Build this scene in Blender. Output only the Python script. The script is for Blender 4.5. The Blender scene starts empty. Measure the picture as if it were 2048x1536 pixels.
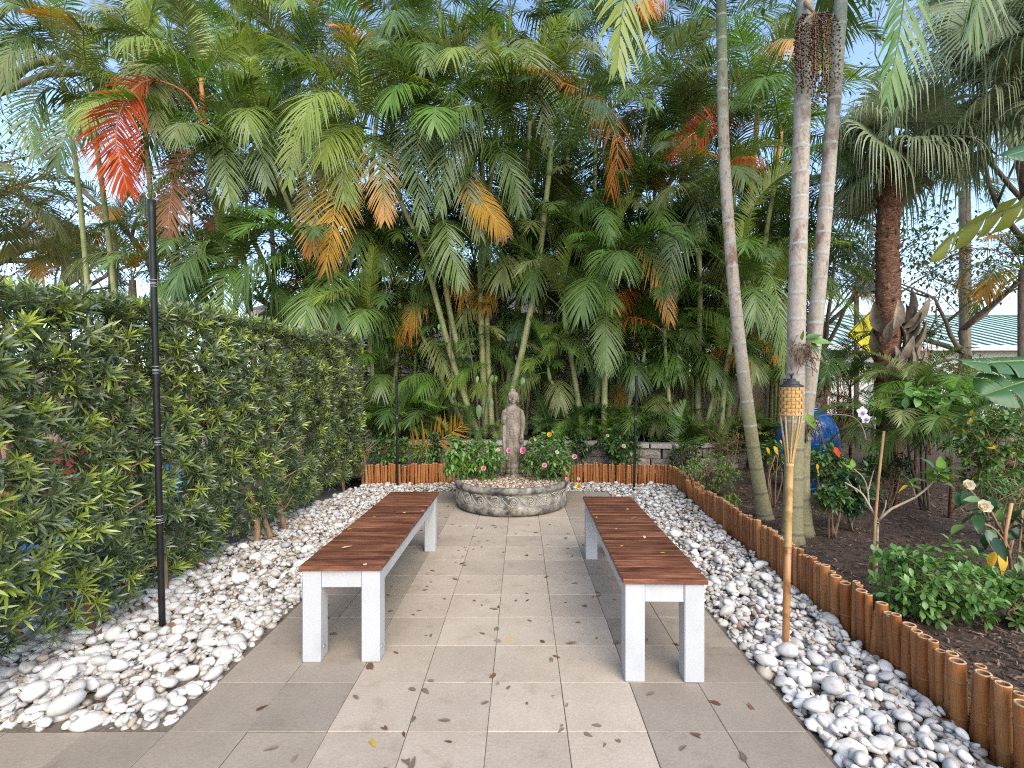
import bpy, math, random
import numpy as np
from mathutils import Vector, Matrix, noise as mnoise

R = math.radians
random.seed(7)
rng = np.random.default_rng(7)
SC = bpy.context.scene
COL = SC.collection

# ------------------------------------------------------------------ camera, sky, sun, exposure
HC, FP, VX, VY = 1.30, 957.0, 1043.0, 778.0      # eye height (m), focal length in px, vanishing point
cam_d = bpy.data.cameras.new('camera')
cam = bpy.data.objects.new('camera', cam_d)
COL.objects.link(cam)
cam.location = (0, 0, HC)
cam.rotation_euler = (R(90), 0, 0)
cam_d.sensor_width = 36.0
cam_d.lens = FP / 2048 * 36.0
cam_d.shift_x = -(VX - 1024) / 2048
cam_d.shift_y = (VY - 768) / 2048
cam_d.clip_start = 0.05
cam_d.clip_end = 500
SC.camera = cam

SUN_EL, SUN_AZ = 42.0, 158.0                     # degrees; azimuth clockwise from +Y
world = bpy.data.worlds.new('World')
SC.world = world
world.use_nodes = True
wn = world.node_tree
wn.nodes.clear()
wo = wn.nodes.new('ShaderNodeOutputWorld')
wb = wn.nodes.new('ShaderNodeBackground')
sky = wn.nodes.new('ShaderNodeTexSky')
sky.sky_type = 'NISHITA'
sky.sun_disc = False
sky.sun_elevation = R(SUN_EL)
sky.sun_rotation = R(SUN_AZ)
sky.air_density = 1.0
sky.dust_density = 1.2
sky.ozone_density = 1.0
wb.inputs['Strength'].default_value = 0.15
wn.links.new(sky.outputs[0], wb.inputs['Color'])
wn.links.new(wb.outputs[0], wo.inputs['Surface'])

sun_d = bpy.data.lights.new('sun', 'SUN')
sun_d.energy = 1.35
sun_d.angle = R(55)
sun_d.color = (1.0, 0.92, 0.80)
sun = bpy.data.objects.new('sun', sun_d)
COL.objects.link(sun)
az = R(SUN_AZ)
sdir = Vector((math.sin(az) * math.cos(R(SUN_EL)), math.cos(az) * math.cos(R(SUN_EL)), math.sin(R(SUN_EL))))
sun.rotation_euler = sdir.to_track_quat('Z', 'Y').to_euler()
sun.location = (0, -3, 12)

SC.view_settings.view_transform = 'Standard'
SC.view_settings.look = 'None'
SC.view_settings.exposure = 1.5
SC.view_settings.gamma = 1
SC.view_settings.use_curve_mapping = False
SC.render.engine = 'CYCLES'
SC.cycles.use_denoising = False
SC.cycles.filter_width = 1.1
SC.cycles.max_bounces = 6
SC.cycles.diffuse_bounces = 4
SC.cycles.glossy_bounces = 2
SC.cycles.transmission_bounces = 3
SC.cycles.transparent_max_bounces = 4


# ------------------------------------------------------------------ helpers
def P(px, py, Y):
    return Vector(((px - VX) / FP * Y, Y, HC - (py - VY) / FP * Y))


def Gp(px, py, z=0.0):
    return P(px, py, FP * (HC - z) / (py - VY))


OFF = {}


def tag(o, label=None, cat=None, group=None, kind=None):
    if label: o['label'] = label
    if cat: o['category'] = cat
    if group: o['group'] = group
    if kind: o['kind'] = kind
    return o


def thing(name, label, cat, loc=(0, 0, 0), group=None, kind=None):
    o = bpy.data.objects.new(name, None)
    o.empty_display_size = 0.1
    COL.objects.link(o)
    o.location = loc
    OFF[o.name] = Vector(loc)
    return tag(o, label, cat, group, kind)


def link(name, mesh, parent=None, loc=None, rot=None, scale=None, mat=None):
    o = bpy.data.objects.new(name, mesh)
    COL.objects.link(o)
    off = OFF.get(parent.name, Vector((0, 0, 0))) if parent else Vector((0, 0, 0))
    if parent: o.parent = parent
    w = Vector(loc) if loc is not None else off
    o.location = w - off
    OFF[o.name] = w
    if rot is not None: o.rotation_euler = rot
    if scale is not None: o.scale = (scale,) * 3 if isinstance(scale, (int, float)) else scale
    if mat is not None:
        o.material_slots[0].link = 'OBJECT'
        o.material_slots[0].material = mat
    return o


class Acc:
    """Collects verts and faces (numpy), then builds one mesh."""
    def __init__(self):
        self.v, self.q, self.t, self.n = [], [], [], 0
        self.tint, self.al = [], []
        self.qm, self.tm = [], []

    def raw(self, v, quads=None, tris=None, tint=0.5, along=0.0, mi=0):
        v = np.asarray(v, float).reshape(-1, 3)
        k = len(v)
        self.v.append(v)
        self.tint.append(np.broadcast_to(np.asarray(tint, float), (k,)).copy())
        self.al.append(np.broadcast_to(np.asarray(along, float), (k,)).copy())
        if quads is not None and len(quads):
            q = np.asarray(quads, np.int64).reshape(-1, 4) + self.n
            self.q.append(q); self.qm.append(np.broadcast_to(np.asarray(mi), (len(q),)).copy())
        if tris is not None and len(tris):
            t = np.asarray(tris, np.int64).reshape(-1, 3) + self.n
            self.t.append(t); self.tm.append(np.broadcast_to(np.asarray(mi), (len(t),)).copy())
        self.n += k
        return self

    def inst(self, tmpl, M, T, tint=None):
        """many copies of a template (v, quads, tris): M (m,3,3), T (m,3)"""
        tv, tq, tt = tmpl
        m, k = len(T), len(tv)
        v = np.einsum('mij,kj->mki', M, tv) + np.asarray(T)[:, None, :]
        offs = (np.arange(m) * k)
        q = (np.asarray(tq)[None] + offs[:, None, None]).reshape(-1, 4) if len(tq) else None
        t = (np.asarray(tt)[None] + offs[:, None, None]).reshape(-1, 3) if len(tt) else None
        ti = np.repeat(tint if tint is not None else rng.random(m), k)
        return self.raw(v.reshape(-1, 3), q, t, ti)

    def mesh(self, name, mats, off=(0, 0, 0), smooth=True):
        me = bpy.data.meshes.new(name)
        v = np.concatenate(self.v) - np.asarray(off, float)
        q = np.concatenate(self.q) if self.q else np.zeros((0, 4), np.int64)
        t = np.concatenate(self.t) if self.t else np.zeros((0, 3), np.int64)
        me.vertices.add(len(v))
        me.vertices.foreach_set('co', v.astype(np.float32).ravel())
        me.loops.add(len(q) * 4 + len(t) * 3)
        me.loops.foreach_set('vertex_index', np.concatenate([q.ravel(), t.ravel()]).astype(np.int32))
        me.polygons.add(len(q) + len(t))
        ls = np.concatenate([np.arange(len(q)) * 4, len(q) * 4 + np.arange(len(t)) * 3]).astype(np.int32)
        me.polygons.foreach_set('loop_start', ls)
        mi = np.concatenate([*(self.qm or [np.zeros(0, int)]), *(self.tm or [np.zeros(0, int)])]).astype(np.int32)
        if mi.any():
            me.polygons.foreach_set('material_index', mi)
        me.polygons.foreach_set('use_smooth', np.full(len(q) + len(t), smooth))
        a = me.attributes.new('tint', 'FLOAT', 'POINT')
        a.data.foreach_set('value', np.concatenate(self.tint).astype(np.float32))
        a = me.attributes.new('along', 'FLOAT', 'POINT')
        a.data.foreach_set('value', np.concatenate(self.al).astype(np.float32))
        for m in (mats if isinstance(mats, (list, tuple)) else [mats]):
            me.materials.append(m)
        me.update(calc_edges=True)
        return me

    def obj(self, name, mats, parent=None, smooth=True, kind=None, loc=None):
        off = Vector(loc) if loc is not None else (OFF.get(parent.name, Vector((0, 0, 0))) if parent else Vector((0, 0, 0)))
        o = link(name, self.mesh(name, mats, off, smooth), parent, loc=off)
        if kind: o['kind'] = kind
        return o

    # ---- shapes
    def box(self, c, s, rot=None, tint=0.5, mi=0, bev=0.0):
        """box with centre c, size s; bev: chamfered edges"""
        hx, hy, hz = s[0] / 2, s[1] / 2, s[2] / 2
        M = np.array(rot.to_matrix() if rot is not None else Matrix.Identity(3))
        if bev <= 0:
            v = np.array([(x * hx, y * hy, z * hz) for z in (-1, 1) for y in (-1, 1) for x in (-1, 1)])
            q = [(0, 2, 3, 1), (4, 5, 7, 6), (0, 1, 5, 4), (2, 6, 7, 3), (0, 4, 6, 2), (1, 3, 7, 5)]
            return self.raw(v @ M.T + np.array(c), q, None, tint, 0, mi)
        b = min(bev, hx * .9, hy * .9, hz * .9)
        v, idx = [], {}
        for sx in (-1, 1):
            for sy in (-1, 1):
                for sz in (-1, 1):
                    for ax in range(3):
                        d = [hx - b, hy - b, hz - b]
                        d[ax] = (hx, hy, hz)[ax]
                        idx[sx, sy, sz, ax] = len(v)
                        v.append((sx * d[0], sy * d[1], sz * d[2]))
        q, t = [], []
        for ax in range(3):
            o1, o2 = [(1, 2), (2, 0), (0, 1)][ax]
            for s0 in (-1, 1):
                def k(a, b_):
                    z = [0, 0, 0]; z[ax] = s0; z[o1] = a; z[o2] = b_
                    return idx[z[0], z[1], z[2], ax]
                f = [k(-1, -1), k(1, -1), k(1, 1), k(-1, 1)]
                q.append(f if s0 > 0 else f[::-1])
        for ax in range(3):
            o1, o2 = [(1, 2), (2, 0), (0, 1)][ax]
            for a in (-1, 1):
                for b_ in (-1, 1):
                    def k(e, fax):
                        z = [0, 0, 0]; z[ax] = e; z[o1] = a; z[o2] = b_
                        return idx[z[0], z[1], z[2], fax]
                    f = [k(-1, o1), k(1, o1), k(1, o2), k(-1, o2)]
                    q.append(f if a * b_ > 0 else f[::-1])
        for sx in (-1, 1):
            for sy in (-1, 1):
                for sz in (-1, 1):
                    f = [idx[sx, sy, sz, 0], idx[sx, sy, sz, 1], idx[sx, sy, sz, 2]]
                    t.append(f if sx * sy * sz > 0 else f[::-1])
        return self.raw(np.array(v) @ M.T + np.array(c), q, t, tint, 0, mi)

    def tube(self, pts, rad, sides=8, cap=True, tint=0.5, mi=0, along=None, ringmi=None):
        pts = [Vector(p) for p in pts]
        n = len(pts)
        rad = [rad] * n if isinstance(rad, (int, float)) else list(rad)
        ref = None
        V, AL = [], []
        for i, p in enumerate(pts):
            t = (pts[min(i + 1, n - 1)] - pts[max(i - 1, 0)])
            t = t.normalized() if t.length > 1e-9 else Vector((0, 0, 1))
            if ref is None:
                ref = Vector((1, 0, 0)) if abs(t.x) < .9 else Vector((0, 1, 0))
            s = (ref - t * ref.dot(t)).normalized()
            ref = s
            b = t.cross(s)
            for j in range(sides):
                a = 2 * math.pi * j / sides
                V.append(p + (s * math.cos(a) + b * math.sin(a)) * rad[i])
                AL.append(along[i] if along is not None else i / max(1, n - 1))
        Q, QM = [], []
        for i in range(n - 1):
            for j in range(sides):
                k = (j + 1) % sides
                Q.append((i * sides + j, i * sides + k, (i + 1) * sides + k, (i + 1) * sides + j))
                QM.append(ringmi[i] if ringmi is not None else mi)
        T = []
        if cap:
            V += [pts[0], pts[-1]]; AL += [AL[0], AL[-1]]
            c0, c1 = n * sides, n * sides + 1
            for j in range(sides):
                k = (j + 1) % sides
                T.append((c0, k, j)); T.append((c1, (n - 1) * sides + j, (n - 1) * sides + k))
        base = self.n
        self.raw([tuple(v) for v in V], Q, None, tint, AL, 0)
        self.qm[-1] = np.array(QM)
        if T:
            self.t.append(np.array(T) + base); self.tm.append(np.full(len(T), mi))
        return self

    def lathe(self, prof, c=(0, 0, 0), sides=24, mi=0, tint=0.5, cap=False):
        V = [(c[0] + r * math.cos(2 * math.pi * j / sides), c[1] + r * math.sin(2 * math.pi * j / sides), c[2] + z) for r, z in prof for j in range(sides)]
        n = len(prof)
        Q = [(i * sides + j, i * sides + (j + 1) % sides, (i + 1) * sides + (j + 1) % sides, (i + 1) * sides + j) for i in range(n - 1) for j in range(sides)]
        al = np.repeat(np.linspace(0, 1, n), sides)
        return self.raw(V, Q, None, tint, al, mi)

    def ell(self, c, r, seg=12, rings=8, rot=None, tint=0.5, mi=0):
        M = np.array(rot.to_matrix() if rot is not None else Matrix.Identity(3))
        V = [(r[0] * math.sin(math.pi * i / rings) * math.cos(2 * math.pi * j / seg), r[1] * math.sin(math.pi * i / rings) * math.sin(2 * math.pi * j / seg), -r[2] * math.cos(math.pi * i / rings)) for i in range(rings + 1) for j in range(seg)]
        Q = [(i * seg + j, i * seg + (j + 1) % seg, (i + 1) * seg + (j + 1) % seg, (i + 1) * seg + j) for i in range(rings) for j in range(seg)]
        return self.raw(np.array(V) @ M.T + np.array(c), Q, None, tint, 0, mi)


def smooth_pts(pts, n):
    """Catmull-Rom resample"""
    pts = [Vector(p) for p in pts]
    if len(pts) == 2:
        return [pts[0].lerp(pts[1], i / (n - 1)) for i in range(n)]
    e = [pts[0] * 2 - pts[1]] + pts + [pts[-1] * 2 - pts[-2]]
    out, segs = [], len(pts) - 1
    for i in range(n):
        u = i / (n - 1) * segs
        k = min(int(u), segs - 1)
        t = u - k
        a, b, c, d = e[k:k + 4]
        out.append(0.5 * ((2 * b) + (c - a) * t + (2 * a - 5 * b + 4 * c - d) * t * t + (3 * b - a - 3 * c + d) * t ** 3))
    return out


# ------------------------------------------------------------------ materials
def nodes(name):
    m = bpy.data.materials.new(name)
    m.use_nodes = True
    nt = m.node_tree
    nt.nodes.clear()
    out = nt.nodes.new('ShaderNodeOutputMaterial')
    b = nt.nodes.new('ShaderNodeBsdfPrincipled')
    nt.links.new(b.outputs[0], out.inputs[0])
    return m, nt, b, out


def N(nt, typ, **kw):
    n = nt.nodes.new(typ)
    for k, v in kw.items():
        if k in n.inputs: n.inputs[k].default_value = v
        else: setattr(n, k, v)
    return n


def rampnode(nt, fac, cols):
    r = nt.nodes.new('ShaderNodeValToRGB')
    e = r.color_ramp.elements
    n = len(cols)
    while len(e) < n: e.new(0.5)
    for i, c in enumerate(cols):
        if len(c) == 2: pos, c = c
        else: pos = i / (n - 1)
        e[i].position = pos
        e[i].color = (*c, 1)
    nt.links.new(fac, r.inputs[0])
    return r.outputs[0]


def mathn(nt, op, a, b=None, clamp=False):
    n = nt.nodes.new('ShaderNodeMath')
    n.operation = op
    n.use_clamp = clamp
    for i, x in enumerate((a, b)):
        if x is None: continue
        if isinstance(x, (int, float)): n.inputs[i].default_value = x
        else: nt.links.new(x, n.inputs[i])
    return n.outputs[0]


def mixc(nt, fac, a, b, typ='MIX'):
    n = nt.nodes.new('ShaderNodeMix')
    n.data_type = 'RGBA'
    n.blend_type = typ
    for s, x in ((n.inputs[0], fac), (n.inputs[6], a), (n.inputs[7], b)):
        if isinstance(x, (int, float)): s.default_value = x
        elif isinstance(x, tuple): s.default_value = (*x, 1)
        else: nt.links.new(x, s)
    return n.outputs[2]


def coords(nt, scale=(1, 1, 1), rnd=True):
    tc = nt.nodes.new('ShaderNodeTexCoord')
    mp = nt.nodes.new('ShaderNodeMapping')
    mp.inputs['Scale'].default_value = scale
    nt.links.new(tc.outputs['Object'], mp.inputs[0])
    if rnd:
        oi = nt.nodes.new('ShaderNodeObjectInfo')
        mu = nt.nodes.new('ShaderNodeVectorMath')
        mu.operation = 'MULTIPLY_ADD'
        cb = nt.nodes.new('ShaderNodeCombineXYZ')
        for i in range(3): nt.links.new(oi.outputs['Random'], cb.inputs[i])
        nt.links.new(cb.outputs[0], mu.inputs[0])
        mu.inputs[1].default_value = (37, 53, 71)
        nt.links.new(mp.outputs[0], mu.inputs[2])
        return mu.outputs[0]
    return mp.outputs[0]


def noise(nt, vec, scale, detail=4, rough=0.6):
    n = nt.nodes.new('ShaderNodeTexNoise')
    n.inputs['Scale'].default_value = scale
    n.inputs['Detail'].default_value = detail
    n.inputs['Roughness'].default_value = rough
    nt.links.new(vec, n.inputs['Vector'])
    return n.outputs['Fac']


def attr(nt, name):
    a = nt.nodes.new('ShaderNodeAttribute')
    a.attribute_name = name
    return a.outputs['Fac']


def orand(nt):
    return nt.nodes.new('ShaderNodeObjectInfo').outputs['Random']


def bump(nt, b, h, strength=0.3, dist=0.01):
    bn = nt.nodes.new('ShaderNodeBump')
    bn.inputs['Strength'].default_value = strength
    bn.inputs['Distance'].default_value = dist
    nt.links.new(h, bn.inputs['Height'])
    nt.links.new(bn.outputs[0], b.inputs['Normal'])


def surf(name, cols, scale=8, detail=5, rough=0.7, stretch=(1, 1, 1), bmp=0.3, bd=0.01, spec=0.4, var=0.15, fine=None, metal=0.0, contrast=(0.3, 0.7), coat=0.0):
    """mottled surface: ramp of cols over noise, per-object brightness variation, bump"""
    m, nt, b, _ = nodes(name)
    v = coords(nt, stretch)
    f = noise(nt, v, scale, detail)
    mr = nt.nodes.new('ShaderNodeMapRange')
    mr.inputs[1].default_value, mr.inputs[2].default_value = contrast
    nt.links.new(f, mr.inputs[0])
    col = rampnode(nt, mr.outputs[0], cols)
    if fine:
        f2 = noise(nt, v, fine[0], 3, 0.7)
        k = mathn(nt, 'MULTIPLY_ADD', f2, fine[1]); k.node.inputs[2].default_value = 1 - fine[1] / 2
        col = mixc(nt, 1.0, col, k, 'MULTIPLY')
    if var:
        k = mathn(nt, 'MULTIPLY_ADD', orand(nt), var * 2); k.node.inputs[2].default_value = 1 - var
        col = mixc(nt, 1.0, col, k, 'MULTIPLY')
    nt.links.new(col, b.inputs['Base Color'])
    b.inputs['Roughness'].default_value = rough
    b.inputs['Specular IOR Level'].default_value = spec
    b.inputs['Metallic'].default_value = metal
    b.inputs['Coat Weight'].default_value = coat
    b.inputs['Coat Roughness'].default_value = 0.08
    if bmp:
        h = f if not fine else mathn(nt, 'ADD', f, mathn(nt, 'MULTIPLY', f2, 0.5))
        bump(nt, b, h, bmp, bd)
    return m


def leafmat(name, cols, rough=0.42, tr=0.25, tip=None, tip_at=(0.5, 0.95), spec=0.5, wo=0.45):
    """leaf: ramp over per-leaf tint and per-object random; optional other colour towards the tip; light passes through"""
    m, nt, b, out = nodes(name)
    f = mathn(nt, 'ADD', mathn(nt, 'MULTIPLY', attr(nt, 'tint'), 1 - wo), mathn(nt, 'MULTIPLY', orand(nt), wo))
    col = rampnode(nt, f, cols)
    if tip:
        mr = nt.nodes.new('ShaderNodeMapRange')
        mr.interpolation_type = 'SMOOTHSTEP'
        mr.inputs[1].default_value, mr.inputs[2].default_value = tip_at
        al = mathn(nt, 'ADD', attr(nt, 'along'), mathn(nt, 'MULTIPLY', mathn(nt, 'SUBTRACT', attr(nt, 'tint'), 0.5), 0.35))
        nt.links.new(al, mr.inputs[0])
        col = mixc(nt, mr.outputs[0], col, tip)
    nt.links.new(col, b.inputs['Base Color'])
    b.inputs['Roughness'].default_value = rough
    b.inputs['Specular IOR Level'].default_value = spec
    if tr:
        t = nt.nodes.new('ShaderNodeBsdfTranslucent')
        hs = nt.nodes.new('ShaderNodeHueSaturation')
        hs.inputs['Value'].default_value = 1.3
        hs.inputs['Saturation'].default_value = 1.1
        nt.links.new(col, hs.inputs['Color'])
        nt.links.new(hs.outputs[0], t.inputs[0])
        mx = nt.nodes.new('ShaderNodeMixShader')
        mx.inputs[0].default_value = tr
        nt.links.new(b.outputs[0], mx.inputs[1])
        nt.links.new(t.outputs[0], mx.inputs[2])
        nt.links.new(mx.outputs[0], out.inputs[0])
    return m


def paver_mat(name, c1, c2):
    m, nt, b, _ = nodes(name)
    v = coords(nt)
    big = noise(nt, v, 3.5, 4)
    fine = noise(nt, v, 90, 3, 0.75)
    vor = nt.nodes.new('ShaderNodeTexVoronoi')
    vor.inputs['Scale'].default_value = 130
    nt.links.new(v, vor.inputs['Vector'])
    col = rampnode(nt, big, [(0.3, c1), (0.7, c2)])
    k = mathn(nt, 'MULTIPLY_ADD', fine, 0.5); k.node.inputs[2].default_value = 0.75
    col = mixc(nt, 1.0, col, k, 'MULTIPLY')
    sp = rampnode(nt, vor.outputs['Distance'], [(0.0, (1.3, 1.27, 1.22)), (0.11, (1.3, 1.27, 1.22)), (0.16, (1, 1, 1)), (1, (1, 1, 1))])
    col = mixc(nt, 0.5, col, sp, 'MULTIPLY')
    k = mathn(nt, 'MULTIPLY_ADD', orand(nt), 0.2); k.node.inputs[2].default_value = 0.9
    col = mixc(nt, 1.0, col, k, 'MULTIPLY')
    stn = rampnode(nt, noise(nt, v, 6.5, 7, 0.68), [(0.30, (0.80, 0.78, 0.75)), (0.44, (1, 1, 1)), (0.60, (1, 1, 1)), (0.72, (1.12, 1.11, 1.09))])
    col = mixc(nt, 1.0, col, stn, 'MULTIPLY')
    nt.links.new(col, b.inputs['Base Color'])
    b.inputs['Roughness'].default_value = 0.82
    b.inputs['Specular IOR Level'].default_value = 0.3
    bump(nt, b, fine, 0.35, 0.004)
    return m


def bamboo_mat(name, cols, dirt):
    """varnished cane: streaks along the length, darker scuffs towards nothing in particular"""
    m, nt, b, _ = nodes(name)
    v = coords(nt, (1, 1, 0.12))
    f = noise(nt, v, 60, 4)
    v2 = coords(nt, (1, 1, 0.5))
    g = noise(nt, v2, 22, 5, 0.7)
    mix = mathn(nt, 'ADD', mathn(nt, 'MULTIPLY', f, 0.5), mathn(nt, 'MULTIPLY', orand(nt), 0.5))
    col = rampnode(nt, mix, cols)
    st = rampnode(nt, g, [(0.50, (1, 1, 1)), (0.68, dirt)])
    col = mixc(nt, 0.85, col, st, 'MULTIPLY')
    nt.links.new(col, b.inputs['Base Color'])
    b.inputs['Roughness'].default_value = 0.38
    b.inputs['Specular IOR Level'].default_value = 0.45
    bump(nt, b, f, 0.15, 0.004)
    return m


M = {}
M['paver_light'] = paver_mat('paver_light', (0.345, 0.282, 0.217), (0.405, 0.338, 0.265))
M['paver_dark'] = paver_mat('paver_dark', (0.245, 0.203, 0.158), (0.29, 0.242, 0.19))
M['sand'] = surf('sand', [(0.05, 0.036, 0.024), (0.15, 0.115, 0.078)], 60, 5, 0.95, bmp=0.6, var=0)
M['soil'] = surf('soil', [(0.040, 0.025, 0.017), (0.115, 0.072, 0.047)], 9, 8, 0.95, bmp=0.8, bd=0.03, var=0, fine=(120, 0.8))
M['litter'] = surf('litter', [(0.06, 0.045, 0.03), (0.15, 0.115, 0.08)], 14, 8, 0.95, bmp=0.8, bd=0.03, var=0, fine=(90, 0.8))
M['stone_white'] = surf('stone_white', [(0.30, 0.245, 0.18), (0.49, 0.45, 0.40), (0.57, 0.55, 0.525)], 1.3, 6, 0.6, bmp=0.12, bd=0.05, var=0.22, fine=(11, 0.25), contrast=(0.22, 0.55))


def pebble_stuff_mat():
    m, nt, b, _ = nodes('stone_white_heap')
    v = coords(nt, rnd=False)
    f = noise(nt, v, 16, 5)
    col = rampnode(nt, attr(nt, 'tint'), [(0.0, (0.20, 0.14, 0.09)), (0.06, (0.33, 0.26, 0.19)), (0.18, (0.40, 0.355, 0.30)), (0.60, (0.49, 0.47, 0.44)), (0.92, (0.54, 0.53, 0.51)), (0.95, (0.24, 0.23, 0.22)), (1, (0.20, 0.17, 0.14))])
    k = mathn(nt, 'MULTIPLY_ADD', f, 0.5); k.node.inputs[2].default_value = 0.72
    col = mixc(nt, 1.0, col, k, 'MULTIPLY')
    nt.links.new(col, b.inputs['Base Color'])
    b.inputs['Roughness'].default_value = 0.6
    bump(nt, b, f, 0.15, 0.01)
    return m


M['stone_heap'] = pebble_stuff_mat()
M['bench_wood'] = surf('bench_wood', [(0.044, 0.0145, 0.0085), (0.128, 0.045, 0.023), (0.24, 0.098, 0.052)], 4, 8, 0.45, (1.0, 6, 6), 0.25, 0.004, 0.4, 0.28, fine=(25, 0.7), contrast=(0.32, 0.68))
M['bench_white'] = surf('bench_white', [(0.30, 0.29, 0.27), (0.385, 0.39, 0.395), (0.42, 0.425, 0.43)], 5, 8, 0.5, bmp=0.08, var=0.04, contrast=(0.18, 0.5), fine=(60, 0.12))
M['metal_black'] = surf('metal_black', [(0.007, 0.007, 0.008), (0.016, 0.016, 0.017)], 20, 4, 0.4, bmp=0.03, var=0, spec=0.25)
M['pinstripe'] = surf('pinstripe', [(0.45, 0.45, 0.46), (0.6, 0.6, 0.6)], 30, 2, 0.4, bmp=0, var=0)
M['steel'] = surf('steel', [(0.35, 0.34, 0.32), (0.5, 0.5, 0.5)], 30, 2, 0.4, bmp=0, var=0, metal=0.8)
M['edge_bamboo'] = bamboo_mat('edge_bamboo', [(0.105, 0.026, 0.008), (0.25, 0.078, 0.020), (0.39, 0.150, 0.042), (0.42, 0.21, 0.085)], (0.17, 0.10, 0.075))
M['bamboo_cut'] = surf('bamboo_cut', [(0.36, 0.20, 0.10), (0.55, 0.36, 0.20)], 80, 3, 0.7, var=0.1)
M['bamboo_hole'] = surf('bamboo_hole', [(0.20, 0.10, 0.05), (0.30, 0.16, 0.08)], 30, 3, 0.9, var=0.1)
M['torch_bamboo'] = bamboo_mat('torch_bamboo', [(0.36, 0.22, 0.085), (0.46, 0.30, 0.125), (0.52, 0.37, 0.18)], (0.62, 0.48, 0.34))
M['torch_foot'] = bamboo_mat('torch_foot', [(0.26, 0.11, 0.04), (0.36, 0.17, 0.06), (0.42, 0.22, 0.09)], (0.20, 0.13, 0.10))
M['basket'] = surf('basket', [(0.38, 0.205, 0.06), (0.50, 0.30, 0.105)], 50, 4, 0.5, (1, 1, 4), bmp=0.15, var=0.08)
M['lid_black'] = surf('lid_black', [(0.015, 0.015, 0.016), (0.03, 0.03, 0.032)], 20, 3, 0.45, bmp=0.05, var=0)
M['pot_blue'] = surf('pot_blue', [(0.002, 0.075, 0.29), (0.004, 0.12, 0.40)], 3, 3, 0.22, bmp=0.0, var=0, spec=0.5, coat=0.25)


def statue_mat():
    m, nt, b, _ = nodes('statue_stone')
    v = coords(nt, (1, 1, 0.35), False)
    v2 = coords(nt, rnd=False)
    f = noise(nt, v, 16, 7, 0.65)
    g = noise(nt, v2, 75, 4, 0.7)
    col = rampnode(nt, f, [(0.28, (0.065, 0.048, 0.034)), (0.44, (0.15, 0.118, 0.088)), (0.60, (0.26, 0.222, 0.175)), (0.78, (0.36, 0.33, 0.28))])
    sp = rampnode(nt, g, [(0.33, (0.45, 0.40, 0.36)), (0.5, (1, 1, 1))])
    col = mixc(nt, 0.7, col, sp, 'MULTIPLY')
    nt.links.new(col, b.inputs['Base Color'])
    b.inputs['Roughness'].default_value = 0.85
    bump(nt, b, g, 0.3, 0.006)
    return m


M['statue'] = statue_mat()


def planter_mat():
    m, nt, b, _ = nodes('planter_stone')
    v = coords(nt, rnd=False)
    f = noise(nt, v, 9, 8, 0.7)
    g = noise(nt, v, 30, 6, 0.75)
    r = noise(nt, v, 5.5, 4, 0.6)
    col = rampnode(nt, f, [(0.36, (0.035, 0.034, 0.032)), (0.45, (0.12, 0.11, 0.092)), (0.55, (0.235, 0.217, 0.175)), (0.70, (0.36, 0.335, 0.27))])
    st = rampnode(nt, r, [(0.60, (1, 1, 1)), (0.72, (0.80, 0.52, 0.28))])
    col = mixc(nt, 0.8, col, st, 'MULTIPLY')
    sp = rampnode(nt, g, [(0.34, (0.22, 0.22, 0.22)), (0.48, (1, 1, 1))])
    col = mixc(nt, 0.7, col, sp, 'MULTIPLY')
    nt.links.new(col, b.inputs['Base Color'])
    b.inputs['Roughness'].default_value = 0.85
    bump(nt, b, g, 0.4, 0.006)
    return m


M['planter'] = planter_mat()
M['planter_relief'] = surf('planter_relief', [(0.15, 0.14, 0.115), (0.28, 0.26, 0.21), (0.38, 0.35, 0.285)], 30, 6, 0.85, bmp=0.3, var=0.15)
M['wall_block'] = surf('wall_block', [(0.14, 0.105, 0.085), (0.235, 0.19, 0.155), (0.31, 0.265, 0.225)], 30, 7, 0.95, bmp=0.9, bd=0.02, var=0.28, fine=(110, 0.6))
M['wall_cap'] = surf('wall_cap', [(0.25, 0.22, 0.19), (0.36, 0.325, 0.29)], 24, 6, 0.95, bmp=0.6, bd=0.01, var=0.12, fine=(140, 0.4))
M['stucco'] = surf('stucco', [(0.20, 0.155, 0.11), (0.265, 0.21, 0.155)], 6, 6, 0.95, bmp=0.3, var=0, fine=(120, 0.3))
M['white_paint'] = surf('white_paint', [(0.54, 0.54, 0.53), (0.62, 0.62, 0.61)], 3, 4, 0.7, bmp=0.05, var=0)
M['iron'] = surf('iron', [(0.012, 0.012, 0.012), (0.03, 0.03, 0.03)], 30, 3, 0.5, bmp=0.1, var=0)
M['glass_dark'] = surf('glass_dark', [(0.02, 0.025, 0.03), (0.04, 0.05, 0.06)], 2, 2, 0.08, bmp=0, var=0, spec=0.6)
M['roof_panel'] = surf('roof_panel', [(0.44, 0.55, 0.48), (0.50, 0.61, 0.54)], 2, 4, 0.45, bmp=0.03, var=0.05)
M['roof_seam'] = surf('roof_seam', [(0.06, 0.13, 0.10), (0.09, 0.17, 0.13)], 4, 2, 0.5, bmp=0, var=0.05)
M['sign_yellow'] = surf('sign_yellow', [(0.72, 0.62, 0.0), (0.80, 0.70, 0.01)], 4, 2, 0.4, bmp=0, var=0)
M['sign_black'] = surf('sign_black', [(0.01, 0.01, 0.01), (0.02, 0.02, 0.02)], 4, 2, 0.5, bmp=0, var=0)
M['grey_metal'] = surf('grey_metal', [(0.26, 0.27, 0.28), (0.34, 0.35, 0.36)], 10, 3, 0.5, bmp=0.03, var=0, metal=0.3)
M['lamp_bronze'] = surf('lamp_bronze', [(0.20, 0.19, 0.18), (0.28, 0.27, 0.26)], 10, 3, 0.5, bmp=0.03, var=0)
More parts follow.
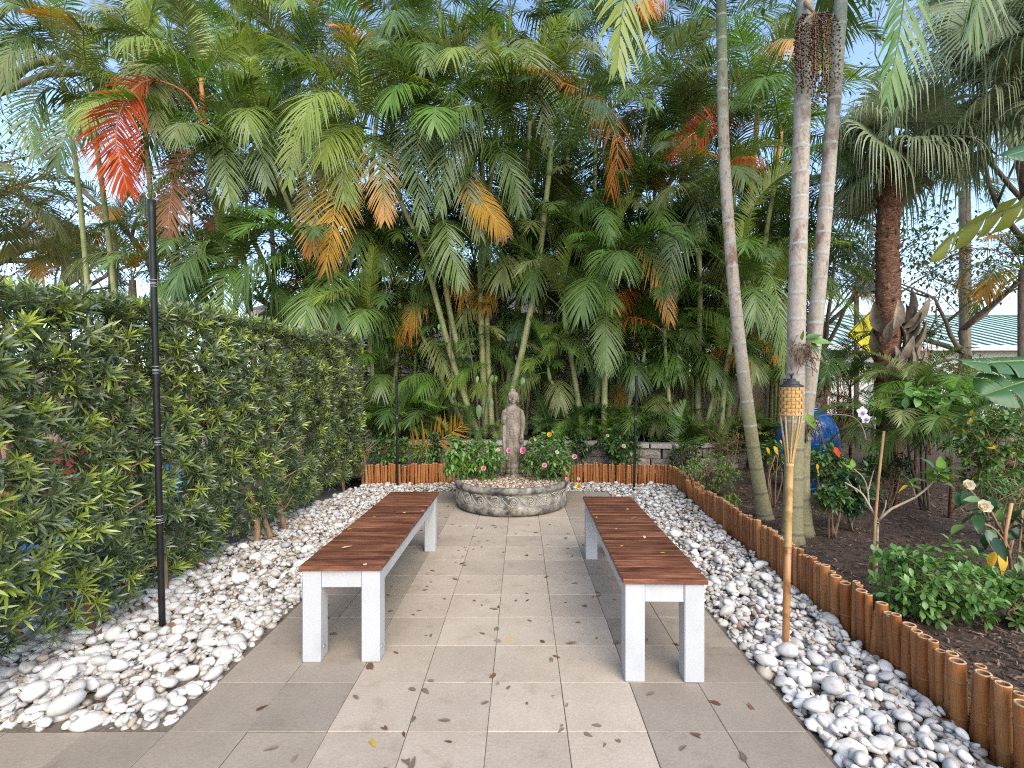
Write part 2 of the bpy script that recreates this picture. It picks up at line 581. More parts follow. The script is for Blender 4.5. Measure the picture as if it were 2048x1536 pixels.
M['asphalt'] = surf('asphalt', [(0.04, 0.04, 0.042), (0.07, 0.07, 0.07)], 30, 4, 0.9, bmp=0.3, var=0)
M['grass_far'] = surf('grass_far', [(0.03, 0.05, 0.015), (0.08, 0.11, 0.035)], 3, 8, 0.95, bmp=0.5, var=0)
M['chair_blue'] = surf('chair_blue', [(0.01, 0.20, 0.48), (0.02, 0.27, 0.58)], 10, 3, 0.4, bmp=0.03, var=0)
M['tarp_blue'] = surf('tarp_blue', [(0.008, 0.05, 0.24), (0.02, 0.09, 0.34)], 6, 4, 0.4, bmp=0.3, bd=0.03, var=0)
M['red_plastic'] = surf('red_plastic', [(0.13, 0.008, 0.007), (0.19, 0.012, 0.01)], 6, 4, 0.4, bmp=0.05, var=0)
M['pink_wall'] = surf('pink_wall', [(0.50, 0.26, 0.23), (0.58, 0.33, 0.29)], 4, 5, 0.9, bmp=0.2, var=0)
M['stem_brown'] = surf('stem_brown', [(0.14, 0.085, 0.045), (0.30, 0.19, 0.105)], 40, 5, 0.85, (1, 1, 0.3), bmp=0.5, var=0.2)
M['stem_green'] = surf('stem_green', [(0.07, 0.12, 0.03), (0.14, 0.20, 0.06)], 30, 4, 0.6, bmp=0.2, var=0.2)
M['stem_pale'] = surf('stem_pale', [(0.28, 0.22, 0.14), (0.42, 0.34, 0.24)], 40, 5, 0.8, bmp=0.3, var=0.1)
M['stake'] = surf('stake', [(0.28, 0.14, 0.055), (0.44, 0.26, 0.12)], 40, 4, 0.7, (1, 1, 0.2), bmp=0.2, var=0.15)
M['tie_green'] = surf('tie_green', [(0.01, 0.09, 0.06), (0.02, 0.13, 0.09)], 20, 2, 0.5, bmp=0, var=0)
M['bark_grey'] = surf('bark_grey', [(0.11, 0.085, 0.062), (0.25, 0.20, 0.155)], 14, 8, 0.95, (1, 1, 0.3), bmp=0.8, bd=0.02, var=0.1)
M['bark_dark'] = surf('bark_dark', [(0.045, 0.035, 0.026), (0.13, 0.10, 0.075)], 14, 8, 0.95, (1, 1, 0.3), bmp=0.8, bd=0.02, var=0.1)
M['fibre'] = surf('fibre', [(0.06, 0.027, 0.017), (0.15, 0.070, 0.042), (0.27, 0.15, 0.092)], 22, 7, 0.95, (1, 1, 2.5), bmp=1.0, bd=0.03, var=0.1)
M['joint'] = surf('joint', [(0.09, 0.072, 0.054), (0.18, 0.15, 0.115)], 70, 5, 0.95, bmp=0.3, var=0)
M['bamboo_node'] = surf('bamboo_node', [(0.16, 0.06, 0.02), (0.42, 0.25, 0.12)], 120, 3, 0.6, bmp=0.1, var=0.2)
M['fibre_light'] = surf('fibre_light', [(0.14, 0.055, 0.03), (0.30, 0.16, 0.095)], 40, 5, 0.95, bmp=0.4, var=0.3)
M['boot'] = surf('boot', [(0.16, 0.12, 0.085), (0.33, 0.265, 0.20)], 16, 6, 0.9, (1, 1, 0.3), bmp=0.5, var=0.2)
M['mulch'] = leafmat('mulch_chip', [(0.0, (0.022, 0.014, 0.010)), (0.5, (0.060, 0.036, 0.024)), (0.85, (0.115, 0.070, 0.045)), (0.97, (0.24, 0.155, 0.10))], 0.9, 0, wo=0.0)


def royal_mat(name, top, mid, low):
    """ringed trunk: colour changes from lichen-olive foot to grey-pink to green top; brown scurf patches"""
    m, nt, b, _ = nodes(name)
    v = coords(nt, (1, 1, 0.55), False)
    f = noise(nt, v, 9, 7, 0.7)
    g = noise(nt, v, 55, 4, 0.7)
    al = mathn(nt, 'ADD', attr(nt, 'along'), mathn(nt, 'MULTIPLY', mathn(nt, 'SUBTRACT', f, 0.5), 0.18))
    col = rampnode(nt, al, [(0.0, low), (0.17, low), (0.28, mid), (0.60, mid), (0.82, top), (1.0, top)])
    sp = rampnode(nt, f, [(0.50, (1, 1, 1)), (0.60, (0.50, 0.31, 0.25))])
    fm = rampnode(nt, al, [(0.22, (0.15,) * 3), (0.45, (0.9,) * 3), (0.75, (0.7,) * 3), (0.9, (0.15,) * 3)])
    col = mixc(nt, fm, col, mixc(nt, 1.0, col, sp, 'MULTIPLY'))
    k = rampnode(nt, g, [(0.3, (0.72,) * 3), (0.7, (1.15,) * 3)])
    col = mixc(nt, 1.0, col, k, 'MULTIPLY')
    nt.links.new(col, b.inputs['Base Color'])
    b.inputs['Roughness'].default_value = 0.75
    bump(nt, b, g, 0.25, 0.006)
    return m


M['royal_grey'] = royal_mat('royal_grey', (0.27, 0.31, 0.26), (0.37, 0.315, 0.26), (0.25, 0.22, 0.115))
M['royal_green'] = royal_mat('royal_green', (0.14, 0.185, 0.095), (0.385, 0.325, 0.26), (0.26, 0.23, 0.11))
M['royal_ring'] = surf('royal_ring', [(0.26, 0.245, 0.22), (0.40, 0.385, 0.35)], 40, 4, 0.8, bmp=0.2, var=0.05)
M['royal_ring_low'] = surf('royal_ring_low', [(0.14, 0.12, 0.075), (0.21, 0.185, 0.12)], 40, 4, 0.8, bmp=0.2, var=0.05)
M['cane'] = surf('cane', [(0.125, 0.15, 0.05), (0.21, 0.23, 0.085), (0.33, 0.29, 0.15)], 7, 5, 0.6, (1, 1, 0.5), bmp=0.2, var=0.25)
M['cane_ring'] = surf('cane_ring', [(0.22, 0.20, 0.12), (0.32, 0.29, 0.18)], 40, 3, 0.8, bmp=0.1, var=0.1)
M['shaft_green'] = surf('shaft_green', [(0.10, 0.17, 0.05), (0.20, 0.26, 0.10)], 6, 4, 0.5, bmp=0.05, var=0.2)
M['shaft_orange'] = surf('shaft_orange', [(0.40, 0.20, 0.06), (0.55, 0.32, 0.12)], 6, 4, 0.5, bmp=0.05, var=0.2)
M['shaft_brown'] = surf('shaft_brown', [(0.30, 0.10, 0.03), (0.45, 0.20, 0.07)], 12, 5, 0.7, bmp=0.2, var=0.1)
M['fruit'] = leafmat('fruit', [(0.0, (0.02, 0.008, 0.005)), (0.5, (0.06, 0.020, 0.010)), (1.0, (0.13, 0.05, 0.022))], 0.35, 0)

# leaves
M['fr_dark'] = leafmat('frond_dark', [(0.038, 0.072, 0.020), (0.066, 0.122, 0.032), (0.105, 0.165, 0.050)], 0.36, 0.24)
M['fr_green'] = leafmat('frond_green', [(0.062, 0.112, 0.024), (0.110, 0.178, 0.038), (0.17, 0.235, 0.062)], 0.36, 0.28)
M['fr_lime'] = leafmat('frond_lime', [(0.125, 0.19, 0.028), (0.21, 0.28, 0.045), (0.30, 0.35, 0.08)], 0.38, 0.32)
M['fr_olive'] = leafmat('frond_olive', [(0.105, 0.130, 0.036), (0.175, 0.20, 0.060), (0.27, 0.275, 0.11)], 0.40, 0.28)
M['fr_fade'] = leafmat('frond_fade', [(0.06, 0.125, 0.02), (0.11, 0.18, 0.03), (0.17, 0.21, 0.035)], 0.42, 0.3, tip=(0.50, 0.24, 0.045), tip_at=(0.30, 0.95))
M['fr_gold'] = leafmat('frond_gold', [(0.0, (0.14, 0.09, 0.02)), (0.35, (0.32, 0.18, 0.018)), (0.7, (0.45, 0.25, 0.026)), (1.0, (0.50, 0.34, 0.08))], 0.6, 0.28, spec=0.3, tip=(0.22, 0.10, 0.035), tip_at=(0.75, 1.1), wo=0.2)
M['fr_orange'] = leafmat('frond_orange', [(0.0, (0.18, 0.07, 0.022)), (0.3, (0.36, 0.105, 0.016)), (0.7, (0.50, 0.17, 0.022)), (1.0, (0.54, 0.29, 0.08))], 0.7, 0.25, spec=0.2, wo=0.2)
M['fr_red'] = leafmat('frond_red', [(0.0, (0.10, 0.028, 0.012)), (0.3, (0.28, 0.040, 0.011)), (0.7, (0.42, 0.070, 0.016)), (1.0, (0.48, 0.16, 0.05))], 0.75, 0.22, spec=0.15, wo=0.0)
M['fr_brown'] = leafmat('frond_brown', [(0.12, 0.05, 0.025), (0.22, 0.095, 0.045), (0.33, 0.18, 0.09)], 0.7, 0.15)
M['fr_fresh'] = leafmat('frond_fresh', [(0.075, 0.16, 0.024), (0.118, 0.225, 0.034), (0.18, 0.285, 0.05)], 0.34, 0.35)
M['fan'] = leafmat('fan_leaf', [(0.13, 0.175, 0.085), (0.26, 0.31, 0.17), (0.44, 0.47, 0.33)], 0.40, 0.25)
M['hedge'] = leafmat('hedge_leaf', [(0.0, (0.045, 0.072, 0.030)), (0.40, (0.098, 0.135, 0.058)), (0.74, (0.165, 0.205, 0.095)), (0.82, (0.23, 0.30, 0.055)), (1.0, (0.38, 0.45, 0.08))], 0.28, 0.2, wo=0.0, spec=0.7)
M['hedge_sprig'] = leafmat('hedge_sprig', [(0.0, (0.05, 0.078, 0.034)), (0.45, (0.105, 0.145, 0.062)), (0.60, (0.17, 0.21, 0.095)), (0.70, (0.25, 0.33, 0.055)), (1.0, (0.40, 0.47, 0.08))], 0.28, 0.25, wo=0.85, spec=0.7)
M['leaf_dark'] = leafmat('leaf_dark', [(0.014, 0.040, 0.014), (0.028, 0.070, 0.024), (0.05, 0.105, 0.04)], 0.25, 0.12)
M['leaf_mid'] = leafmat('leaf_mid', [(0.045, 0.10, 0.024), (0.08, 0.16, 0.036), (0.13, 0.21, 0.055)], 0.35, 0.2)
M['leaf_bright'] = leafmat('leaf_bright', [(0.075, 0.17, 0.035), (0.125, 0.25, 0.055), (0.20, 0.32, 0.085)], 0.35, 0.25)
M['leaf_lime'] = leafmat('leaf_lime', [(0.11, 0.22, 0.02), (0.19, 0.32, 0.03), (0.30, 0.40, 0.05)], 0.38, 0.3)
M['leaf_yellow'] = leafmat('leaf_yellow', [(0.50, 0.30, 0.02), (0.60, 0.40, 0.03), (0.66, 0.46, 0.06)], 0.45, 0.25)
M['leaf_rust'] = leafmat('leaf_rust', [(0.075, 0.025, 0.013), (0.15, 0.055, 0.028), (0.26, 0.11, 0.055)], 0.8, 0.1)
M['leaf_olive'] = leafmat('leaf_olive', [(0.05, 0.075, 0.018), (0.10, 0.12, 0.03), (0.20, 0.17, 0.05)], 0.5, 0.25)
M['leaf_red'] = leafmat('leaf_red', [(0.60, 0.03, 0.015), (0.65, 0.05, 0.02), (0.7, 0.07, 0.03)], 0.45, 0.2)
M['banana'] = leafmat('banana_leaf', [(0.025, 0.075, 0.018), (0.045, 0.12, 0.03), (0.07, 0.15, 0.04)], 0.35, 0.3)
M['banana_back'] = leafmat('banana_back', [(0.13, 0.16, 0.02), (0.20, 0.22, 0.03), (0.26, 0.26, 0.04)], 0.45, 0.35)
M['dead_leaf'] = leafmat('dead_leaf', [(0.075, 0.032, 0.016), (0.13, 0.06, 0.032), (0.20, 0.11, 0.06)], 0.6, 0.05, wo=0.9)
M['dead_leaf_pale'] = leafmat('dead_leaf_pale', [(0.13, 0.098, 0.072), (0.17, 0.128, 0.094), (0.22, 0.165, 0.11)], 0.7, 0.05, wo=0.9)
M['dead_leaf_cream'] = leafmat('dead_leaf_cream', [(0.46, 0.28, 0.14), (0.56, 0.38, 0.22), (0.66, 0.50, 0.34)], 0.6, 0.1, wo=0.9)
M['petal_pink'] = leafmat('petal_pink', [(0.66, 0.20, 0.36), (0.74, 0.34, 0.46), (0.80, 0.55, 0.58)], 0.5, 0.3, wo=0.2)
M['petal_hot'] = leafmat('petal_hot', [(0.62, 0.06, 0.28), (0.72, 0.14, 0.38), (0.80, 0.40, 0.55)], 0.5, 0.3, wo=0.2)
M['petal_salmon'] = leafmat('petal_salmon', [(0.72, 0.26, 0.22), (0.78, 0.36, 0.32), (0.82, 0.52, 0.46)], 0.5, 0.3, wo=0.2)
M['petal_yellow'] = leafmat('petal_yellow', [(0.78, 0.44, 0.0), (0.82, 0.56, 0.02), (0.84, 0.66, 0.10)], 0.5, 0.3, wo=0.2)
M['petal_cream'] = leafmat('petal_cream', [(0.70, 0.60, 0.42), (0.76, 0.68, 0.50), (0.80, 0.74, 0.60)], 0.5, 0.3, wo=0.2)
M['petal_white'] = leafmat('petal_white', [(0.62, 0.55, 0.66), (0.76, 0.72, 0.78), (0.82, 0.80, 0.84)], 0.5, 0.3, wo=0.2)
M['petal_violet'] = leafmat('petal_violet', [(0.36, 0.20, 0.55), (0.45, 0.30, 0.62), (0.5, 0.36, 0.66)], 0.5, 0.2, wo=0.2)

# ================================================================== SETTING
a = Acc()
a.raw([(-60, -6, -0.10), (70, -6, -0.10), (70, 120, -0.10), (-60, 120, -0.10)], [(0, 1, 2, 3)])
a.obj('ground', M['litter'], kind='structure')

# road far on the right, beyond the garden
a = Acc()
a.raw([(4, 13.5, -0.05), (40, 13.5, -0.05), (40, 17.5, -0.05), (4, 17.5, -0.05)], [(0, 1, 2, 3)])
a.obj('road', M['asphalt'], kind='structure')
a = Acc()
a.raw([(4, 17.5, -0.03), (40, 17.5, -0.03), (40, 30, -0.03), (4, 30, -0.03)], [(0, 1, 2, 3)])
a.obj('lawn', M['grass_far'], kind='structure')

# edging line (ground plan): back-left end -> back right corner -> along the right bed to beyond the frame
EDGE = smooth_pts([(-2.15, 6.50, 0), (-1.2, 6.55, 0), (-0.3, 6.58, 0), (0.7, 6.58, 0), (1.55, 6.55, 0), (1.93, 6.44, 0), (2.03, 6.10, 0),
                   (1.93, 5.2, 0), (1.88, 4.5, 0), (1.815, 3.4, 0), (1.765, 2.57, 0), (1.72, 2.05, 0), (1.685, 1.6, 0), (1.66, 1.0, 0), (1.65, 0.4, 0)], 400)


def inside(x, y, poly):
    x, y = np.asarray(x), np.asarray(y)
    c = np.zeros(x.shape, bool)
    n = len(poly)
    for i in range(n):
        x0, y0 = poly[i][:2]; x1, y1 = poly[(i + 1) % n][:2]
        k = ((y0 > y) != (y1 > y))
        with np.errstate(divide='ignore', invalid='ignore'):
            c ^= k & (x < (x1 - x0) * (y - y0) / (y1 - y0 + 1e-12) + x0)
    return c


# planting soil: a raised sheet outside the edging, gently uneven
nx, ny = 150, 170
gx, gy = np.linspace(-3.4, 9.0, nx), np.linspace(0.3, 13.4, ny)
GX, GY = np.meshgrid(gx, gy)
EP = [(p.x, p.y) for p in EDGE]
inbed = ~inside(GX, GY, EP + [(-2.6, 0.4), (-2.6, 6.5)]) & ~((GX < -2.3) & (GY < 6.6))
soilz = np.array([[0.055 + 0.035 * mnoise.noise((x * .9, y * .9, 3.1)) + 0.02 * mnoise.noise((x * 3.3, y * 3.3, 8)) for x in gx] for y in gy])
ez = np.array([(p.x, p.y) for p in EDGE])
a = Acc()
idx = np.arange(nx * ny).reshape(ny, nx)
keep = inbed[:-1, :-1] & inbed[1:, :-1] & inbed[:-1, 1:] & inbed[1:, 1:]
q = np.stack([idx[:-1, :-1], idx[:-1, 1:], idx[1:, 1:], idx[1:, :-1]], -1)[keep]
a.raw(np.stack([GX, GY, soilz], -1).reshape(-1, 3), q)
# strip that closes the gap between the grid and the canes
EO = []
for i, p in enumerate(EDGE):
    t = (EDGE[min(i + 1, 399)] - EDGE[max(i - 1, 0)]).normalized()
    EO.append((p, Vector((-t.y, t.x, 0))))
V = []
for p, nrm in EO:
    V += [(p.x + nrm.x * .02, p.y + nrm.y * .02, 0.055), (p.x + nrm.x * .22, p.y + nrm.y * .22, 0.045)]
a.raw(V, [(2 * i, 2 * i + 1, 2 * i + 3, 2 * i + 2) for i in range(399)])
bed = a.obj('planting_soil', M['soil'], kind='structure')


def soil_z(x, y):
    i = int(np.clip((x + 3.4) / 12.4 * (nx - 1), 0, nx - 1)); j = int(np.clip((y - .3) / 13.1 * (ny - 1), 0, ny - 1))
    return float(soilz[j, i])


# mulch chips on the soil
n = 20000
yy = 1.2 + 6.2 * rng.random(n) ** 1.3
xx = 1.70 + rng.random(n) * np.minimum(1.3 * yy + .6, 6)
ok = ~inside(xx, yy, EP + [(-2.6, 0.4), (-2.6, 6.5)])
xx, yy = xx[ok], yy[ok]
n = len(xx)
zz = np.array([soil_z(x, y) for x, y in zip(xx, yy)]) + 0.004 + rng.random(n) * 0.012
L = rng.uniform(.012, .05, n); W = rng.uniform(.006, .016, n)
yaw = rng.random(n) * 6.283; tl = rng.normal(0, .28, n)
c, s = np.cos(yaw), np.sin(yaw)
Mx = np.zeros((n, 3, 3))
Mx[:, 0, 0] = c * L * np.cos(tl); Mx[:, 1, 0] = s * L * np.cos(tl); Mx[:, 2, 0] = L * np.sin(tl)
Mx[:, 0, 1] = -s * W; Mx[:, 1, 1] = c * W
Mx[:, 2, 2] = W * .5
chip = (np.array([(-.5, -.5, 0), (.5, -.3, 0), (.5, .4, 0), (-.5, .5, 0), (0, 0, 1.0)]), [], [(0, 1, 4), (1, 2, 4), (2, 3, 4), (3, 0, 4)])
a = Acc().inst(chip, Mx, np.stack([xx, yy, zz], 1), rng.random(n))
o = a.obj('mulch', M['mulch'], smooth=False, kind='stuff')
tag(o, 'dark shredded bark mulch covering the planting bed on the right', 'mulch')

# ------------------------------------------------------------------ pavement
S = 0.3035
pav = Acc()
pav.raw([(-3.3, 0.35, -0.006), (1.10, 0.35, -0.006), (1.10, 6.12, -0.006), (-3.3, 6.12, -0.006)], [(0, 1, 2, 3)])
pavement = pav.obj('pavement', M['joint'], kind='structure')
PM = {}
for k in ('light', 'dark'):
    PM[k] = [Acc().box((0, 0, -0.02), (S - .0022, S - .0022, 0.04), bev=0.0022).mesh('paver', M['paver_' + k], smooth=False)]
X0, Y0 = -1.344, 1.815
pavement['kind'] = 'structure'
for j in range(-4, 14):
    for i in range(-7, 8):
        yc = Y0 + (j + .5) * S
        xc = X0 + (i + .5) * S
        if i < 0 and j >= 0: continue
        if yc > 6.1: continue
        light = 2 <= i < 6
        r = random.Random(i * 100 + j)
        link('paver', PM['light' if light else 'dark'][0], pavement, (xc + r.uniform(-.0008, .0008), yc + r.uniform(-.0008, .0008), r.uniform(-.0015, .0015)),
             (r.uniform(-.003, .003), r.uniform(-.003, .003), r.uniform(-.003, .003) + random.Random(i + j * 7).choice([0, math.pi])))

# ------------------------------------------------------------------ white pebbles
def ico(sub):
    import bmesh
    bm = bmesh.new()
    bmesh.ops.create_icosphere(bm, subdivisions=sub, radius=1)
    v = np.array([x.co[:] for x in bm.verts]); f = [[y.index for y in x.verts] for x in bm.faces]
    bm.free()
    return v, f


def pebble_shape(sub, seed):
    v, f = ico(sub)
    out = []
    for p in v:
        w = Vector(p)
        d = 1 + 0.34 * mnoise.noise(w * 0.9 + Vector((seed * 7.3, 0, 0))) + 0.13 * mnoise.noise(w * 2.2 + Vector((0, seed * 3.7, 0)))
        e = 2.3
        k = (abs(p[0]) ** e + abs(p[1]) ** e + abs(p[2]) ** e) ** (-1 / e)
        out.append(np.array(p) * d * (0.4 + 0.6 * k))
    return np.array(out), [], f


PT2 = [pebble_shape(3 if i < 0 else 2, i) for i in range(8)]
PT1 = [pebble_shape(2, i) for i in range(8)]
PTL = [pebble_shape(1, i) for i in range(8)]
pmesh = [Acc().raw(t[0], None, t[2], 0.5).mesh('pebble', M['stone_white']) for t in PT2]
pgrey = [Acc().raw(t[0], None, t[2], 0.5).mesh('pebble', surf('stone_grey', [(0.34, 0.31, 0.28), (0.50, 0.47, 0.43)], 20, 5, 0.7, bmp=0.2, var=0.3)) for t in PT2[:3]]

edge_in = [(p.x - .03, p.y - .03) for p in EDGE]
bedL = [(-1.352, 1.825), (-1.352, 6.02), (-0.85, 6.12), (-0.85, 6.46), (-2.10, 6.44), (-2.35, 5.0), (-2.45, 3.4), (-2.75, 2.5), (-3.2, 2.2), (-3.2, 1.825)]
bedR = [(1.098, 0.75), (1.098, 6.02), (0.85, 6.12), (-0.85, 6.12), (-0.85, 6.50)] + [q for q in edge_in if q[0] > -0.8 and q[1] > 0.75]
BX0, BX1, BY0, BY1, GR = -3.3, 2.2, 0.6, 6.7, 0.0115
HM = np.zeros((int((BY1 - BY0) / GR) + 1, int((BX1 - BX0) / GR) + 1)) - 0.02


def throw(poly, n, seed, amin, amax, lim):
    r = np.random.default_rng(seed)
    px = np.array([p[0] for p in poly]); py = np.array([p[1] for p in poly])
    out = []
    X = r.uniform(px.min(), px.max(), n); Y = r.uniform(py.min(), py.max(), n)
    A = np.clip(r.lognormal(math.log((amin + amax) / 2.6), .32, n), amin * .7, amax * 1.1)
    ok = inside(X, Y, poly)
    for k in np.nonzero(ok)[0]:
        x, y, A0 = X[k], Y[k], A[k]
        b = A0 * r.uniform(.55, .9); c = A0 * r.uniform(.40, .66); th = r.uniform(0, math.pi)
        # keep the stone off the paving
        ext = abs(A0 * math.cos(th)) + b * abs(math.sin(th)) * .6
        exy = abs(A0 * math.sin(th)) + b * abs(math.cos(th)) * .6
        if y < 6.0 and -1.352 < x + ext * .6 and x < -1.0: continue
        if y < 6.0 and x - ext * .6 < 1.095 and x > 0.8: continue
        if y - exy * .6 < 1.825 and x < -1.3: continue
        i0, i1 = int((x - A0 - BX0) / GR), int((x + A0 - BX0) / GR) + 1
        j0, j1 = int((y - A0 - BY0) / GR), int((y + A0 - BY0) / GR) + 1
        if i0 < 0 or j0 < 0 or j1 >= HM.shape[0] or i1 >= HM.shape[1]: continue
        gx_ = BX0 + np.arange(i0, i1) * GR - x; gy_ = BY0 + np.arange(j0, j1) * GR - y
        u = (gx_[None] * math.cos(th) + gy_[:, None] * math.sin(th)) / A0
        v = (-gx_[None] * math.sin(th) + gy_[:, None] * math.cos(th)) / b
        d2 = u * u + v * v
        core = d2 < .5
        if not core.any(): continue
        H = HM[j0:j1, i0:i1]
        hs = H[core]
        sup = np.percentile(hs, 72)
        if sup > lim: continue
        # tilt follows the slope of what it lies on
        gxs = np.clip((H[core] * u[core]).mean() * 3.0 / A0, -.5, .5); gys = np.clip((H[core] * v[core]).mean() * 3.0 / b, -.5, .5)
        z = sup + c * .72
        m_ = d2 < 1
        H[m_] = np.maximum(H[m_], (z + c * np.sqrt(1 - d2[m_]) * .95))
        out.append((x, y, z, A0, b, c, th, gxs, gys))
    return out


def pebble_bed(name, poly, specs, cap):
    a = Acc()
    poly3 = [(x, y) for x, y in poly]
    import bmesh
    bm = bmesh.new()
    bm.faces.new([bm.verts.new((x, y, -0.018)) for x, y in poly3])
    bmesh.ops.triangulate(bm, faces=bm.faces[:])
    bm.verts.index_update()
    a.raw([v.co[:] for v in bm.verts], None, [[v.index for v in f.verts] for f in bm.faces])
    bm.free()
    root = a.obj(name, M['sand'], kind='structure')
    st = []
    for sp in specs: st += throw(poly, *sp)
    # those that show largest first
    def size(s):
        px = VX + s[0] / s[1] * FP; py = VY + (HC - s[2]) / s[1] * FP
        vis = -20 < px < 2068 and py < 1550
        j, i = int((s[1] - BY0) / GR), int((s[0] - BX0) / GR)
        top = s[2] + s[5] * .8 >= HM[j, i] - .006
        return (s[3] / s[1] if vis and top else 0)
    st.sort(key=size, reverse=True)
    for k, s in enumerate(st[:cap]):
        Mr = Matrix.Rotation(s[6], 3, 'Z') @ Matrix.Rotation(-s[7], 3, 'Y') @ Matrix.Rotation(s[8], 3, 'X')
        me = pgrey[k % 3] if random.random() < .03 else pmesh[random.randrange(8)]
        link('pebble', me, root, (s[0], s[1], s[2]), Mr.to_euler(), (s[3], s[4], s[5]))
    heap = Acc()
    for far, T in ((False, PT1), (True, PTL)):
        for ti in range(8):
            sel = [s for k, s in enumerate(st[cap:]) if k % 8 == ti and (s[1] > 3.3) == far]
            if not sel: continue
            Ms = []
            for s in sel:
                Mr = Matrix.Rotation(s[6], 3, 'Z') @ Matrix.Rotation(-s[7], 3, 'Y') @ Matrix.Rotation(s[8], 3, 'X')
                Ms.append(np.array(Mr @ Matrix.Diagonal((s[3], s[4], s[5]))))
            heap.inst(T[ti], np.array(Ms), np.array([s[:3] for s in sel]))
    o = heap.obj('pebbles', M['stone_heap'], root, kind='stuff')
    return root, st


pbL, stL = pebble_bed('pebble_bed', bedL, [(1300, 11, .032, .056, .03), (9000, 12, .023, .045, .028), (11000, 13, .014, .026, .03), (6000, 14, .011, .018, .02)], 290)
pbR, stR = pebble_bed('pebble_bed', bedR, [(1200, 21, .031, .055, .03), (10000, 22, .022, .044, .028), (12000, 23, .014, .026, .03), (6000, 24, .011, .018, .02)], 290)


def top_h(x, y):
    j, i = int((y - BY0) / GR), int((x - BX0) / GR)
    if 0 <= j < HM.shape[0] and 0 <= i < HM.shape[1]: return float(HM[j, i])
    return 0.0


# ------------------------------------------------------------------ bamboo edging
def bamboo_pole_mesh(seed, sides=10):
    r = random.Random(seed)
    zs = [(-0.06, .95)]
    z = r.uniform(.02, .14)
    while z < .24:
        zs += [(z - .006, 1.0), (z - .002, 1.13), (z + .002, 1.13), (z + .006, .98)]
        z += r.uniform(.11, .17)
    zs += [(.262, 1.0)]
    zs = sorted(zs)
    a = Acc()
    prof = [(q_, z_) for z_, q_ in zs]
    a.lathe(prof, sides=sides, mi=0); a.qm[-1] = a.qm[-1].copy()
    for i_ in range(len(prof) - 1):
        if prof[i_][0] > 1.1 and prof[i_ + 1][0] > 1.1: a.qm[-1][i_ * sides:(i_ + 1) * sides] = 3
    a.lathe([(1.0, .262), (.97, .2645), (.74, .2645), (.70, .262)], sides=sides, mi=1)
    a.lathe([(.70, .262), (.68, .235), (.0, .232)], sides=sides, mi=2)
    a.v = [v * np.array([1, 1, 1.0]) for v in a.v]
    return a.mesh('bamboo_pole', [M['edge_bamboo'], M['bamboo_cut'], M['bamboo_hole'], M['bamboo_node']])


pole_meshes = [bamboo_pole_mesh(i) for i in range(7)]
edging = thing('bamboo_edging', 'low orange brown bamboo pole edging around the white pebbles', 'edging', (1.9, 5.5, 0))
EL = [0.0]
for i in range(1, 400): EL.append(EL[-1] + (EDGE[i] - EDGE[i - 1]).length)
dist, k = 0.0, 0
r = random.Random(5)
wave = lambda d: 0.012 * math.sin(d * 2.1) + 0.006 * math.sin(d * 6.3 + 1)
while dist < EL[-1] - .03:
    while EL[k + 1] < dist: k += 1
    p = EDGE[k].lerp(EDGE[k + 1], (dist - EL[k]) / (EL[k + 1] - EL[k]))
    t = (EDGE[k + 1] - EDGE[k]).normalized()
    back = p.y > 6.3 and p.x < 1.9
    rad = r.uniform(.013, .023) if back else r.uniform(.014, .023) if p.y > 3 else r.uniform(.016, .029)
    lean = r.gauss(0, .03)
    if 4.9 < p.y < 5.9 and p.x > 1.8: lean += -.16
    fwd = r.gauss(0, .02)
    link('bamboo_pole', pole_meshes[r.randrange(7)], edging, (p.x + r.gauss(0, .004), p.y + r.gauss(0, .004), wave(dist) + r.uniform(-.018, .008)),
         (t.x * fwd - t.y * lean * 0 + lean * -t.y, t.y * fwd + lean * t.x, r.random() * 6.28), (rad, rad, r.uniform(.97, 1.05)))
    dist += rad * 2 * r.uniform(.98, 1.06)
    if 1.50 < p.y < 1.57 and p.x > 1.5: dist += .012

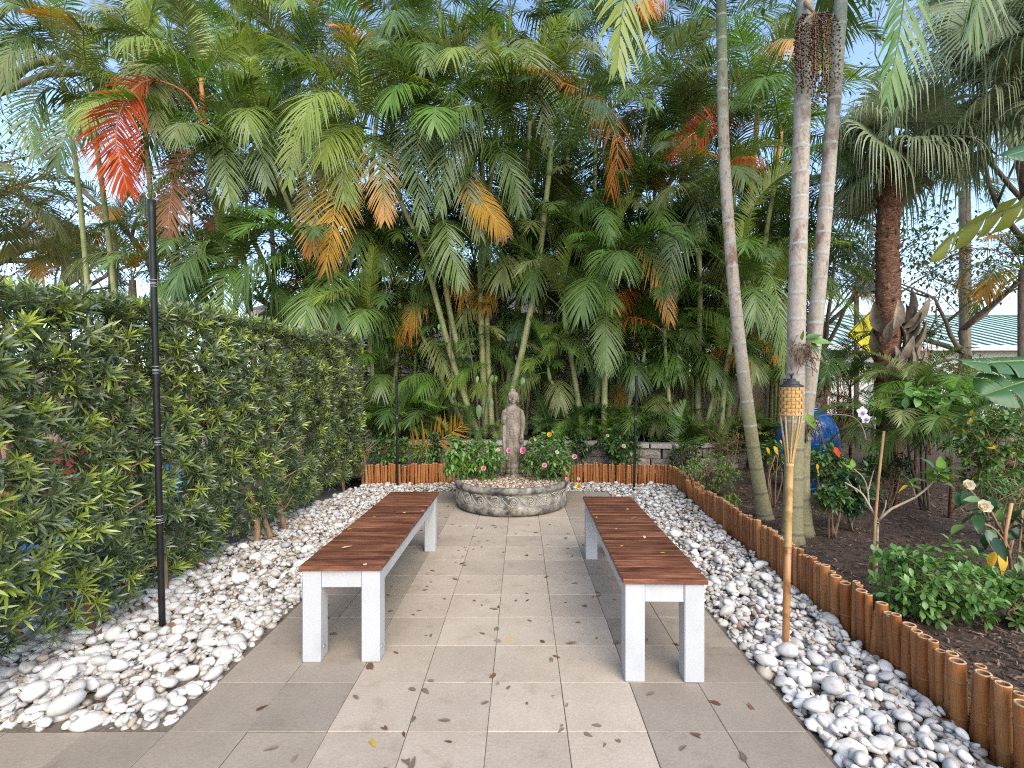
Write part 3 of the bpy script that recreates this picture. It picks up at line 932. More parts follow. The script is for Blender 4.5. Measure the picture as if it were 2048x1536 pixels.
# ------------------------------------------------------------------ benches
def bench(label, c0, c1, width, tilt, seed):
    """c0, c1: front and rear centre of the seat top"""
    r = random.Random(seed)
    d = Vector((c1[0] - c0[0], c1[1] - c0[1], 0)); Lb = d.length; d.normalize()
    ang = math.atan2(-d.x, d.y)
    root = thing('bench', label, 'bench', (c0[0], c0[1], 0))
    root.rotation_euler = (0, 0, ang)
    Ht, th = 0.460, 0.022
    leg = .088
    lm = Acc().box((0, 0, (Ht - th) / 2), (leg, leg, Ht - th), bev=.004).mesh('leg', M['bench_white'], smooth=False)

    def put(name, mesh, loc, **kw):
        o = bpy.data.objects.new(name, mesh); COL.objects.link(o); o.parent = root; o.location = loc
        return o
    ins = .012
    boltm = Acc().lathe([(.0, .003), (.006, .003), (.011, .0015), (.011, -.001)], sides=10).mesh('bolt', M['steel'])
    for sx in (-1, 1):
        for yy_ in (ins + leg / 2, Lb - ins - leg / 2):
            lo = put('leg', lm, (sx * (width / 2 - ins - leg / 2), yy_, 0))
            bo = bpy.data.objects.new('bolt', boltm); COL.objects.link(bo); bo.parent = lo; bo.location = (leg / 2, 0, .055); bo.rotation_euler = (0, math.pi / 2, 0)
    ap = .085
    ly = Lb - 2 * ins - 2 * leg
    am = Acc().box((0, 0, 0), (.028, ly, ap), bev=.003).mesh('long_rail', M['bench_white'], smooth=False)
    em = Acc().box((0, 0, 0), (width - 2 * ins - 2 * leg, .028, ap), bev=.003).mesh('end_rail', M['bench_white'], smooth=False)
    for sx in (-1, 1):
        put('long_rail', am, (sx * (width / 2 - ins - .022), Lb / 2, Ht - th - ap / 2))
    put('end_rail', em, (0, ins + .022, Ht - th - ap / 2))
    put('end_rail', em, (0, Lb - ins - .022, Ht - th - ap / 2))
    ns = 21
    pitch = Lb / ns
    sm = Acc().box((0, 0, 0), (width, pitch - .0022, th), bev=.0018).mesh('slat', M['bench_wood'], smooth=False)
    for i in range(ns):
        o = put('slat', sm, (r.uniform(-.0012, .0012), (i + .5) * pitch, Ht - th / 2 + r.uniform(-.0007, .0007)))
        if r.random() < .5: o.rotation_euler.z = math.pi
    return root, ang


b1, ang1 = bench('white bench with brown slatted seat, the one left of the round planter', (-.858, 2.262), (-.872, 3.915), .392, 0, 1)
b2, ang2 = bench('white bench with brown slatted seat, the one right of the round planter', (.634, 2.105), (.667, 3.74), .374, 0, 2)

# ------------------------------------------------------------------ fallen leaves
def leaf_tmpl(l=1.0, w=.4, seg=4, fold=.25, curl=.2, shape='ovate', stem=.0):
    """one leaf along +X, folded on its midrib; 3 verts per cross-section"""
    V, Q, al = [], [], []
    for i in range(seg + 1):
        t = i / seg
        if shape == 'ovate': pw = math.sin(math.pi * min(1, .04 + .96 * t) ** .72)
        elif shape == 'obovate': pw = math.sin(math.pi * (.03 + .94 * t) ** 1.5)
        else: pw = math.sin(math.pi * (.06 + .9 * t))
        pw = max(pw, .03) * w / 2 * l
        x = t * l; z = -curl * l * t * t
        V += [(x, -pw, z + fold * pw), (x, 0, z), (x, pw, z + fold * pw)]
        if i:
            b_ = (i - 1) * 3
            Q += [(b_, b_ + 3, b_ + 4, b_ + 1), (b_ + 1, b_ + 4, b_ + 5, b_ + 2)]
    return np.array(V), Q, []


dl_shapes = [leaf_tmpl(1, .42, 4, .35, .12), leaf_tmpl(1, .36, 4, .7, -.22), leaf_tmpl(1, .50, 4, .25, .3), leaf_tmpl(1, .30, 4, 1.0, .2)]
dl = {mk_: [Acc().raw(t[0] - np.array([.5, 0, -.02]), t[1], None, .5).mesh('fallen_leaf', M[mk_]) for t in dl_shapes] for mk_ in ('dead_leaf', 'dead_leaf_pale', 'dead_leaf_cream', 'leaf_yellow')}
r = random.Random(3)


def fallen(x, y, z, size, mk_, label, group, tilt=.12):
    o = link('fallen_leaf', dl[mk_][r.randrange(4)], None, (x, y, z + size * .03), (r.gauss(0, tilt), r.gauss(0, tilt), r.random() * 6.28), (size, size, size * (.45 if tilt < .2 else 1)))
    return tag(o, label, 'leaf', group)


n = 0
while n < 170:
    Yl = 1.35 + 4.4 * r.random() ** 1.1
    Xl = r.gauss(-.1, .62) if r.random() < .75 else r.uniform(-2.2, 1.05)
    if not (-1.30 < Xl < 1.05 or (Xl < -1.3 and Yl < 1.78)) or abs(Xl * FP / Yl + VX - 1024) > 1024: continue
    if (Xl + .01) ** 2 + (Yl - 5.44) ** 2 < .72 ** 2: continue
    if any(abs(Xl - lx) < .07 and abs(Yl - ly) < .07 for lx in (-1.0, -.73, .5, .78) for ly in (2.16, 2.31, 3.65, 3.86)): continue
    pale = r.random() < .75
    if -.737 < Xl < .477: where = 'near the planter' if Yl > 3.9 else 'between the two benches' if Yl > 2.25 else 'in front of the benches'; strip = 'light pavers'
    else: where = ('under or behind the ' if Yl > 2.25 else 'in front of the ') + ('left bench' if Xl < 0 else 'right bench'); strip = 'dark pavers'
    fallen(Xl, Yl, 0.0, r.uniform(.028, .062), 'dead_leaf_pale' if pale else 'dead_leaf',
           ('small dry tan leaf on the ' if pale else 'curled brown leaf on the ') + strip + ' ' + where, 'dry leaves scattered on the pavers')
    n += 1
for (px, py, mk_, lab, sz) in ((1018, 1282, 'leaf_yellow', 'yellow leaf on the pavers in the middle of the walkway', .06), (745, 1487, 'leaf_yellow', 'yellow leaf beside a brown one on the pavers near the lower edge', .06),
                               (740, 1336, 'dead_leaf', 'rust coloured leaf at the foot of the left bench leg', .07)):
    p = Gp(px, py)
    tag(fallen(p.x, p.y, 0, sz, mk_, lab, None), lab)
cnt = 0
while cnt < 150:
    s = r.choice(stL if r.random() < .5 else stR)
    if not (s[1] < 5.2): continue
    x, y = s[0] + r.gauss(0, .04), s[1] + r.gauss(0, .04)
    if not (inside(np.array([x]), np.array([y]), bedL)[0] or inside(np.array([x]), np.array([y]), bedR)[0]): continue
    fallen(x, y, top_h(x, y) - .006, r.uniform(.04, .085), 'dead_leaf', 'brown dead leaf among white pebbles ' + ('near the tall black torch pole' if x < -1.2 and y < 3.2 else 'along the hedge behind the left bench' if x < -1.2 else 'beside the bamboo torch' if y < 2.9 else 'right of the right bench' if y < 4.4 else 'by the far corner of the bamboo edging'), 'dead leaves among the white pebbles', .45)
    cnt += 1
# crumbs of leaf and bark between the stones
n = 1600
pk_ = [r.choice(stL if r.random() < .5 else stR) for _ in range(n)]
xx = np.array([q_[0] for q_ in pk_]) + rng.normal(0, .03, n); yy = np.array([q_[1] for q_ in pk_]) + rng.normal(0, .03, n)
ok = inside(xx, yy, bedL) | inside(xx, yy, bedR)
xx, yy = xx[ok], yy[ok]
n = len(xx)
zz = np.array([top_h(x, y) for x, y in zip(xx, yy)]) - .002
L = rng.uniform(.006, .030, n); W = L * rng.uniform(.15, .5, n)
yaw = rng.random(n) * 6.283; tl = rng.normal(0, .5, n)
c, s_ = np.cos(yaw), np.sin(yaw)
Mx = np.zeros((n, 3, 3))
Mx[:, 0, 0] = c * L * np.cos(tl); Mx[:, 1, 0] = s_ * L * np.cos(tl); Mx[:, 2, 0] = L * np.sin(tl)
Mx[:, 0, 1] = -s_ * W; Mx[:, 1, 1] = c * W
Mx[:, 2, 2] = W * .5
a = Acc().inst(chip, Mx, np.stack([xx, yy, zz], 1), rng.random(n))
o = a.obj('leaf_litter', M['mulch'], smooth=False, kind='stuff')
tag(o, 'brown crumbs of leaf and bark between the white pebbles', 'litter')
USED = set()
for (root, c0, c1, wd, side, lst) in ((b1, (-.858, 2.262), (-.872, 3.915), .392, 'left', [(694, 1095, 'dead_leaf_cream', .07), (730, 1127, 'dead_leaf_cream', .05), (697, 1058, 'leaf_yellow', .05), (748, 1033, 'leaf_yellow', .045), (793, 1033, 'dead_leaf_cream', .04), (790, 1022, 'dead_leaf_pale', .05), (808, 1025, 'dead_leaf_cream', .035), (846, 1021, 'dead_leaf_cream', .04), (795, 1002, 'dead_leaf', .05)]),
                                     (b2, (.634, 2.105), (.667, 3.74), .374, 'right', [(1289, 1074, 'dead_leaf_cream', .05), (1268, 1037, 'dead_leaf_pale', .07), (1255, 1018, 'dead_leaf_cream', .04), (1193, 1034, 'dead_leaf_cream', .035), (1244, 1091, 'leaf_yellow', .035), (1272, 1061, 'dead_leaf', .05), (1326, 1106, 'leaf_yellow', .04), (1231, 1057, 'dead_leaf_cream', .03)])):
    for (px, py, mk_, sz) in lst:
        p = Gp(px, py, .462)
        k_ = lst.index((px, py, mk_, sz))
        look = {'dead_leaf_cream': 'curled cream leaf', 'leaf_yellow': 'small yellow leaf', 'dead_leaf_pale': 'flat tan leaf', 'dead_leaf': 'rust brown leaf'}[mk_]
        near = ('front end', 'front half', 'middle', 'rear half', 'rear end')[min(4, int((p.y - c0[1]) / 1.64 * 5))]
        edge = 'inner edge' if abs(p.x) < abs(c0[0]) - .05 else 'outer edge' if abs(p.x) > abs(c0[0]) + .05 else 'centre line'
        lab_ = f'{look} on the {side} bench seat, {near}, by its {edge}'
        if lab_ in USED: lab_ = 'tiny ' + lab_
        USED.add(lab_)
        fallen(p.x, p.y, .4605, sz * .8, mk_, lab_, f'leaves on the {side} bench', .06)

# ================================================================== PLANTER AND STATUE
PC = Vector((-0.012 - .09 + .0, 5.44, 0))
PC = Vector(((1023 - VX) / FP * 5.44, 5.44, 0))
planter = thing('round_planter', 'low round weathered stone planter carved with wave scrolls', 'planter', PC)
a = Acc()
a.lathe([(.585, .0), (.605, .012), (.628, .03), (.632, .085), (.628, .094), (.622, .098), (.619, .225), (.624, .232), (.640, .240), (.646, .262), (.640, .288), (.628, .296), (.600, .297), (.585, .288), (.580, .20), (.578, .18)], PC, 96)
a.obj('bowl', M['planter'], planter)
# carved wave scrolls: a spiral with its tail sweeping to the next one
nsc = 22
R0 = .620


def wrap(u, z, out=0.0):
    """u: metres along the wall -> point on the cylinder, angle 0 facing the camera"""
    an = u / R0
    return Vector(((R0 + out) * math.sin(an), -(R0 + out) * math.cos(an), z))


def scroll_mesh():
    step = 2 * math.pi * R0 / nsc
    a = Acc()
    sp = []
    for i in range(34):
        t = i / 33
        an = .5 + t * 2 * math.pi * 2.1
        rr = .008 + .036 * t
        sp.append((rr * math.cos(an), .150 + rr * math.sin(an) * 1.05))
    tail = [(sp[-1][0], sp[-1][1])]
    x0, z0 = sp[-1]
    full = sp + [(x0 - .02, z0 + .016 if False else z0 + .02), (x0 - .055, .205), (x0 - .085, .216), (x0 - .11, .203)]
    pts = [wrap(u, z, .001) for u, z in full]
    a.tube(pts, [.0075] * len(pts), 6)
    a2 = [(.052, .118), (.02, .102), (-.03, .108), (-.075, .140), (-.11, .178), (-.125, .206)]
    a.tube([wrap(u, z, .001) for u, z in [(p.x, p.y) for p in smooth_pts([(u, z, 0) for u, z in a2], 12)]], .006, 6)
    for k, (u, z) in enumerate(((-.055, .192), (-.035, .203), (-.012, .206))):
        v = wrap(u, z, .0)
        a.ell(v, (.013, .010, .011), 8, 6)
    return a.mesh('scroll_relief', M['planter_relief'])


sm = scroll_mesh()
for i in range(nsc):
    link('scroll_relief', sm, planter, PC, (0, 0, 2 * math.pi * i / nsc + .06))
# pebbles filling the planter
a = Acc()
n = 1500
rr = .575 * np.sqrt(rng.random(n)); th = rng.random(n) * 6.283
xx, yy = rr * np.cos(th), rr * np.sin(th)
a.lathe([(.58, .245), (.4, .252), (.0, .256)], PC, 40)
for ti in range(8):
    sel = np.arange(ti, n, 8)
    Ms = []
    for k in sel:
        s = rng.uniform(.011, .024)
        Ms.append(np.array(Matrix.Rotation(rng.random() * 6.28, 3, 'Z') @ Matrix.Rotation(rng.normal(0, .3), 3, 'X') @ Matrix.Diagonal((s, s * .8, s * .62))))
    a.inst(PTL[ti], np.array(Ms), np.stack([xx[sel] + PC.x, yy[sel] + PC.y, .262 + rng.random(len(sel)) * .012], 1))
M['river'] = leafmat('river_gravel', [(0.0, (0.10, 0.07, 0.05)), (0.3, (0.24, 0.15, 0.10)), (0.6, (0.36, 0.25, 0.17)), (0.85, (0.44, 0.35, 0.27)), (1.0, (0.62, 0.57, 0.50))], 0.55, 0, wo=0)
o = a.obj('gravel', M['river'], kind='stuff')
tag(o, 'brown and tan river gravel filling the round planter', 'gravel')

# ---- statue: one continuous figure on a carved pedestal
ST = P(1026, 955, 5.60); ST.z = .262
statue = thing('statue', 'weathered brown stone statue of a robed figure with one raised hand', 'statue', ST)


def loft(a, rings, seg=40):
    """rings: (z, rx, ry, cx, cy, power)"""
    V = []
    for z, rx, ry, cx, cy, e in rings:
        for j in range(seg):
            t = 2 * math.pi * j / seg
            c, s = math.cos(t), math.sin(t)
            V.append((cx + rx * math.copysign(abs(c) ** e, c), cy + ry * math.copysign(abs(s) ** e, s), z))
    n = len(rings)
    Q = [(i * seg + j, i * seg + (j + 1) % seg, (i + 1) * seg + (j + 1) % seg, (i + 1) * seg + j) for i in range(n - 1) for j in range(seg)]
    V += [(rings[0][3], rings[0][4], rings[0][0]), (rings[-1][3], rings[-1][4], rings[-1][0])]
    T = [(n * seg, (j + 1) % seg, j) for j in range(seg)] + [(n * seg + 1, (n - 1) * seg + j, (n - 1) * seg + (j + 1) % seg) for j in range(seg)]
    a.raw(V, Q, T)


a = Acc()
loft(a, [(.160, .088, .062, 0, 0, 1), (.19, .090, .064, 0, 0, 1), (.30, .094, .066, 0, 0, 1), (.46, .098, .07, 0, 0, 1), (.60, .094, .068, 0, 0, 1), (.70, .096, .066, 0, 0, 1),
         (.76, .100, .063, 0, 0, 1), (.80, .094, .056, 0, .002, 1), (.825, .07, .045, 0, .004, 1), (.845, .040, .034, 0, .004, 1), (.87, .036, .034, 0, .002, 1), (.89, .036, .034, 0, 0, 1)])
# mantle panels at both sides
for sx in (-1, 1):
    loft(a, [(.20, .016, .042, sx * .098, .005, .8), (.36, .021, .05, sx * .103, .004, .8), (.52, .023, .052, sx * .106, .002, .8), (.66, .024, .05, sx * .106, .0, .8), (.76, .024, .046, sx * .100, .0, .9), (.80, .016, .034, sx * .088, 0, 1)], 20)
# left arm (image right): hangs, palm turned out at the hip
a.tube([(.092, 0, .785), (.112, -.006, .70), (.116, -.018, .60), (.108, -.045, .53), (.102, -.066, .50)], [.030, .030, .028, .022, .015], 14)
a.ell((.101, -.074, .478), (.025, .012, .034), 12, 8)
for k, (dx, ln) in enumerate(((-.017, .044), (-.0055, .054), (.006, .052), (.017, .042))):
    a.tube([(.101 + dx, -.072, .462), (.101 + dx * 1.15, -.076, .462 - ln * .55), (.101 + dx * 1.2, -.074, .462 - ln)], [.0072, .0064, .0045], 7)
a.tube([(.088, -.074, .488), (.079, -.080, .470), (.078, -.082, .456)], [.006, .0055, .004], 7)
# right arm (image left): elbow bent, hand raised at the chest
a.tube([(-.092, 0, .785), (-.112, -.006, .71), (-.114, -.018, .635), (-.106, -.055, .645), (-.098, -.078, .672)], [.030, .030, .027, .022, .016], 14)
a.ell((-.096, -.086, .702), (.026, .012, .034), 12, 8)
for k, (dx, ln) in enumerate(((-.018, .040), (-.006, .052), (.006, .054), (.017, .044))):
    a.tube([(-.096 + dx, -.085, .716), (-.096 + dx * 1.15, -.089, .722 + ln * .55), (-.096 + dx * 1.2, -.086, .722 + ln)], [.0072, .0064, .0045], 7)
a.tube([(-.082, -.086, .692), (-.073, -.092, .708), (-.072, -.093, .722)], [.006, .0055, .004], 7)
# head
a.ell((0, -.004, .935), (.0585, .062, .070), 32, 24)
a.ell((0, -.010, .905), (.046, .050, .040), 24, 16)
a.ell((0, .004, .965), (.063, .064, .050), 32, 20)          # hair cap
a.ell((0, .004, 1.012), (.034, .036, .033), 20, 14)         # topknot
a.ell((0, .002, 1.036), (.012, .012, .012), 12, 8)
for sx in (-1, 1):
    a.ell((sx * .060, .006, .925), (.009, .016, .034), 12, 10)
    a.ell((sx * .060, .004, .893), (.008, .011, .016), 12, 8)
    a.ell((sx * .023, -.0595, .945), (.016, .007, .0055), 14, 8)     # eyelids
    a.tube([(sx * .006, -.066, .955), (sx * .02, -.066, .963), (sx * .038, -.056, .958)], [.003, .0035, .002], 6)
    a.ell((sx * .030, -.048, .915), (.018, .014, .016), 12, 8)       # cheeks
a.tube([(0, -.062, .957), (0, -.069, .938), (0, -.076, .925)], [.005, .006, .0085], 8)
a.ell((-.008, -.066, .922), (.006, .006, .005), 8, 6); a.ell((.008, -.066, .922), (.006, .006, .005), 8, 6)
a.tube([(-.019, -.056, .9045), (-.009, -.063, .9025), (0, -.065, .9035), (.009, -.063, .9025), (.019, -.056, .9045)], [.002, .004, .0045, .004, .002], 7)
a.tube([(-.012, -.058, .8965), (0, -.063, .8945), (.012, -.058, .8965)], [.003, .005, .003], 7)
a.ell((0, -.050, .880), (.018, .014, .013), 12, 8)
me = a.mesh('figure_src', M['statue'])
tmp = bpy.data.objects.new('figure_src', me)
COL.objects.link(tmp)
rm = tmp.modifiers.new('r', 'REMESH'); rm.mode = 'VOXEL'; rm.voxel_size = .0036; rm.use_smooth_shade = True
sm_ = tmp.modifiers.new('s', 'SMOOTH'); sm_.iterations = 2; sm_.factor = .5
bpy.context.view_layer.update()
dg = bpy.context.evaluated_depsgraph_get()
fig = bpy.data.meshes.new_from_object(tmp.evaluated_get(dg))
fig.name = 'figure'
bpy.data.objects.remove(tmp)
v = np.zeros(len(fig.vertices) * 3); fig.vertices.foreach_get('co', v); v = v.reshape(-1, 3)
nr = np.zeros(len(fig.vertices) * 3); fig.vertices.foreach_get('normal', nr); nr = nr.reshape(-1, 3)
x, y, z = v.T
front = np.clip(-nr[:, 1], 0, 1)
body = (z < .835) & (np.abs(x) < .088)
# hanging folds: nested U curves on the chest, belly and thighs, upright folds on the skirt
d = np.zeros(len(v))
for (cz, w, per, z0, z1) in ((.86, 1.0, .030, .66, .80), (.66, 1.0, .034, .42, .64)):
    rr_ = np.sqrt((x * 1.15) ** 2 + ((z - cz) * w) ** 2)
    k = np.clip((z - z0) / .03, 0, 1) * np.clip((z1 - z) / .03, 0, 1)
    d += -k * .003 * np.clip(np.cos(2 * math.pi * rr_ / per) * 1.6 - .6, 0, 1)
k = np.clip((.50 - z) / .12, 0, 1)
d += -k * .004 * np.clip(np.cos(x * 2 * math.pi / .030) * 1.5 - .5, 0, 1)
d *= front * body
side = (np.abs(x) >= .088) & (z < .62) & (z > .18)
d += side * -.004 * np.clip(np.cos(y * 2 * math.pi / .026) * 1.5 - .4, 0, 1)
v = v + nr * d[:, None]
fig.vertices.foreach_set('co', v.ravel())
fig.polygons.foreach_set('use_smooth', np.ones(len(fig.polygons), bool))
if not fig.materials: fig.materials.append(M['statue'])
else: fig.materials[0] = M['statue']
link('figure', fig, statue)
a = Acc()
a.lathe([(.122, -.02), (.120, .01), (.105, .04), (.088, .052), (.080, .056)], ST, 40)
ped = a.obj('pedestal', M['statue'], statue)
a = Acc()
a.lathe([(.078, .054), (.096, .062), (.100, .075), (.098, .088), (.082, .098), (.070, .104), (.074, .112), (.082, .120), (.084, .150), (.080, .162), (0, .164)], ST, 40)
a.obj('lotus_base', M['statue'], statue)
am = Acc()
pt_ = leaf_tmpl(.052, .75, 4, .3, .2)
am.raw(pt_[0], pt_[1], None)
pm_ = am.mesh('base_petal', M['statue'])
for i in range(14):
    an = 2 * math.pi * i / 14
    o = link('base_petal', pm_, statue, ST + Vector((.097 * math.cos(an), .097 * math.sin(an), .062)), Matrix.Rotation(an, 3, 'Z').to_euler())
    o.rotation_euler = (Matrix.Rotation(an, 3, 'Z') @ Matrix.Rotation(-1.25, 3, 'Y')).to_euler()

# ================================================================== TORCH POLES
def black_pole(label, base, top, r0, bands, hook, flare=True):
    base, top = Vector(base), Vector(top)
    root = thing('torch_pole', label, 'torch pole', base)
    L_ = (top - base).length; d = (top - base).normalized()
    a = Acc()
    pr = [(0, 1), (.04, 1), (.84, 1.0), (.93, 1.05), (.97, 1.16), (1, 1.2)] if flare else [(0, 1), (.97, 1), (1, 1.3)]
    pts = [base + d * L_ * t for t, _ in pr]
    pts[0] = base - d * .08
    a.tube(pts, [r0 * k for _, k in pr], 16)
    a.obj('pole', M['metal_black'], root)
    for bt in bands:
        a = Acc()
        for off in (0, .012, .020, .036):
            c = base + d * (L_ * bt + off)
            a.tube([c - d * .0009, c + d * .0009], r0 * 1.012, 16)
        a.obj('pinstripe_band', M['pinstripe'], root)
    if hook:
        a = Acc()
        pts = [top + Vector((.032 * math.cos(t), .032 * math.sin(t), .006 + .035 * (1 + math.cos(t * 1.0 - 1.57)) * 0)) + Vector((0, 0, .012)) for t in np.linspace(.9, 5.4, 12)]
        pts = [top + Vector((x_, y_, z_)) for x_, y_, z_ in ((-.018, 0, .042), (-.030, 0, .028), (-.020, 0, .008), (0, 0, .001), (.021, 0, .008), (.031, 0, .026), (.018, 0, .044))]
        a.tube(pts, .003, 6)
        a.obj('broken_ring', M['steel'], root)
    return root


pb = Gp(325, 1266); pt = P(303, 400, pb.y)
black_pole('tall black metal torch pole standing in pebbles before the hedge', pb, pt, .0155, (.255, .435, .60, .80), True)
pb = Gp(795, 976); pt = P(793, 752, pb.y)
black_pole('slim black torch pole behind the left bench by the bamboo edging', pb, pt, .016, (.62,), False)
pb = Gp(1268, 981); pt = P(1273, 752, pb.y)
black_pole('slim black torch pole behind the right bench by the bamboo edging', pb, pt, .016, (.62,), False)
for (px, py, Yv) in ():
    pass

# bamboo torch with woven basket
tb = Gp(1571, 1298); tt = P(1583, 770, tb.y)
torch = thing('bamboo_torch', 'bamboo garden torch with woven basket and black lid by the edging', 'torch', tb)
d = (tt - tb); LT = d.length; d = d.normalized()
a = Acc()
zs = [(-.06, 1.0), (.0, 1.0), (.135, 1.0), (.14, 1.12), (.146, 1.0), (.255, 1.0), (.26, 1.12), (.266, 1.0), (.385, 1.0)]
a.tube([tb + d * (LT * t) for t, _ in zs], [.0165 * k for _, k in zs], 12)
a.obj('burnt_foot', M['torch_foot'], torch)
a = Acc()
zs = [(.385, 1.0), (.39, 1.14), (.397, 1.0), (.52, 1.02), (.525, 1.15), (.531, 1.02), (.605, 1.03), (.61, 1.18), (.618, 1.03), (.69, 1.05), (.695, 1.2), (.705, 1.05)]
a.tube([tb + d * (LT * t) for t, _ in zs], [.0165 * k for _, k in zs], 12)
a.obj('pole', M['torch_bamboo'], torch)
zb0, zb1 = LT * .885, LT * .993            # basket
bk0 = tb + d * (LT * .70)
for i in range(9):
    an = 2 * math.pi * i / 9 + .2
    rad = Vector((math.cos(an), math.sin(an), 0))
    pts = [bk0 + rad * .013, bk0 + d * .05 + rad * .018, tb + d * (zb0 - .05) + rad * .042, tb + d * (zb0 + .005) + rad * .048]
    a = Acc().tube(smooth_pts(pts, 8), .0048, 6)
    a.obj('split_strip', M['torch_bamboo'], torch)
a = Acc()
hb = zb1 - zb0
nb = 8
for k in range(nb):
    V, Q = [], []
    z0 = zb0 + hb * (k + .06) / nb; z1 = zb0 + hb * (k + .94) / nb
    for j in range(36):
        an = 2 * math.pi * j / 36
        ww = .0505 + .0042 * math.sin(9 * an + math.pi * k)
        for z_ in (z0, z1):
            V.append(tb + d * z_ + Vector((math.cos(an) * ww, math.sin(an) * ww, 0)))
    Q = [(2 * j, 2 * ((j + 1) % 36), 2 * ((j + 1) % 36) + 1, 2 * j + 1) for j in range(36)]
    Acc().raw([tuple(v_) for v_ in V], Q).obj('woven_band', M['basket'], torch)
for i in range(18):
    an = 2 * math.pi * (i + .5) / 18 * 1.0
    rad = Vector((math.cos(an), math.sin(an), 0)); sd = Vector((-rad.y, rad.x, 0)) * .0065
    V = []
    for kk in range(2 * nb + 1):
        z_ = zb0 + hb * kk / (2 * nb)
        k = (kk // 2) % 2
        ww = .0505 - .003 * math.sin(9 * an + math.pi * (kk / 2 - .5)) * 1.3
        V += [tuple(tb + d * z_ + rad * ww - sd), tuple(tb + d * z_ + rad * ww + sd)]
    Acc().raw(V, [(2 * q_, 2 * q_ + 1, 2 * q_ + 3, 2 * q_ + 2) for q_ in range(2 * nb)]).obj('upright_strip', M['basket'], torch)
a = Acc()
for t_ in (zb0 + .003, zb1 - .002):
    ring = [tb + d * t_ + Vector((math.cos(q_) * .052, math.sin(q_) * .052, 0)) for q_ in np.linspace(0, 2 * math.pi, 25)]
    a.tube(ring, .0035, 6, False)
a.obj('binding_ring', M['bamboo_cut'], torch)
a = Acc()
tp = tb + d * zb1
a.lathe([(.0, -.10), (.040, -.10), (.040, -.002)], tp, 20)
a.obj('fuel_can', M['steel'], torch)
a = Acc()
a.lathe([(.030, -.004), (.056, .000), (.055, .006), (.040, .013), (.036, .016), (.035, .026), (.020, .029), (.019, .040), (.008, .042), (.0, .042)], tp, 24)
a.obj('lid', M['lid_black'], torch)
a = Acc()
for i in range(9):
    an = i * 2.4
    a.tube([tp + Vector((0, 0, .040)), tp + Vector((.004 * math.cos(an), .004 * math.sin(an), .056)), tp + Vector((.013 * math.cos(an), .013 * math.sin(an), .064 + .004 * (i % 3)))], [.003, .0025, .001], 5)
a.obj('wick', M['lid_black'], torch)

# ================================================================== RETAINING WALL, GARDEN WALL, FENCE, HOUSES
rw = thing('retaining_wall', 'low curved retaining wall of split stone blocks with pale caps', 'retaining wall', (0.5, 7.2, 0))
RW = smooth_pts([(-2.6, 7.5, 0), (-1.4, 7.42, 0), (-.4, 7.36, 0), (.7, 7.28, 0), (1.5, 7.1, 0), (2.2, 6.95, 0), (2.9, 7.2, 0), (3.6, 7.8, 0)], 240)
RL = [0.0]
for i in range(1, 240): RL.append(RL[-1] + (RW[i] - RW[i - 1]).length)


def on_rw(d_):
    k = 0
    while k < 238 and RL[k + 1] < d_: k += 1
    return RW[k].lerp(RW[k + 1], (d_ - RL[k]) / (RL[k + 1] - RL[k])), (RW[k + 1] - RW[k]).normalized()


r = random.Random(9)


def rough_block(sz, seed):
    import bmesh
    bm = bmesh.new()
    bmesh.ops.create_grid(bm, x_segments=4, y_segments=3, size=.5)
    V, Q = [], []
    n1, n2 = 5, 4
    for j in range(n2):
        for i in range(n1):
            u, w = i / (n1 - 1) - .5, j / (n2 - 1) - .5
            e = 0 if i in (0, n1 - 1) or j in (0, n2 - 1) else -.018 - .014 * mnoise.noise((i * 1.7, j * 1.9, seed))
            V.append((u * sz[0], -sz[1] / 2 + e, w * sz[2]))
    Q = [(j * n1 + i, j * n1 + i + 1, (j + 1) * n1 + i + 1, (j + 1) * n1 + i) for j in range(n2 - 1) for i in range(n1 - 1)]
    bm.free()
    a = Acc()
    a.raw(V, Q)
    hx, hy, hz = sz[0] / 2, sz[1] / 2, sz[2] / 2
    a.raw([(-hx, -hy, -hz), (hx, -hy, -hz), (hx, hy, -hz), (-hx, hy, -hz), (-hx, -hy, hz), (hx, -hy, hz), (hx, hy, hz), (-hx, hy, hz)], [(4, 5, 6, 7), (3, 2, 1, 0), (0, 3, 7, 4), (1, 5, 6, 2), (2, 3, 7, 6)])
    return a.mesh('block', M['wall_block'], smooth=False)


bms = [rough_block((.287, .2, .142), i) for i in range(5)]
cms = [Acc().box((0, 0, 0), (.297, .27, .066), bev=.008).mesh('cap_stone', M['wall_cap'], smooth=False) for i in range(1)]
for course in range(3):
    dd = .02 + (course % 2) * .145
    while dd < RL[-1] - .2:
        p, t = on_rw(dd + .145)
        link('block', bms[r.randrange(5)], rw, (p.x, p.y + .012 * course, .075 + .147 * course), (0, 0, math.atan2(t.y, t.x)))
        dd += .291
dd = 0
while dd < RL[-1] - .2:
    p, t = on_rw(dd + .15)
    link('cap_stone', cms[0], rw, (p.x, p.y + .01, .475 + r.uniform(-.003, .003)), (r.gauss(0, .008), r.gauss(0, .008), math.atan2(t.y, t.x) + r.gauss(0, .012)))
    dd += .301
# planting soil on the terrace behind it
a = Acc()
V, Q = [], []
for i in range(0, 240, 6):
    p = RW[i]
    V += [(p.x, p.y + .10, .44), (p.x * 1.12, 9.4, .50)]
Q = [(2 * i, 2 * i + 2, 2 * i + 3, 2 * i + 1) for i in range(len(V) // 2 - 1)]
a.raw(V, Q)
a.obj('terrace_soil', M['soil'], kind='structure')

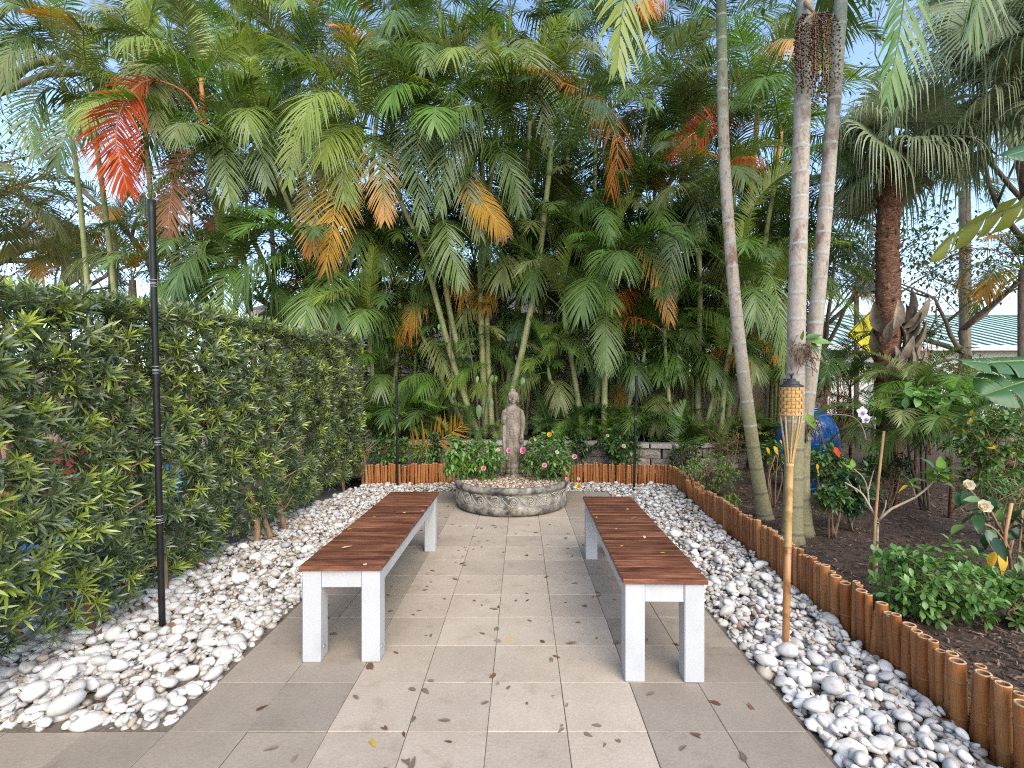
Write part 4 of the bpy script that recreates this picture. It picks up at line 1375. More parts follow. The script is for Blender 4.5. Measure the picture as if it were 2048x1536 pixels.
gw = thing('garden_wall', 'beige stucco garden wall behind the palm stems', 'wall', (0, 9.5, 0))
a = Acc().box((-.5, 9.6, .72), (13.0, .2, 1.56)); a.obj('wall_face', M['stucco'], gw, smooth=False)
a = Acc().box((-.5, 9.6, 1.53), (13.1, .28, .07), bev=.01); a.obj('coping', M['wall_cap'], gw, smooth=False)
fe = thing('iron_fence', 'black iron fence with diamond lattice on top of the beige wall', 'fence', (0, 9.6, 1.565))
for z_ in (1.62, 2.02, 2.24):
    Acc().box((-.5, 9.6, z_), (13.0, .03, .03)).obj('rail', M['iron'], fe, smooth=False)
pk = Acc().box((0, 0, .33), (.014, .014, .68)).mesh('picket', M['iron'], smooth=False)
dgm = Acc().box((0, 0, 0), (.009, .009, .45)).mesh('lattice_bar', M['iron'], smooth=False)
for i in range(56):
    xx_ = -6.8 + i * .23
    if i % 8 == 0: Acc().box((xx_, 9.6, 1.93), (.05, .05, .74)).obj('post', M['iron'], fe, smooth=False)
    elif i % 2 == 0 or 14 < i < 48: link('picket', pk, fe, (xx_, 9.6, 1.57))
    if 18 < i < 48:
        for s_ in (-1, 1):
            link('lattice_bar', dgm, fe, (xx_ + .115, 9.6 + s_ * .012, 1.82), (0, s_ * .52, 0))

hs = thing('white_house', 'white rendered house glimpsed between palm stems beyond the iron fence', 'house', (0, 15, 0))
Acc().box((-.6, 16.5, 1.8), (15, 3, 3.6)).obj('wall', M['white_paint'], hs, smooth=False)
Acc().box((-.6, 16.4, 3.66), (15.6, 3.6, .12)).obj('eaves', M['white_paint'], hs, smooth=False)
a = Acc()
a.raw([(-8.4, 14.6, 3.725), (7.2, 14.6, 3.725), (7.2, 18.2, 3.725), (-8.4, 18.2, 3.725), (-6, 16.4, 5.0), (4.8, 16.4, 5.0)], [(0, 1, 5, 4), (2, 3, 4, 5)], [(1, 2, 5), (3, 0, 4)])
a.obj('roof', M['wall_cap'], hs, smooth=False)
for wx in (-6.2, -3.6, -1.0, 1.7, 4.6):
    w = Acc().box((wx, 14.985, 2.0), (1.3, .06, 1.2)).obj('window', M['white_paint'], hs, smooth=False)
    Acc().box((wx, 14.945, 2.0), (1.14, .03, 1.04)).obj('pane', M['glass_dark'], w, smooth=False)
    for z_ in (1.65, 1.82, 1.99, 2.16, 2.33):
        Acc().box((wx, 14.92, z_), (1.14, .03, .035)).obj('louvre', M['white_paint'], w, smooth=False)

# green standing-seam roof building on the right
gb = thing('green_roof_building', 'low white building with a pale green ribbed metal roof', 'building', (16, 24, 0))
RY0, RY1, RZ0, RZ1 = 19.5, 26.0, 3.05, 5.25
RX0, RX1 = 10.6, 34.0
Acc().box(((RX0 + RX1) / 2 + .5, 24.6, 1.5), (RX1 - RX0 - .6, 9.0, 3.0)).obj('wall', M['white_paint'], gb, smooth=False)
pn = 44
pw_ = (RX1 - RX0) / pn
rf = Acc()
rf.raw([(RX0, RY0, RZ0 - .03), (RX1, RY0, RZ0 - .03), (RX1, RY1, RZ1 - .03), (RX0, RY1, RZ1 - .03), (RX1, RY1 + 6.5, RZ0 - .03), (RX0, RY1 + 6.5, RZ0 - .03)], [(0, 1, 2, 3), (3, 2, 4, 5)], None)
roof = rf.obj('roof', M['roof_seam'], gb, smooth=False)
sl = math.atan2(RZ1 - RZ0, RY1 - RY0); Ls = math.hypot(RZ1 - RZ0, RY1 - RY0)
pmm = Acc().box((0, 0, 0), (pw_ - .02, Ls, .03)).mesh('roof_panel', M['roof_panel'], smooth=False)
smm = Acc().box((0, 0, 0), (.09, Ls, .06)).mesh('roof_seam', M['roof_seam'], smooth=False)
for i in range(pn):
    xx_ = RX0 + (i + .5) * pw_
    link('roof_panel', pmm, roof, (xx_, (RY0 + RY1) / 2, (RZ0 + RZ1) / 2), (sl, 0, 0))
    link('roof_seam', smm, roof, (xx_ - pw_ / 2, (RY0 + RY1) / 2, (RZ0 + RZ1) / 2 + .03), (sl, 0, 0))
Acc().box(((RX0 + RX1) / 2, RY1, RZ1 + .03), (RX1 - RX0, .3, .09)).obj('ridge_cap', M['roof_seam'], gb, smooth=False)
Acc().box(((RX0 + RX1) / 2, RY0 - .03, RZ0 - .08), (RX1 - RX0, .06, .2)).obj('fascia', M['white_paint'], gb, smooth=False)

# yellow crossing sign and lamp beyond the garden
sg = P(1752, 668, 13.0)
sign = thing('crossing_sign', 'yellow diamond pedestrian crossing sign beside the fibrous palm trunk', 'sign', (sg.x, 13.0, 0))
Acc().box((sg.x, 13.03, sg.z / 2 + .1), (.06, .05, sg.z + .5)).obj('post', M['grey_metal'], sign, smooth=False)


def plate(name, pts, y, th_, mat_, parent):
    n_ = len(pts)
    V = [(sg.x + px_, y, sg.z + pz_) for px_, pz_ in pts] + [(sg.x + px_, y + th_, sg.z + pz_) for px_, pz_ in pts]
    a = Acc()
    c0 = len(V)
    V += [(sg.x + sum(p_[0] for p_ in pts) / n_, y, sg.z + sum(p_[1] for p_ in pts) / n_)]
    a.raw(V, [(i, (i + 1) % n_, (i + 1) % n_ + n_, i + n_) for i in range(n_)], [(c0, (i + 1) % n_, i) for i in range(n_)] + [(n_, n_ + i, n_ + i + 1) for i in range(1, n_ - 1)])
    return a.obj(name, mat_, parent, smooth=False)


w_ = .80
sp_ = plate('sign_panel', [(0, -w_), (w_, 0), (0, w_), (-w_, 0)], 12.98, .01, M['sign_yellow'], sign)
fr = Acc()
for i in range(4):
    c = [(0, -.76), (.76, 0), (0, .76), (-.76, 0)]
    p0, p1 = c[i], c[(i + 1) % 4]
    fr.tube([(sg.x + p0[0], 12.975, sg.z + p0[1]), (sg.x + p1[0], 12.975, sg.z + p1[1])], .012, 5)
fr.obj('border', M['sign_black'], sign)
a = Acc()
cx_, cz_, y_ = sg.x + .0, sg.z - .02, 12.972
a.ell((cx_ + .02, y_, cz_ + .42), (.075, .006, .085), 12, 8)
a.tube([(cx_ + .02, y_, cz_ + .30), (cx_ + .0, y_, cz_ + .10), (cx_ - .01, y_, cz_ - .05)], [.085, .075, .07], 6)
a.tube([(cx_ - .01, y_, cz_ - .05), (cx_ + .09, y_, cz_ - .28), (cx_ + .17, y_, cz_ - .50)], [.06, .045, .035], 6)
a.tube([(cx_ - .01, y_, cz_ - .05), (cx_ - .06, y_, cz_ - .28), (cx_ - .12, y_, cz_ - .50)], [.06, .045, .035], 6)
a.tube([(cx_ + .04, y_, cz_ + .26), (cx_ + .15, y_, cz_ + .08), (cx_ + .17, y_, cz_ - .08)], [.035, .03, .025], 6)
a.tube([(cx_ - .02, y_, cz_ + .26), (cx_ - .14, y_, cz_ + .08), (cx_ - .20, y_, cz_ - .02)], [.035, .03, .025], 6)
for vv in a.v: vv[:, 1] = 12.972 + (vv[:, 1] - 12.972) * .08
a.obj('walking_figure', M['sign_black'], sign)

lp = P(1749, 566, 12.0)
lamp = thing('street_lamp', 'grey street lamp with conical shade half behind the fibrous palm trunk', 'lamp', (lp.x + .25, 12.0, 0))
Acc().tube([(lp.x + .25, 12, -.1), (lp.x + .25, 12, lp.z + .1)], .05, 10).obj('pole', M['lamp_bronze'], lamp)
Acc().lathe([(.30, -.02), (.30, 0), (.10, .30), (.06, .42), (0, .44)], (lp.x + .12, 12, lp.z - .2), 20).obj('lamp_shade', M['lamp_bronze'], lamp)

# big blue glazed jar
JP = P(1602, 900, 5.9); JP.z = 0.04
jar = thing('glazed_jar', 'large round glossy blue jar standing behind the ringed trunks', 'jar', JP)
prof = []
for i in range(26):
    t = i / 25
    an = -1.15 + t * (1.15 + 1.36)
    prof.append((.335 * math.cos(an), .635 + (.40 if an > 0 else .62) * math.sin(an)))
prof += [(.085, 1.032), (.088, 1.044), (.075, 1.048), (.066, 1.036), (.06, .98)]
a = Acc().lathe(prof, (0, 0, 0), 48)
rot = np.array(Matrix.Rotation(R(4), 3, 'Y') @ Matrix.Rotation(R(6), 3, 'X'))
a.v = [v_ @ rot.T + np.array(JP) for v_ in a.v]
a.obj('body', M['pot_blue'], jar)
a = Acc().lathe([(.0, .03), (.16, .03), (.16, .07), (.14, .08)], JP, 24)
a.obj('foot_ring', M['pot_blue'], jar)

# things glimpsed through the hedge
ch = P(345, 950, 4.6)
chair = thing('blue_chair', 'blue metal chair half hidden behind the clipped hedge', 'chair', (ch.x, ch.y, -.1))
for sx in (-1, 1):
    for sy in (-1, 1):
        Acc().tube([(ch.x + sx * .2, ch.y + sy * .2, -.1), (ch.x + sx * .19, ch.y + sy * .19, .40)], .014, 8).obj('leg', M['chair_blue'], chair)
Acc().box((ch.x, ch.y, .41), (.44, .44, .03), bev=.01).obj('seat', M['chair_blue'], chair, smooth=False)
a = Acc()
a.tube(smooth_pts([(ch.x - .2, ch.y + .2, .41), (ch.x - .2, ch.y + .24, .70), (ch.x - .15, ch.y + .25, .84), (ch.x + .15, ch.y + .25, .84), (ch.x + .2, ch.y + .24, .70), (ch.x + .2, ch.y + .2, .41)], 24), .014, 8)
a.obj('back_frame', M['chair_blue'], chair)
for k in (-.1, 0, .1):
    Acc().box((ch.x + k, ch.y + .245, .62), (.03, .015, .42)).obj('back_slat', M['chair_blue'], chair, smooth=False)
tp_ = P(110, 1035, 3.3)
a = Acc()
n1 = 18
V = [(tp_.x + (i / (n1 - 1) - .5) * 1.2, tp_.y + (j / (n1 - 1) - .5) * .9, .42 * math.exp(-3.2 * ((i / (n1 - 1) - .5) ** 2 + (j / (n1 - 1) - .5) ** 2) * 2) + .09 * mnoise.noise((i * .35, j * .35, 2))) for j in range(n1) for i in range(n1)]
a.raw(V, [(j * n1 + i, j * n1 + i + 1, (j + 1) * n1 + i + 1, (j + 1) * n1 + i) for j in range(n1 - 1) for i in range(n1 - 1)])
o = a.obj('tarp', M['tarp_blue']); tag(o, 'crumpled blue tarp on the ground behind the hedge', 'tarp')
pw = thing('pink_wall', 'pink rendered wall seen through gaps in the hedge', 'wall', (-7, 8, 0))
Acc().box((-7.2, 7.6, .8), (.2, 5.0, 1.8)).obj('wall_face', M['pink_wall'], pw, smooth=False)
rp = P(40, 960, 4.2)
rb = thing('red_bench', 'red garden seat glimpsed through the lower left of the hedge', 'bench', (rp.x, rp.y, -.1))
Acc().box((rp.x + .3, rp.y, .42), (1.3, .42, .05), bev=.01).obj('seat', M['red_plastic'], rb, smooth=False)
Acc().box((rp.x + .3, rp.y + .22, .66), (1.3, .04, .3), bev=.01).obj('backrest', M['red_plastic'], rb, smooth=False)
for sx in (-.2, .8):
    for sy in (-.15, .15):
        Acc().box((rp.x + sx, rp.y + sy, .155), (.05, .05, .49)).obj('leg', M['red_plastic'], rb, smooth=False)

# ================================================================== HEDGE
def strap_rosette(seed, nl, l, w, flat):
    """whorl of narrow strap leaves round a shoot along +Z"""
    r = random.Random(seed)
    V, Q, T = [], [], []
    n0 = 0
    for i in range(nl):
        az_ = i * 2.399 + r.uniform(-.3, .3)
        u = i / nl
        el = R(78 - (78 - flat) * u + r.uniform(-12, 12))           # outer leaves lie flatter
        ll = l * r.uniform(.75, 1.1) * (.55 + .45 * min(1, u * 2.2 + .2))
        ax = np.array([math.cos(az_) * math.cos(el), math.sin(az_) * math.cos(el), math.sin(el)])
        sd = np.array([-math.sin(az_), math.cos(az_), 0])
        dn = np.array([math.cos(az_) * math.sin(el), math.sin(az_) * math.sin(el), -math.cos(el)])
        b = np.array([0, 0, -.03 * u * l / .08])
        pts = []
        for t, ww in ((0, .35), (.35, 1.0), (.72, .85), (1, .0)):
            c = b + ax * ll * t + dn * ll * .22 * t * t
            if ww: pts += [c - sd * w * ww / 2, c + sd * w * ww / 2]
            else: pts += [c]
        V += pts
        Q += [(n0, n0 + 1, n0 + 3, n0 + 2), (n0 + 2, n0 + 3, n0 + 5, n0 + 4)]
        T += [(n0 + 4, n0 + 5, n0 + 6)]
        n0 += 7
    return np.array(V), Q, T


def frames(axes, rnd=None):
    """rotation matrices taking +Z to each axis with a random spin"""
    ax = axes / np.linalg.norm(axes, axis=1, keepdims=True)
    ref = np.where(np.abs(ax[:, 2:3]) < .9, [[0, 0, 1.0]], [[1.0, 0, 0]])
    x = np.cross(ref, ax); x /= np.linalg.norm(x, axis=1, keepdims=True)
    y = np.cross(ax, x)
    th = rng.random(len(ax)) * 6.283
    c, s = np.cos(th)[:, None], np.sin(th)[:, None]
    return np.stack([x * c + y * s, -x * s + y * c, ax], -1)


def hedge_top(y): return 1.79 + .045 * np.clip(y - 2, -1, 5) + .02 * np.sin(y * 2.3)


def hedge_x(y, z): return -2.12 + .035 * np.sin(y * 3.1 + z * 2) + .03 * np.sin(y * 7.7 + z * 5) - .05 * (z > 1.6) - .12 * np.clip((.55 - z) / .5, 0, 1)


hedge = thing('hedge', 'clipped dark green hedge of narrow leaves along the left pebble bed', 'hedge', (-2.4, 4, 0))
ros = [strap_rosette(i, 14, .074, .0092, [8, -8, 18, 0][i]) for i in range(4)]
HY0, HY1 = .55, 6.38
pts_, axs_ = [], []


def hpush(x, y, z, ax, jit):
    pts_.append(np.stack([x, y, z], 1))
    axs_.append(np.stack(ax, 1) + rng.normal(0, jit, (len(x), 3)))


n = 6000     # face towards the paving
y = rng.uniform(HY0, HY1, n); z = .10 + rng.random(n) ** .95 * (hedge_top(y) - .16)
dp = np.abs(rng.normal(0, .075, n))
x = hedge_x(y, z) - dp
gap = np.array([mnoise.noise((yy_ * 2.6, zz_ * 2.6, 5.5)) for yy_, zz_ in zip(y, z)])
ok = (gap > -.34) & ~((z < .32) & (rng.random(n) < .25))
hpush(x[ok], y[ok], z[ok], (np.ones(ok.sum()) * .9, -.25 * np.ones(ok.sum()), .55 * np.ones(ok.sum())), .42)
n = 2300     # top
y = rng.uniform(HY0, HY1, n); x = rng.uniform(-2.85, -2.14, n); z = hedge_top(y) - np.abs(rng.normal(0, .04, n)) + .02 * np.sin(x * 9)
hpush(x, y, z, (np.ones(n) * .2, -.1 * np.ones(n), np.ones(n)), .40)
n = 700      # far end
x = rng.uniform(-2.85, -2.1, n); z = .15 + rng.random(n) * 1.8; y = HY1 - np.abs(rng.normal(0, .06, n))
hpush(x, y, z, (.3 * np.ones(n), .5 * np.ones(n), .6 * np.ones(n)), .45)
n = 2000     # within
y = rng.uniform(HY0, HY1, n); x = rng.uniform(-2.75, -2.22, n); z = .35 + rng.random(n) * (hedge_top(y) - .45)
gap = np.array([mnoise.noise((yy_ * 2.6, zz_ * 2.6, 5.5)) for yy_, zz_ in zip(y, z)])
ok = gap > -.15
hpush(x[ok], y[ok], z[ok], (.5 * np.ones(ok.sum()), np.zeros(ok.sum()), .6 * np.ones(ok.sum())), .6)
n = 900      # back face
y = rng.uniform(HY0, HY1, n); z = .3 + rng.random(n) * (hedge_top(y) - .35); x = -2.86 + np.abs(rng.normal(0, .06, n))
gap = np.array([mnoise.noise((yy_ * 2.6, zz_ * 2.6, 5.5)) for yy_, zz_ in zip(y, z)])
ok = gap > -.12
hpush(x[ok], y[ok], z[ok], (-.9 * np.ones(ok.sum()), np.zeros(ok.sum()), .5 * np.ones(ok.sum())), .4)
HP, HA = np.concatenate(pts_), np.concatenate(axs_)
HF = frames(HA)
HS = np.clip(rng.normal(.98, .24, len(HP)), .5, 1.7)
# the 280 shoots that show largest are parts of their own
depth = HP[:, 0] - hedge_x(HP[:, 1], HP[:, 2])
px_ = VX + HP[:, 0] / HP[:, 1] * FP; py_ = VY - (HP[:, 2] - HC) / HP[:, 1] * FP
vis = (px_ > 0) & (px_ < 2048) & (py_ > 0) & (py_ < 1536) & (depth > -.06)
score = np.where(vis, HS / HP[:, 1], 0)
order = np.argsort(-score)
own = order[:280]
rm_ = [Acc().raw(t[0], t[1], t[2], np.repeat(np.linspace(.7, .3, len(t[0]) // 7), 7)).mesh('leaf_shoot', M['hedge_sprig']) for t in ros]
for k in own:
    link('leaf_shoot', rm_[k % 4], hedge, HP[k], Matrix(HF[k].tolist()).to_euler(), float(HS[k]))
rest = order[280:]
a = Acc()
for ti in range(4):
    s = rest[rest % 4 == ti]
    a.inst(ros[ti], HF[s] * HS[s][:, None, None], HP[s])
a.obj('foliage', M['hedge'], hedge, kind='stuff')
r = random.Random(12)
for (px, py) in ((190, 1262), (150, 1250), (410, 1140), (228, 1245), (515, 1090), (548, 1078), (575, 1062), (600, 1010), (640, 990), (690, 985), (330, 1190), (60, 1290), (735, 975)):
    g = Gp(px, py)
    x = min(g.x, -2.2) if g.y < 5 else g.x - .1
    top = hedge_top(np.array([g.y]))[0] - .25
    lx = r.gauss(0, .12)
    pts = smooth_pts([(g.x, g.y, -.06), (g.x - .02 + r.gauss(0, .03), g.y - .05 + r.gauss(0, .04), .3), (g.x - .03 + lx * .4, g.y - .08 + r.gauss(0, .06), .8), (-2.28 + r.gauss(0, .08), g.y + r.gauss(0, .1), top)], 14)
    rad = r.uniform(.016, .026)
    Acc().tube(pts, [rad * (1.15 - .75 * i / 13) for i in range(14)], 8).obj('stem', M['stem_brown'], hedge)
    for b_ in range(10):
        k = r.randrange(3, 13)
        p0 = pts[k]
        p1 = p0 + Vector((r.uniform(-.1, .22), r.uniform(-.25, .25), r.uniform(.02, .2)))
        Acc().tube([p0, p0.lerp(p1, .5) + Vector((0, 0, -.01)), p1], [.006, .005, .003], 5).obj('twig', M['stem_brown'], hedge)

# ================================================================== PALM FRONDS
def frond(acc, pts, nl=46, ll=.42, lw=.024, droop=.25, vlift=25, start=.22, seed=0, rr=.012, tipang=22, baseang=68, side=None, ragged=0.0, rac_mi=1):
    """pinnate leaf: rachis along pts, two rows of leaflets; material 0 leaflets, 1 rachis"""
    g = np.random.default_rng(seed)
    NS = 22
    pp = smooth_pts(pts, NS)
    acc.tube(pp, [rr * (1 - .82 * i / (NS - 1)) for i in range(NS)], 5, False, tint=.6, mi=rac_mi, along=[i / (NS - 1) * .6 for i in range(NS)])
    PA = np.array([p[:] for p in pp])
    tg = np.gradient(PA, axis=0); tg /= np.linalg.norm(tg, axis=1, keepdims=True)
    chord = PA[-1] - PA[0]
    h = np.cross(chord, [0, 0, 1.0])
    if np.linalg.norm(h) < 1e-3: h = np.array([1.0, 0, 0])
    if side is not None: h = np.array(side, float)
    sd = h[None] - tg * (tg @ h)[:, None]
    sd /= np.linalg.norm(sd, axis=1, keepdims=True) + 1e-9
    nm = np.cross(sd, tg)
    nm *= np.where(nm[:, 2:3].mean() < 0, -1, 1)
    u = (np.arange(nl) + .5) / nl
    u = np.concatenate([u, u]) ; sg_ = np.repeat([1.0, -1.0], nl)
    u = np.clip(u + g.normal(0, .25 / nl, 2 * nl), .01, .995)
    s = start + (1 - start) * u
    f = s * (NS - 1); k = np.minimum(f.astype(int), NS - 2); w = (f - k)[:, None]
    P0 = PA[k] * (1 - w) + PA[k + 1] * w
    T0 = tg[k] * (1 - w) + tg[k + 1] * w
    S0 = sd[k] * sg_[:, None]; N0 = nm[k]
    ang = np.radians(baseang + (tipang - baseang) * u ** 1.2 + g.normal(0, 4, 2 * nl))
    vl = np.radians(vlift + g.normal(0, 7, 2 * nl))
    D = T0 * np.cos(ang)[:, None] + S0 * (np.sin(ang) * np.cos(vl))[:, None] + N0 * (np.sin(ang) * np.sin(vl))[:, None]
    ln = ll * (np.sin(np.pi * (.13 + .80 * u)) ** .75) * (1 + g.normal(0, .07, 2 * nl))
    if ragged: ln *= np.where(g.random(2 * nl) < ragged, g.uniform(.3, .8, 2 * nl), 1)
    W = T0 - D * (np.einsum('ij,ij->i', T0, D))[:, None]
    W /= np.linalg.norm(W, axis=1, keepdims=True) + 1e-9
    ts = np.array([0, .30, .66, 1.0]); ws = np.array([.55, 1.0, .72, .10])
    C = P0[:, None, :] + D[:, None, :] * (ln[:, None] * ts[None])[:, :, None]
    C[:, :, 2] -= (droop * (1 + g.normal(0, .2, 2 * nl)) * ln)[:, None] * ts[None] ** 2
    ww = W[:, None, :] * (lw * ws / 2)[None, :, None]
    V = np.stack([C - ww, C + ww], 2).reshape(-1, 3)
    m = 2 * nl
    b = (np.arange(m) * 8)[:, None]
    Q = np.concatenate([b + np.array([[2 * i, 2 * i + 1, 2 * i + 3, 2 * i + 2]]) for i in range(3)], 0)
    tint = np.repeat(np.clip(g.normal(.5, .2, m), 0, 1), 8)
    al = (u[:, None] * .75 + ts[None] * .35).repeat(2, axis=1).reshape(-1)
    acc.raw(V, Q, None, tint, al, 0)
    return acc


def arc(L_, th0, bend, n=10, pw_=1.3):
    """rachis in the XZ plane: leaves the stem at elevation th0 and curves down by bend degrees"""
    pts, x, z = [(0, 0, 0)], 0, 0
    for i in range(1, n):
        th = R(th0 - bend * ((i - .5) / (n - 1)) ** pw_)
        x += L_ / (n - 1) * math.cos(th); z += L_ / (n - 1) * math.sin(th)
        pts.append((x, 0, z))
    return pts


FT = {}
SHAPES = {  # name: length, th0, bend, leaflet length, droop, lift
    'spear': (1.5, 86, 30, .34, .08, 35), 'up': (1.75, 76, 85, .42, .20, 28), 'mid': (1.9, 62, 118, .46, .30, 20), 'low': (1.85, 44, 122, .48, .42, 10), 'hang': (1.7, 12, 92, .46, .35, 4)}


def frond_mesh(shape, mat_, var):
    key = (shape, mat_, var)
    if key not in FT:
        L_, th0, bend, ll, dr, vl = SHAPES[shape]
        rv = random.Random(hash((shape, var)) % 1000 if False else sum(map(ord, shape)) * 7 + var)
        base = arc(L_ * rv.uniform(.88, 1.1), th0 + rv.uniform(-6, 6), bend * rv.uniform(.85, 1.12))
        tw = rv.uniform(-.12, .12)
        base = [(x, tw * x * x, z) for x, _, z in base]
        a = Acc()
        frond(a, base, 58, ll * 1.12 * rv.uniform(.9, 1.08), .022, dr * 1.35 * rv.uniform(.7, 1.3), vl, .2, var * 13 + len(shape), ragged=.05 if mat_ not in ('fr_brown', 'fr_red') else .25)
        rac = {'fr_gold': 'shaft_orange', 'fr_orange': 'shaft_orange', 'fr_fade': 'shaft_green', 'fr_brown': 'shaft_brown', 'fr_red': 'shaft_brown'}.get(mat_, 'stem_green')
        FT[key] = a.mesh('frond', [M[mat_], M[rac]])
    return FT[key]


def ringed(pts, r0, r1, spacing, ringw, mats, n=None, sides=10, swell=.03, foot=0.0, name='cane', parent=None, lowring=0.0, r=random):
    """ringed stem: narrow pale scars stand slightly proud; pts resampled"""
    base = smooth_pts(pts, 60)
    Ls = [0.0]
    for i in range(1, 60): Ls.append(Ls[-1] + (base[i] - base[i - 1]).length)
    tot = Ls[-1]

    def at(d_):
        k = 0
        while k < 58 and Ls[k + 1] < d_: k += 1
        return base[k].lerp(base[k + 1], (d_ - Ls[k]) / (Ls[k + 1] - Ls[k] + 1e-9))
    ds, mi = [0.0], []
    d_ = spacing * r.uniform(.3, 1)
    while d_ < tot - spacing * .2:
        for q_, mm in ((d_ - ringw / 2 - .012, 0), (d_ - ringw / 2 - .002, 0), (d_ - ringw / 2, 0), (d_ + ringw / 2, 1), (d_ + ringw / 2 + .002, 0), (d_ + ringw / 2 + .012, 0)):
            ds.append(q_); mi.append(mm)
        d_ += spacing * r.uniform(.8, 1.2)
    ds.append(tot); mi.append(0)
    P_, RR, AL, MI = [], [], [], []
    for i, q_ in enumerate(ds):
        q_ = max(0, q_)
        t = q_ / tot
        rr = r0 + (r1 - r0) * t + foot * math.exp(-q_ / .12)
        ring = (i > 0 and i < len(ds) - 1 and (i - 1) % 6 in (2, 3))
        P_.append(at(q_)); RR.append(rr * (1 + (swell if ring else 0))); AL.append(t)
    mi = [m_ if m_ == 0 else (2 if AL[i] < lowring else 1) for i, m_ in enumerate(mi)]
    return Acc().tube(P_, RR, sides, True, along=AL, ringmi=mi).obj(name, mats, parent)


GA = 2.399963


def crown(parent, top, n, seed, scale=1.0, pal='green', dead=0.12, face=None, shaft='shaft_green', axis=None, shaft_len=.45, spread=(0, 1), cane_r=.04):
    r = random.Random(seed)
    top = Vector(top)
    ax = Vector(axis).normalized() if axis is not None else Vector((r.gauss(0, .1), r.gauss(0, .1), 1)).normalized()
    st = top + ax * shaft_len * scale
    Acc().tube([top - ax * .02, top + ax * .06, top + ax * shaft_len * .5 * scale, st], [cane_r * 1.02, cane_r * 1.25, cane_r * 1.05, cane_r * .6], 10).obj('crownshaft', M[shaft], parent)
    tiltq = Vector((0, 0, 1)).rotation_difference(ax)
    for i in range(n):
        t = spread[0] + (spread[1] - spread[0]) * (i + .5) / n
        sh = 'spear' if t < .10 else 'up' if t < .34 else 'mid' if t < .64 else 'low' if t < .88 else 'hang'
        az_ = i * GA + seed * 1.7 + r.uniform(-.25, .25)
        if face is not None and t > .3 and r.random() < .55: az_ = face + r.gauss(0, .7)
        if pal == 'green': mm = r.choice(['fr_green', 'fr_green', 'fr_fresh', 'fr_lime', 'fr_olive'])
        elif pal == 'dark': mm = r.choice(['fr_dark', 'fr_green', 'fr_green', 'fr_olive'])
        elif pal == 'lime': mm = r.choice(['fr_lime', 'fr_lime', 'fr_green', 'fr_fade'])
        elif pal == 'olive': mm = r.choice(['fr_olive', 'fr_olive', 'fr_green', 'fr_fade', 'fr_lime'])
        elif pal == 'fresh': mm = r.choice(['fr_fresh', 'fr_green', 'fr_green', 'fr_dark'])
        else: mm = pal
        if t > .6 and r.random() < dead: mm = r.choice(['fr_fade', 'fr_gold', 'fr_orange', 'fr_brown', 'fr_fade'])
        if t < .1: mm = 'fr_lime' if pal != 'dark' else 'fr_fresh'
        q_ = tiltq @ Matrix.Rotation(az_, 3, 'Z').to_quaternion()
        link('frond', frond_mesh(sh, mm, r.randrange(5)), parent, st - ax * .25 * t * scale * shaft_len / .45, q_.to_euler(), scale * r.uniform(.88, 1.12))


def clump(label, base, canes, group=None, ground=.48):
    """canes: list of dict(b=(px,Y) or Vector foot, via=[(px,py,Y)...], top=(px,py,Y), n, pal, ...)"""
    root = thing('areca_palm', label, 'palm', base, group)
    for ci, c in enumerate(canes):
        bx, bY = c['b']
        foot = Vector(((bx - VX) / FP * bY, bY, ground if c.get('g') is None else c['g']))
        pts = [foot] + [P(*v_) for v_ in c.get('via', [])] + [P(*c['top'])]
        rc = c.get('r', .042) * 1.12
        cn = ringed(pts, rc * 1.12, rc * .8, c.get('sp', .15), .009, [M['cane'], M['cane_ring'], M['cane_ring']], sides=10, name='cane', parent=root, foot=.012, r=random.Random(ci * 31 + int(bx)))
        if c.get('n', 9):
            crown(cn, pts[-1], c.get('n', 9), int(bx) * 3 + ci * 17 + int(c['top'][0]), c.get('s', 1.0), c.get('pal', 'green'), c.get('dead', .08), c.get('face', None), c.get('shaft', 'shaft_green'), (pts[-1] - pts[-2]) * .6 + Vector((0, 0, .5)) if len(pts) > 1 else None, c.get('sl', .45), c.get('spread', (0, 1)), rc * .85)
    return root


TOC = -math.pi / 2       # azimuth of a frond that leans towards the camera


def hero(parent, pts, mat_, ll=.42, lw=.021, droop=.42, vlift=8, start=.12, nl=64, seed=1, ragged=.05, rr=.014, rac='stem_green', side=(1, .3, 0), tipang=25, baseang=70):
    """one individually shaped frond; pts are (px, py, depth)"""
    p3 = [P(*p) for p in pts]
    a = Acc()
    frond(a, p3, nl, ll, lw, droop, vlift, start, seed, rr, ragged=ragged, side=side, tipang=tipang, baseang=baseang)
    return a.obj('frond', [M[mat_], M[rac]], parent)


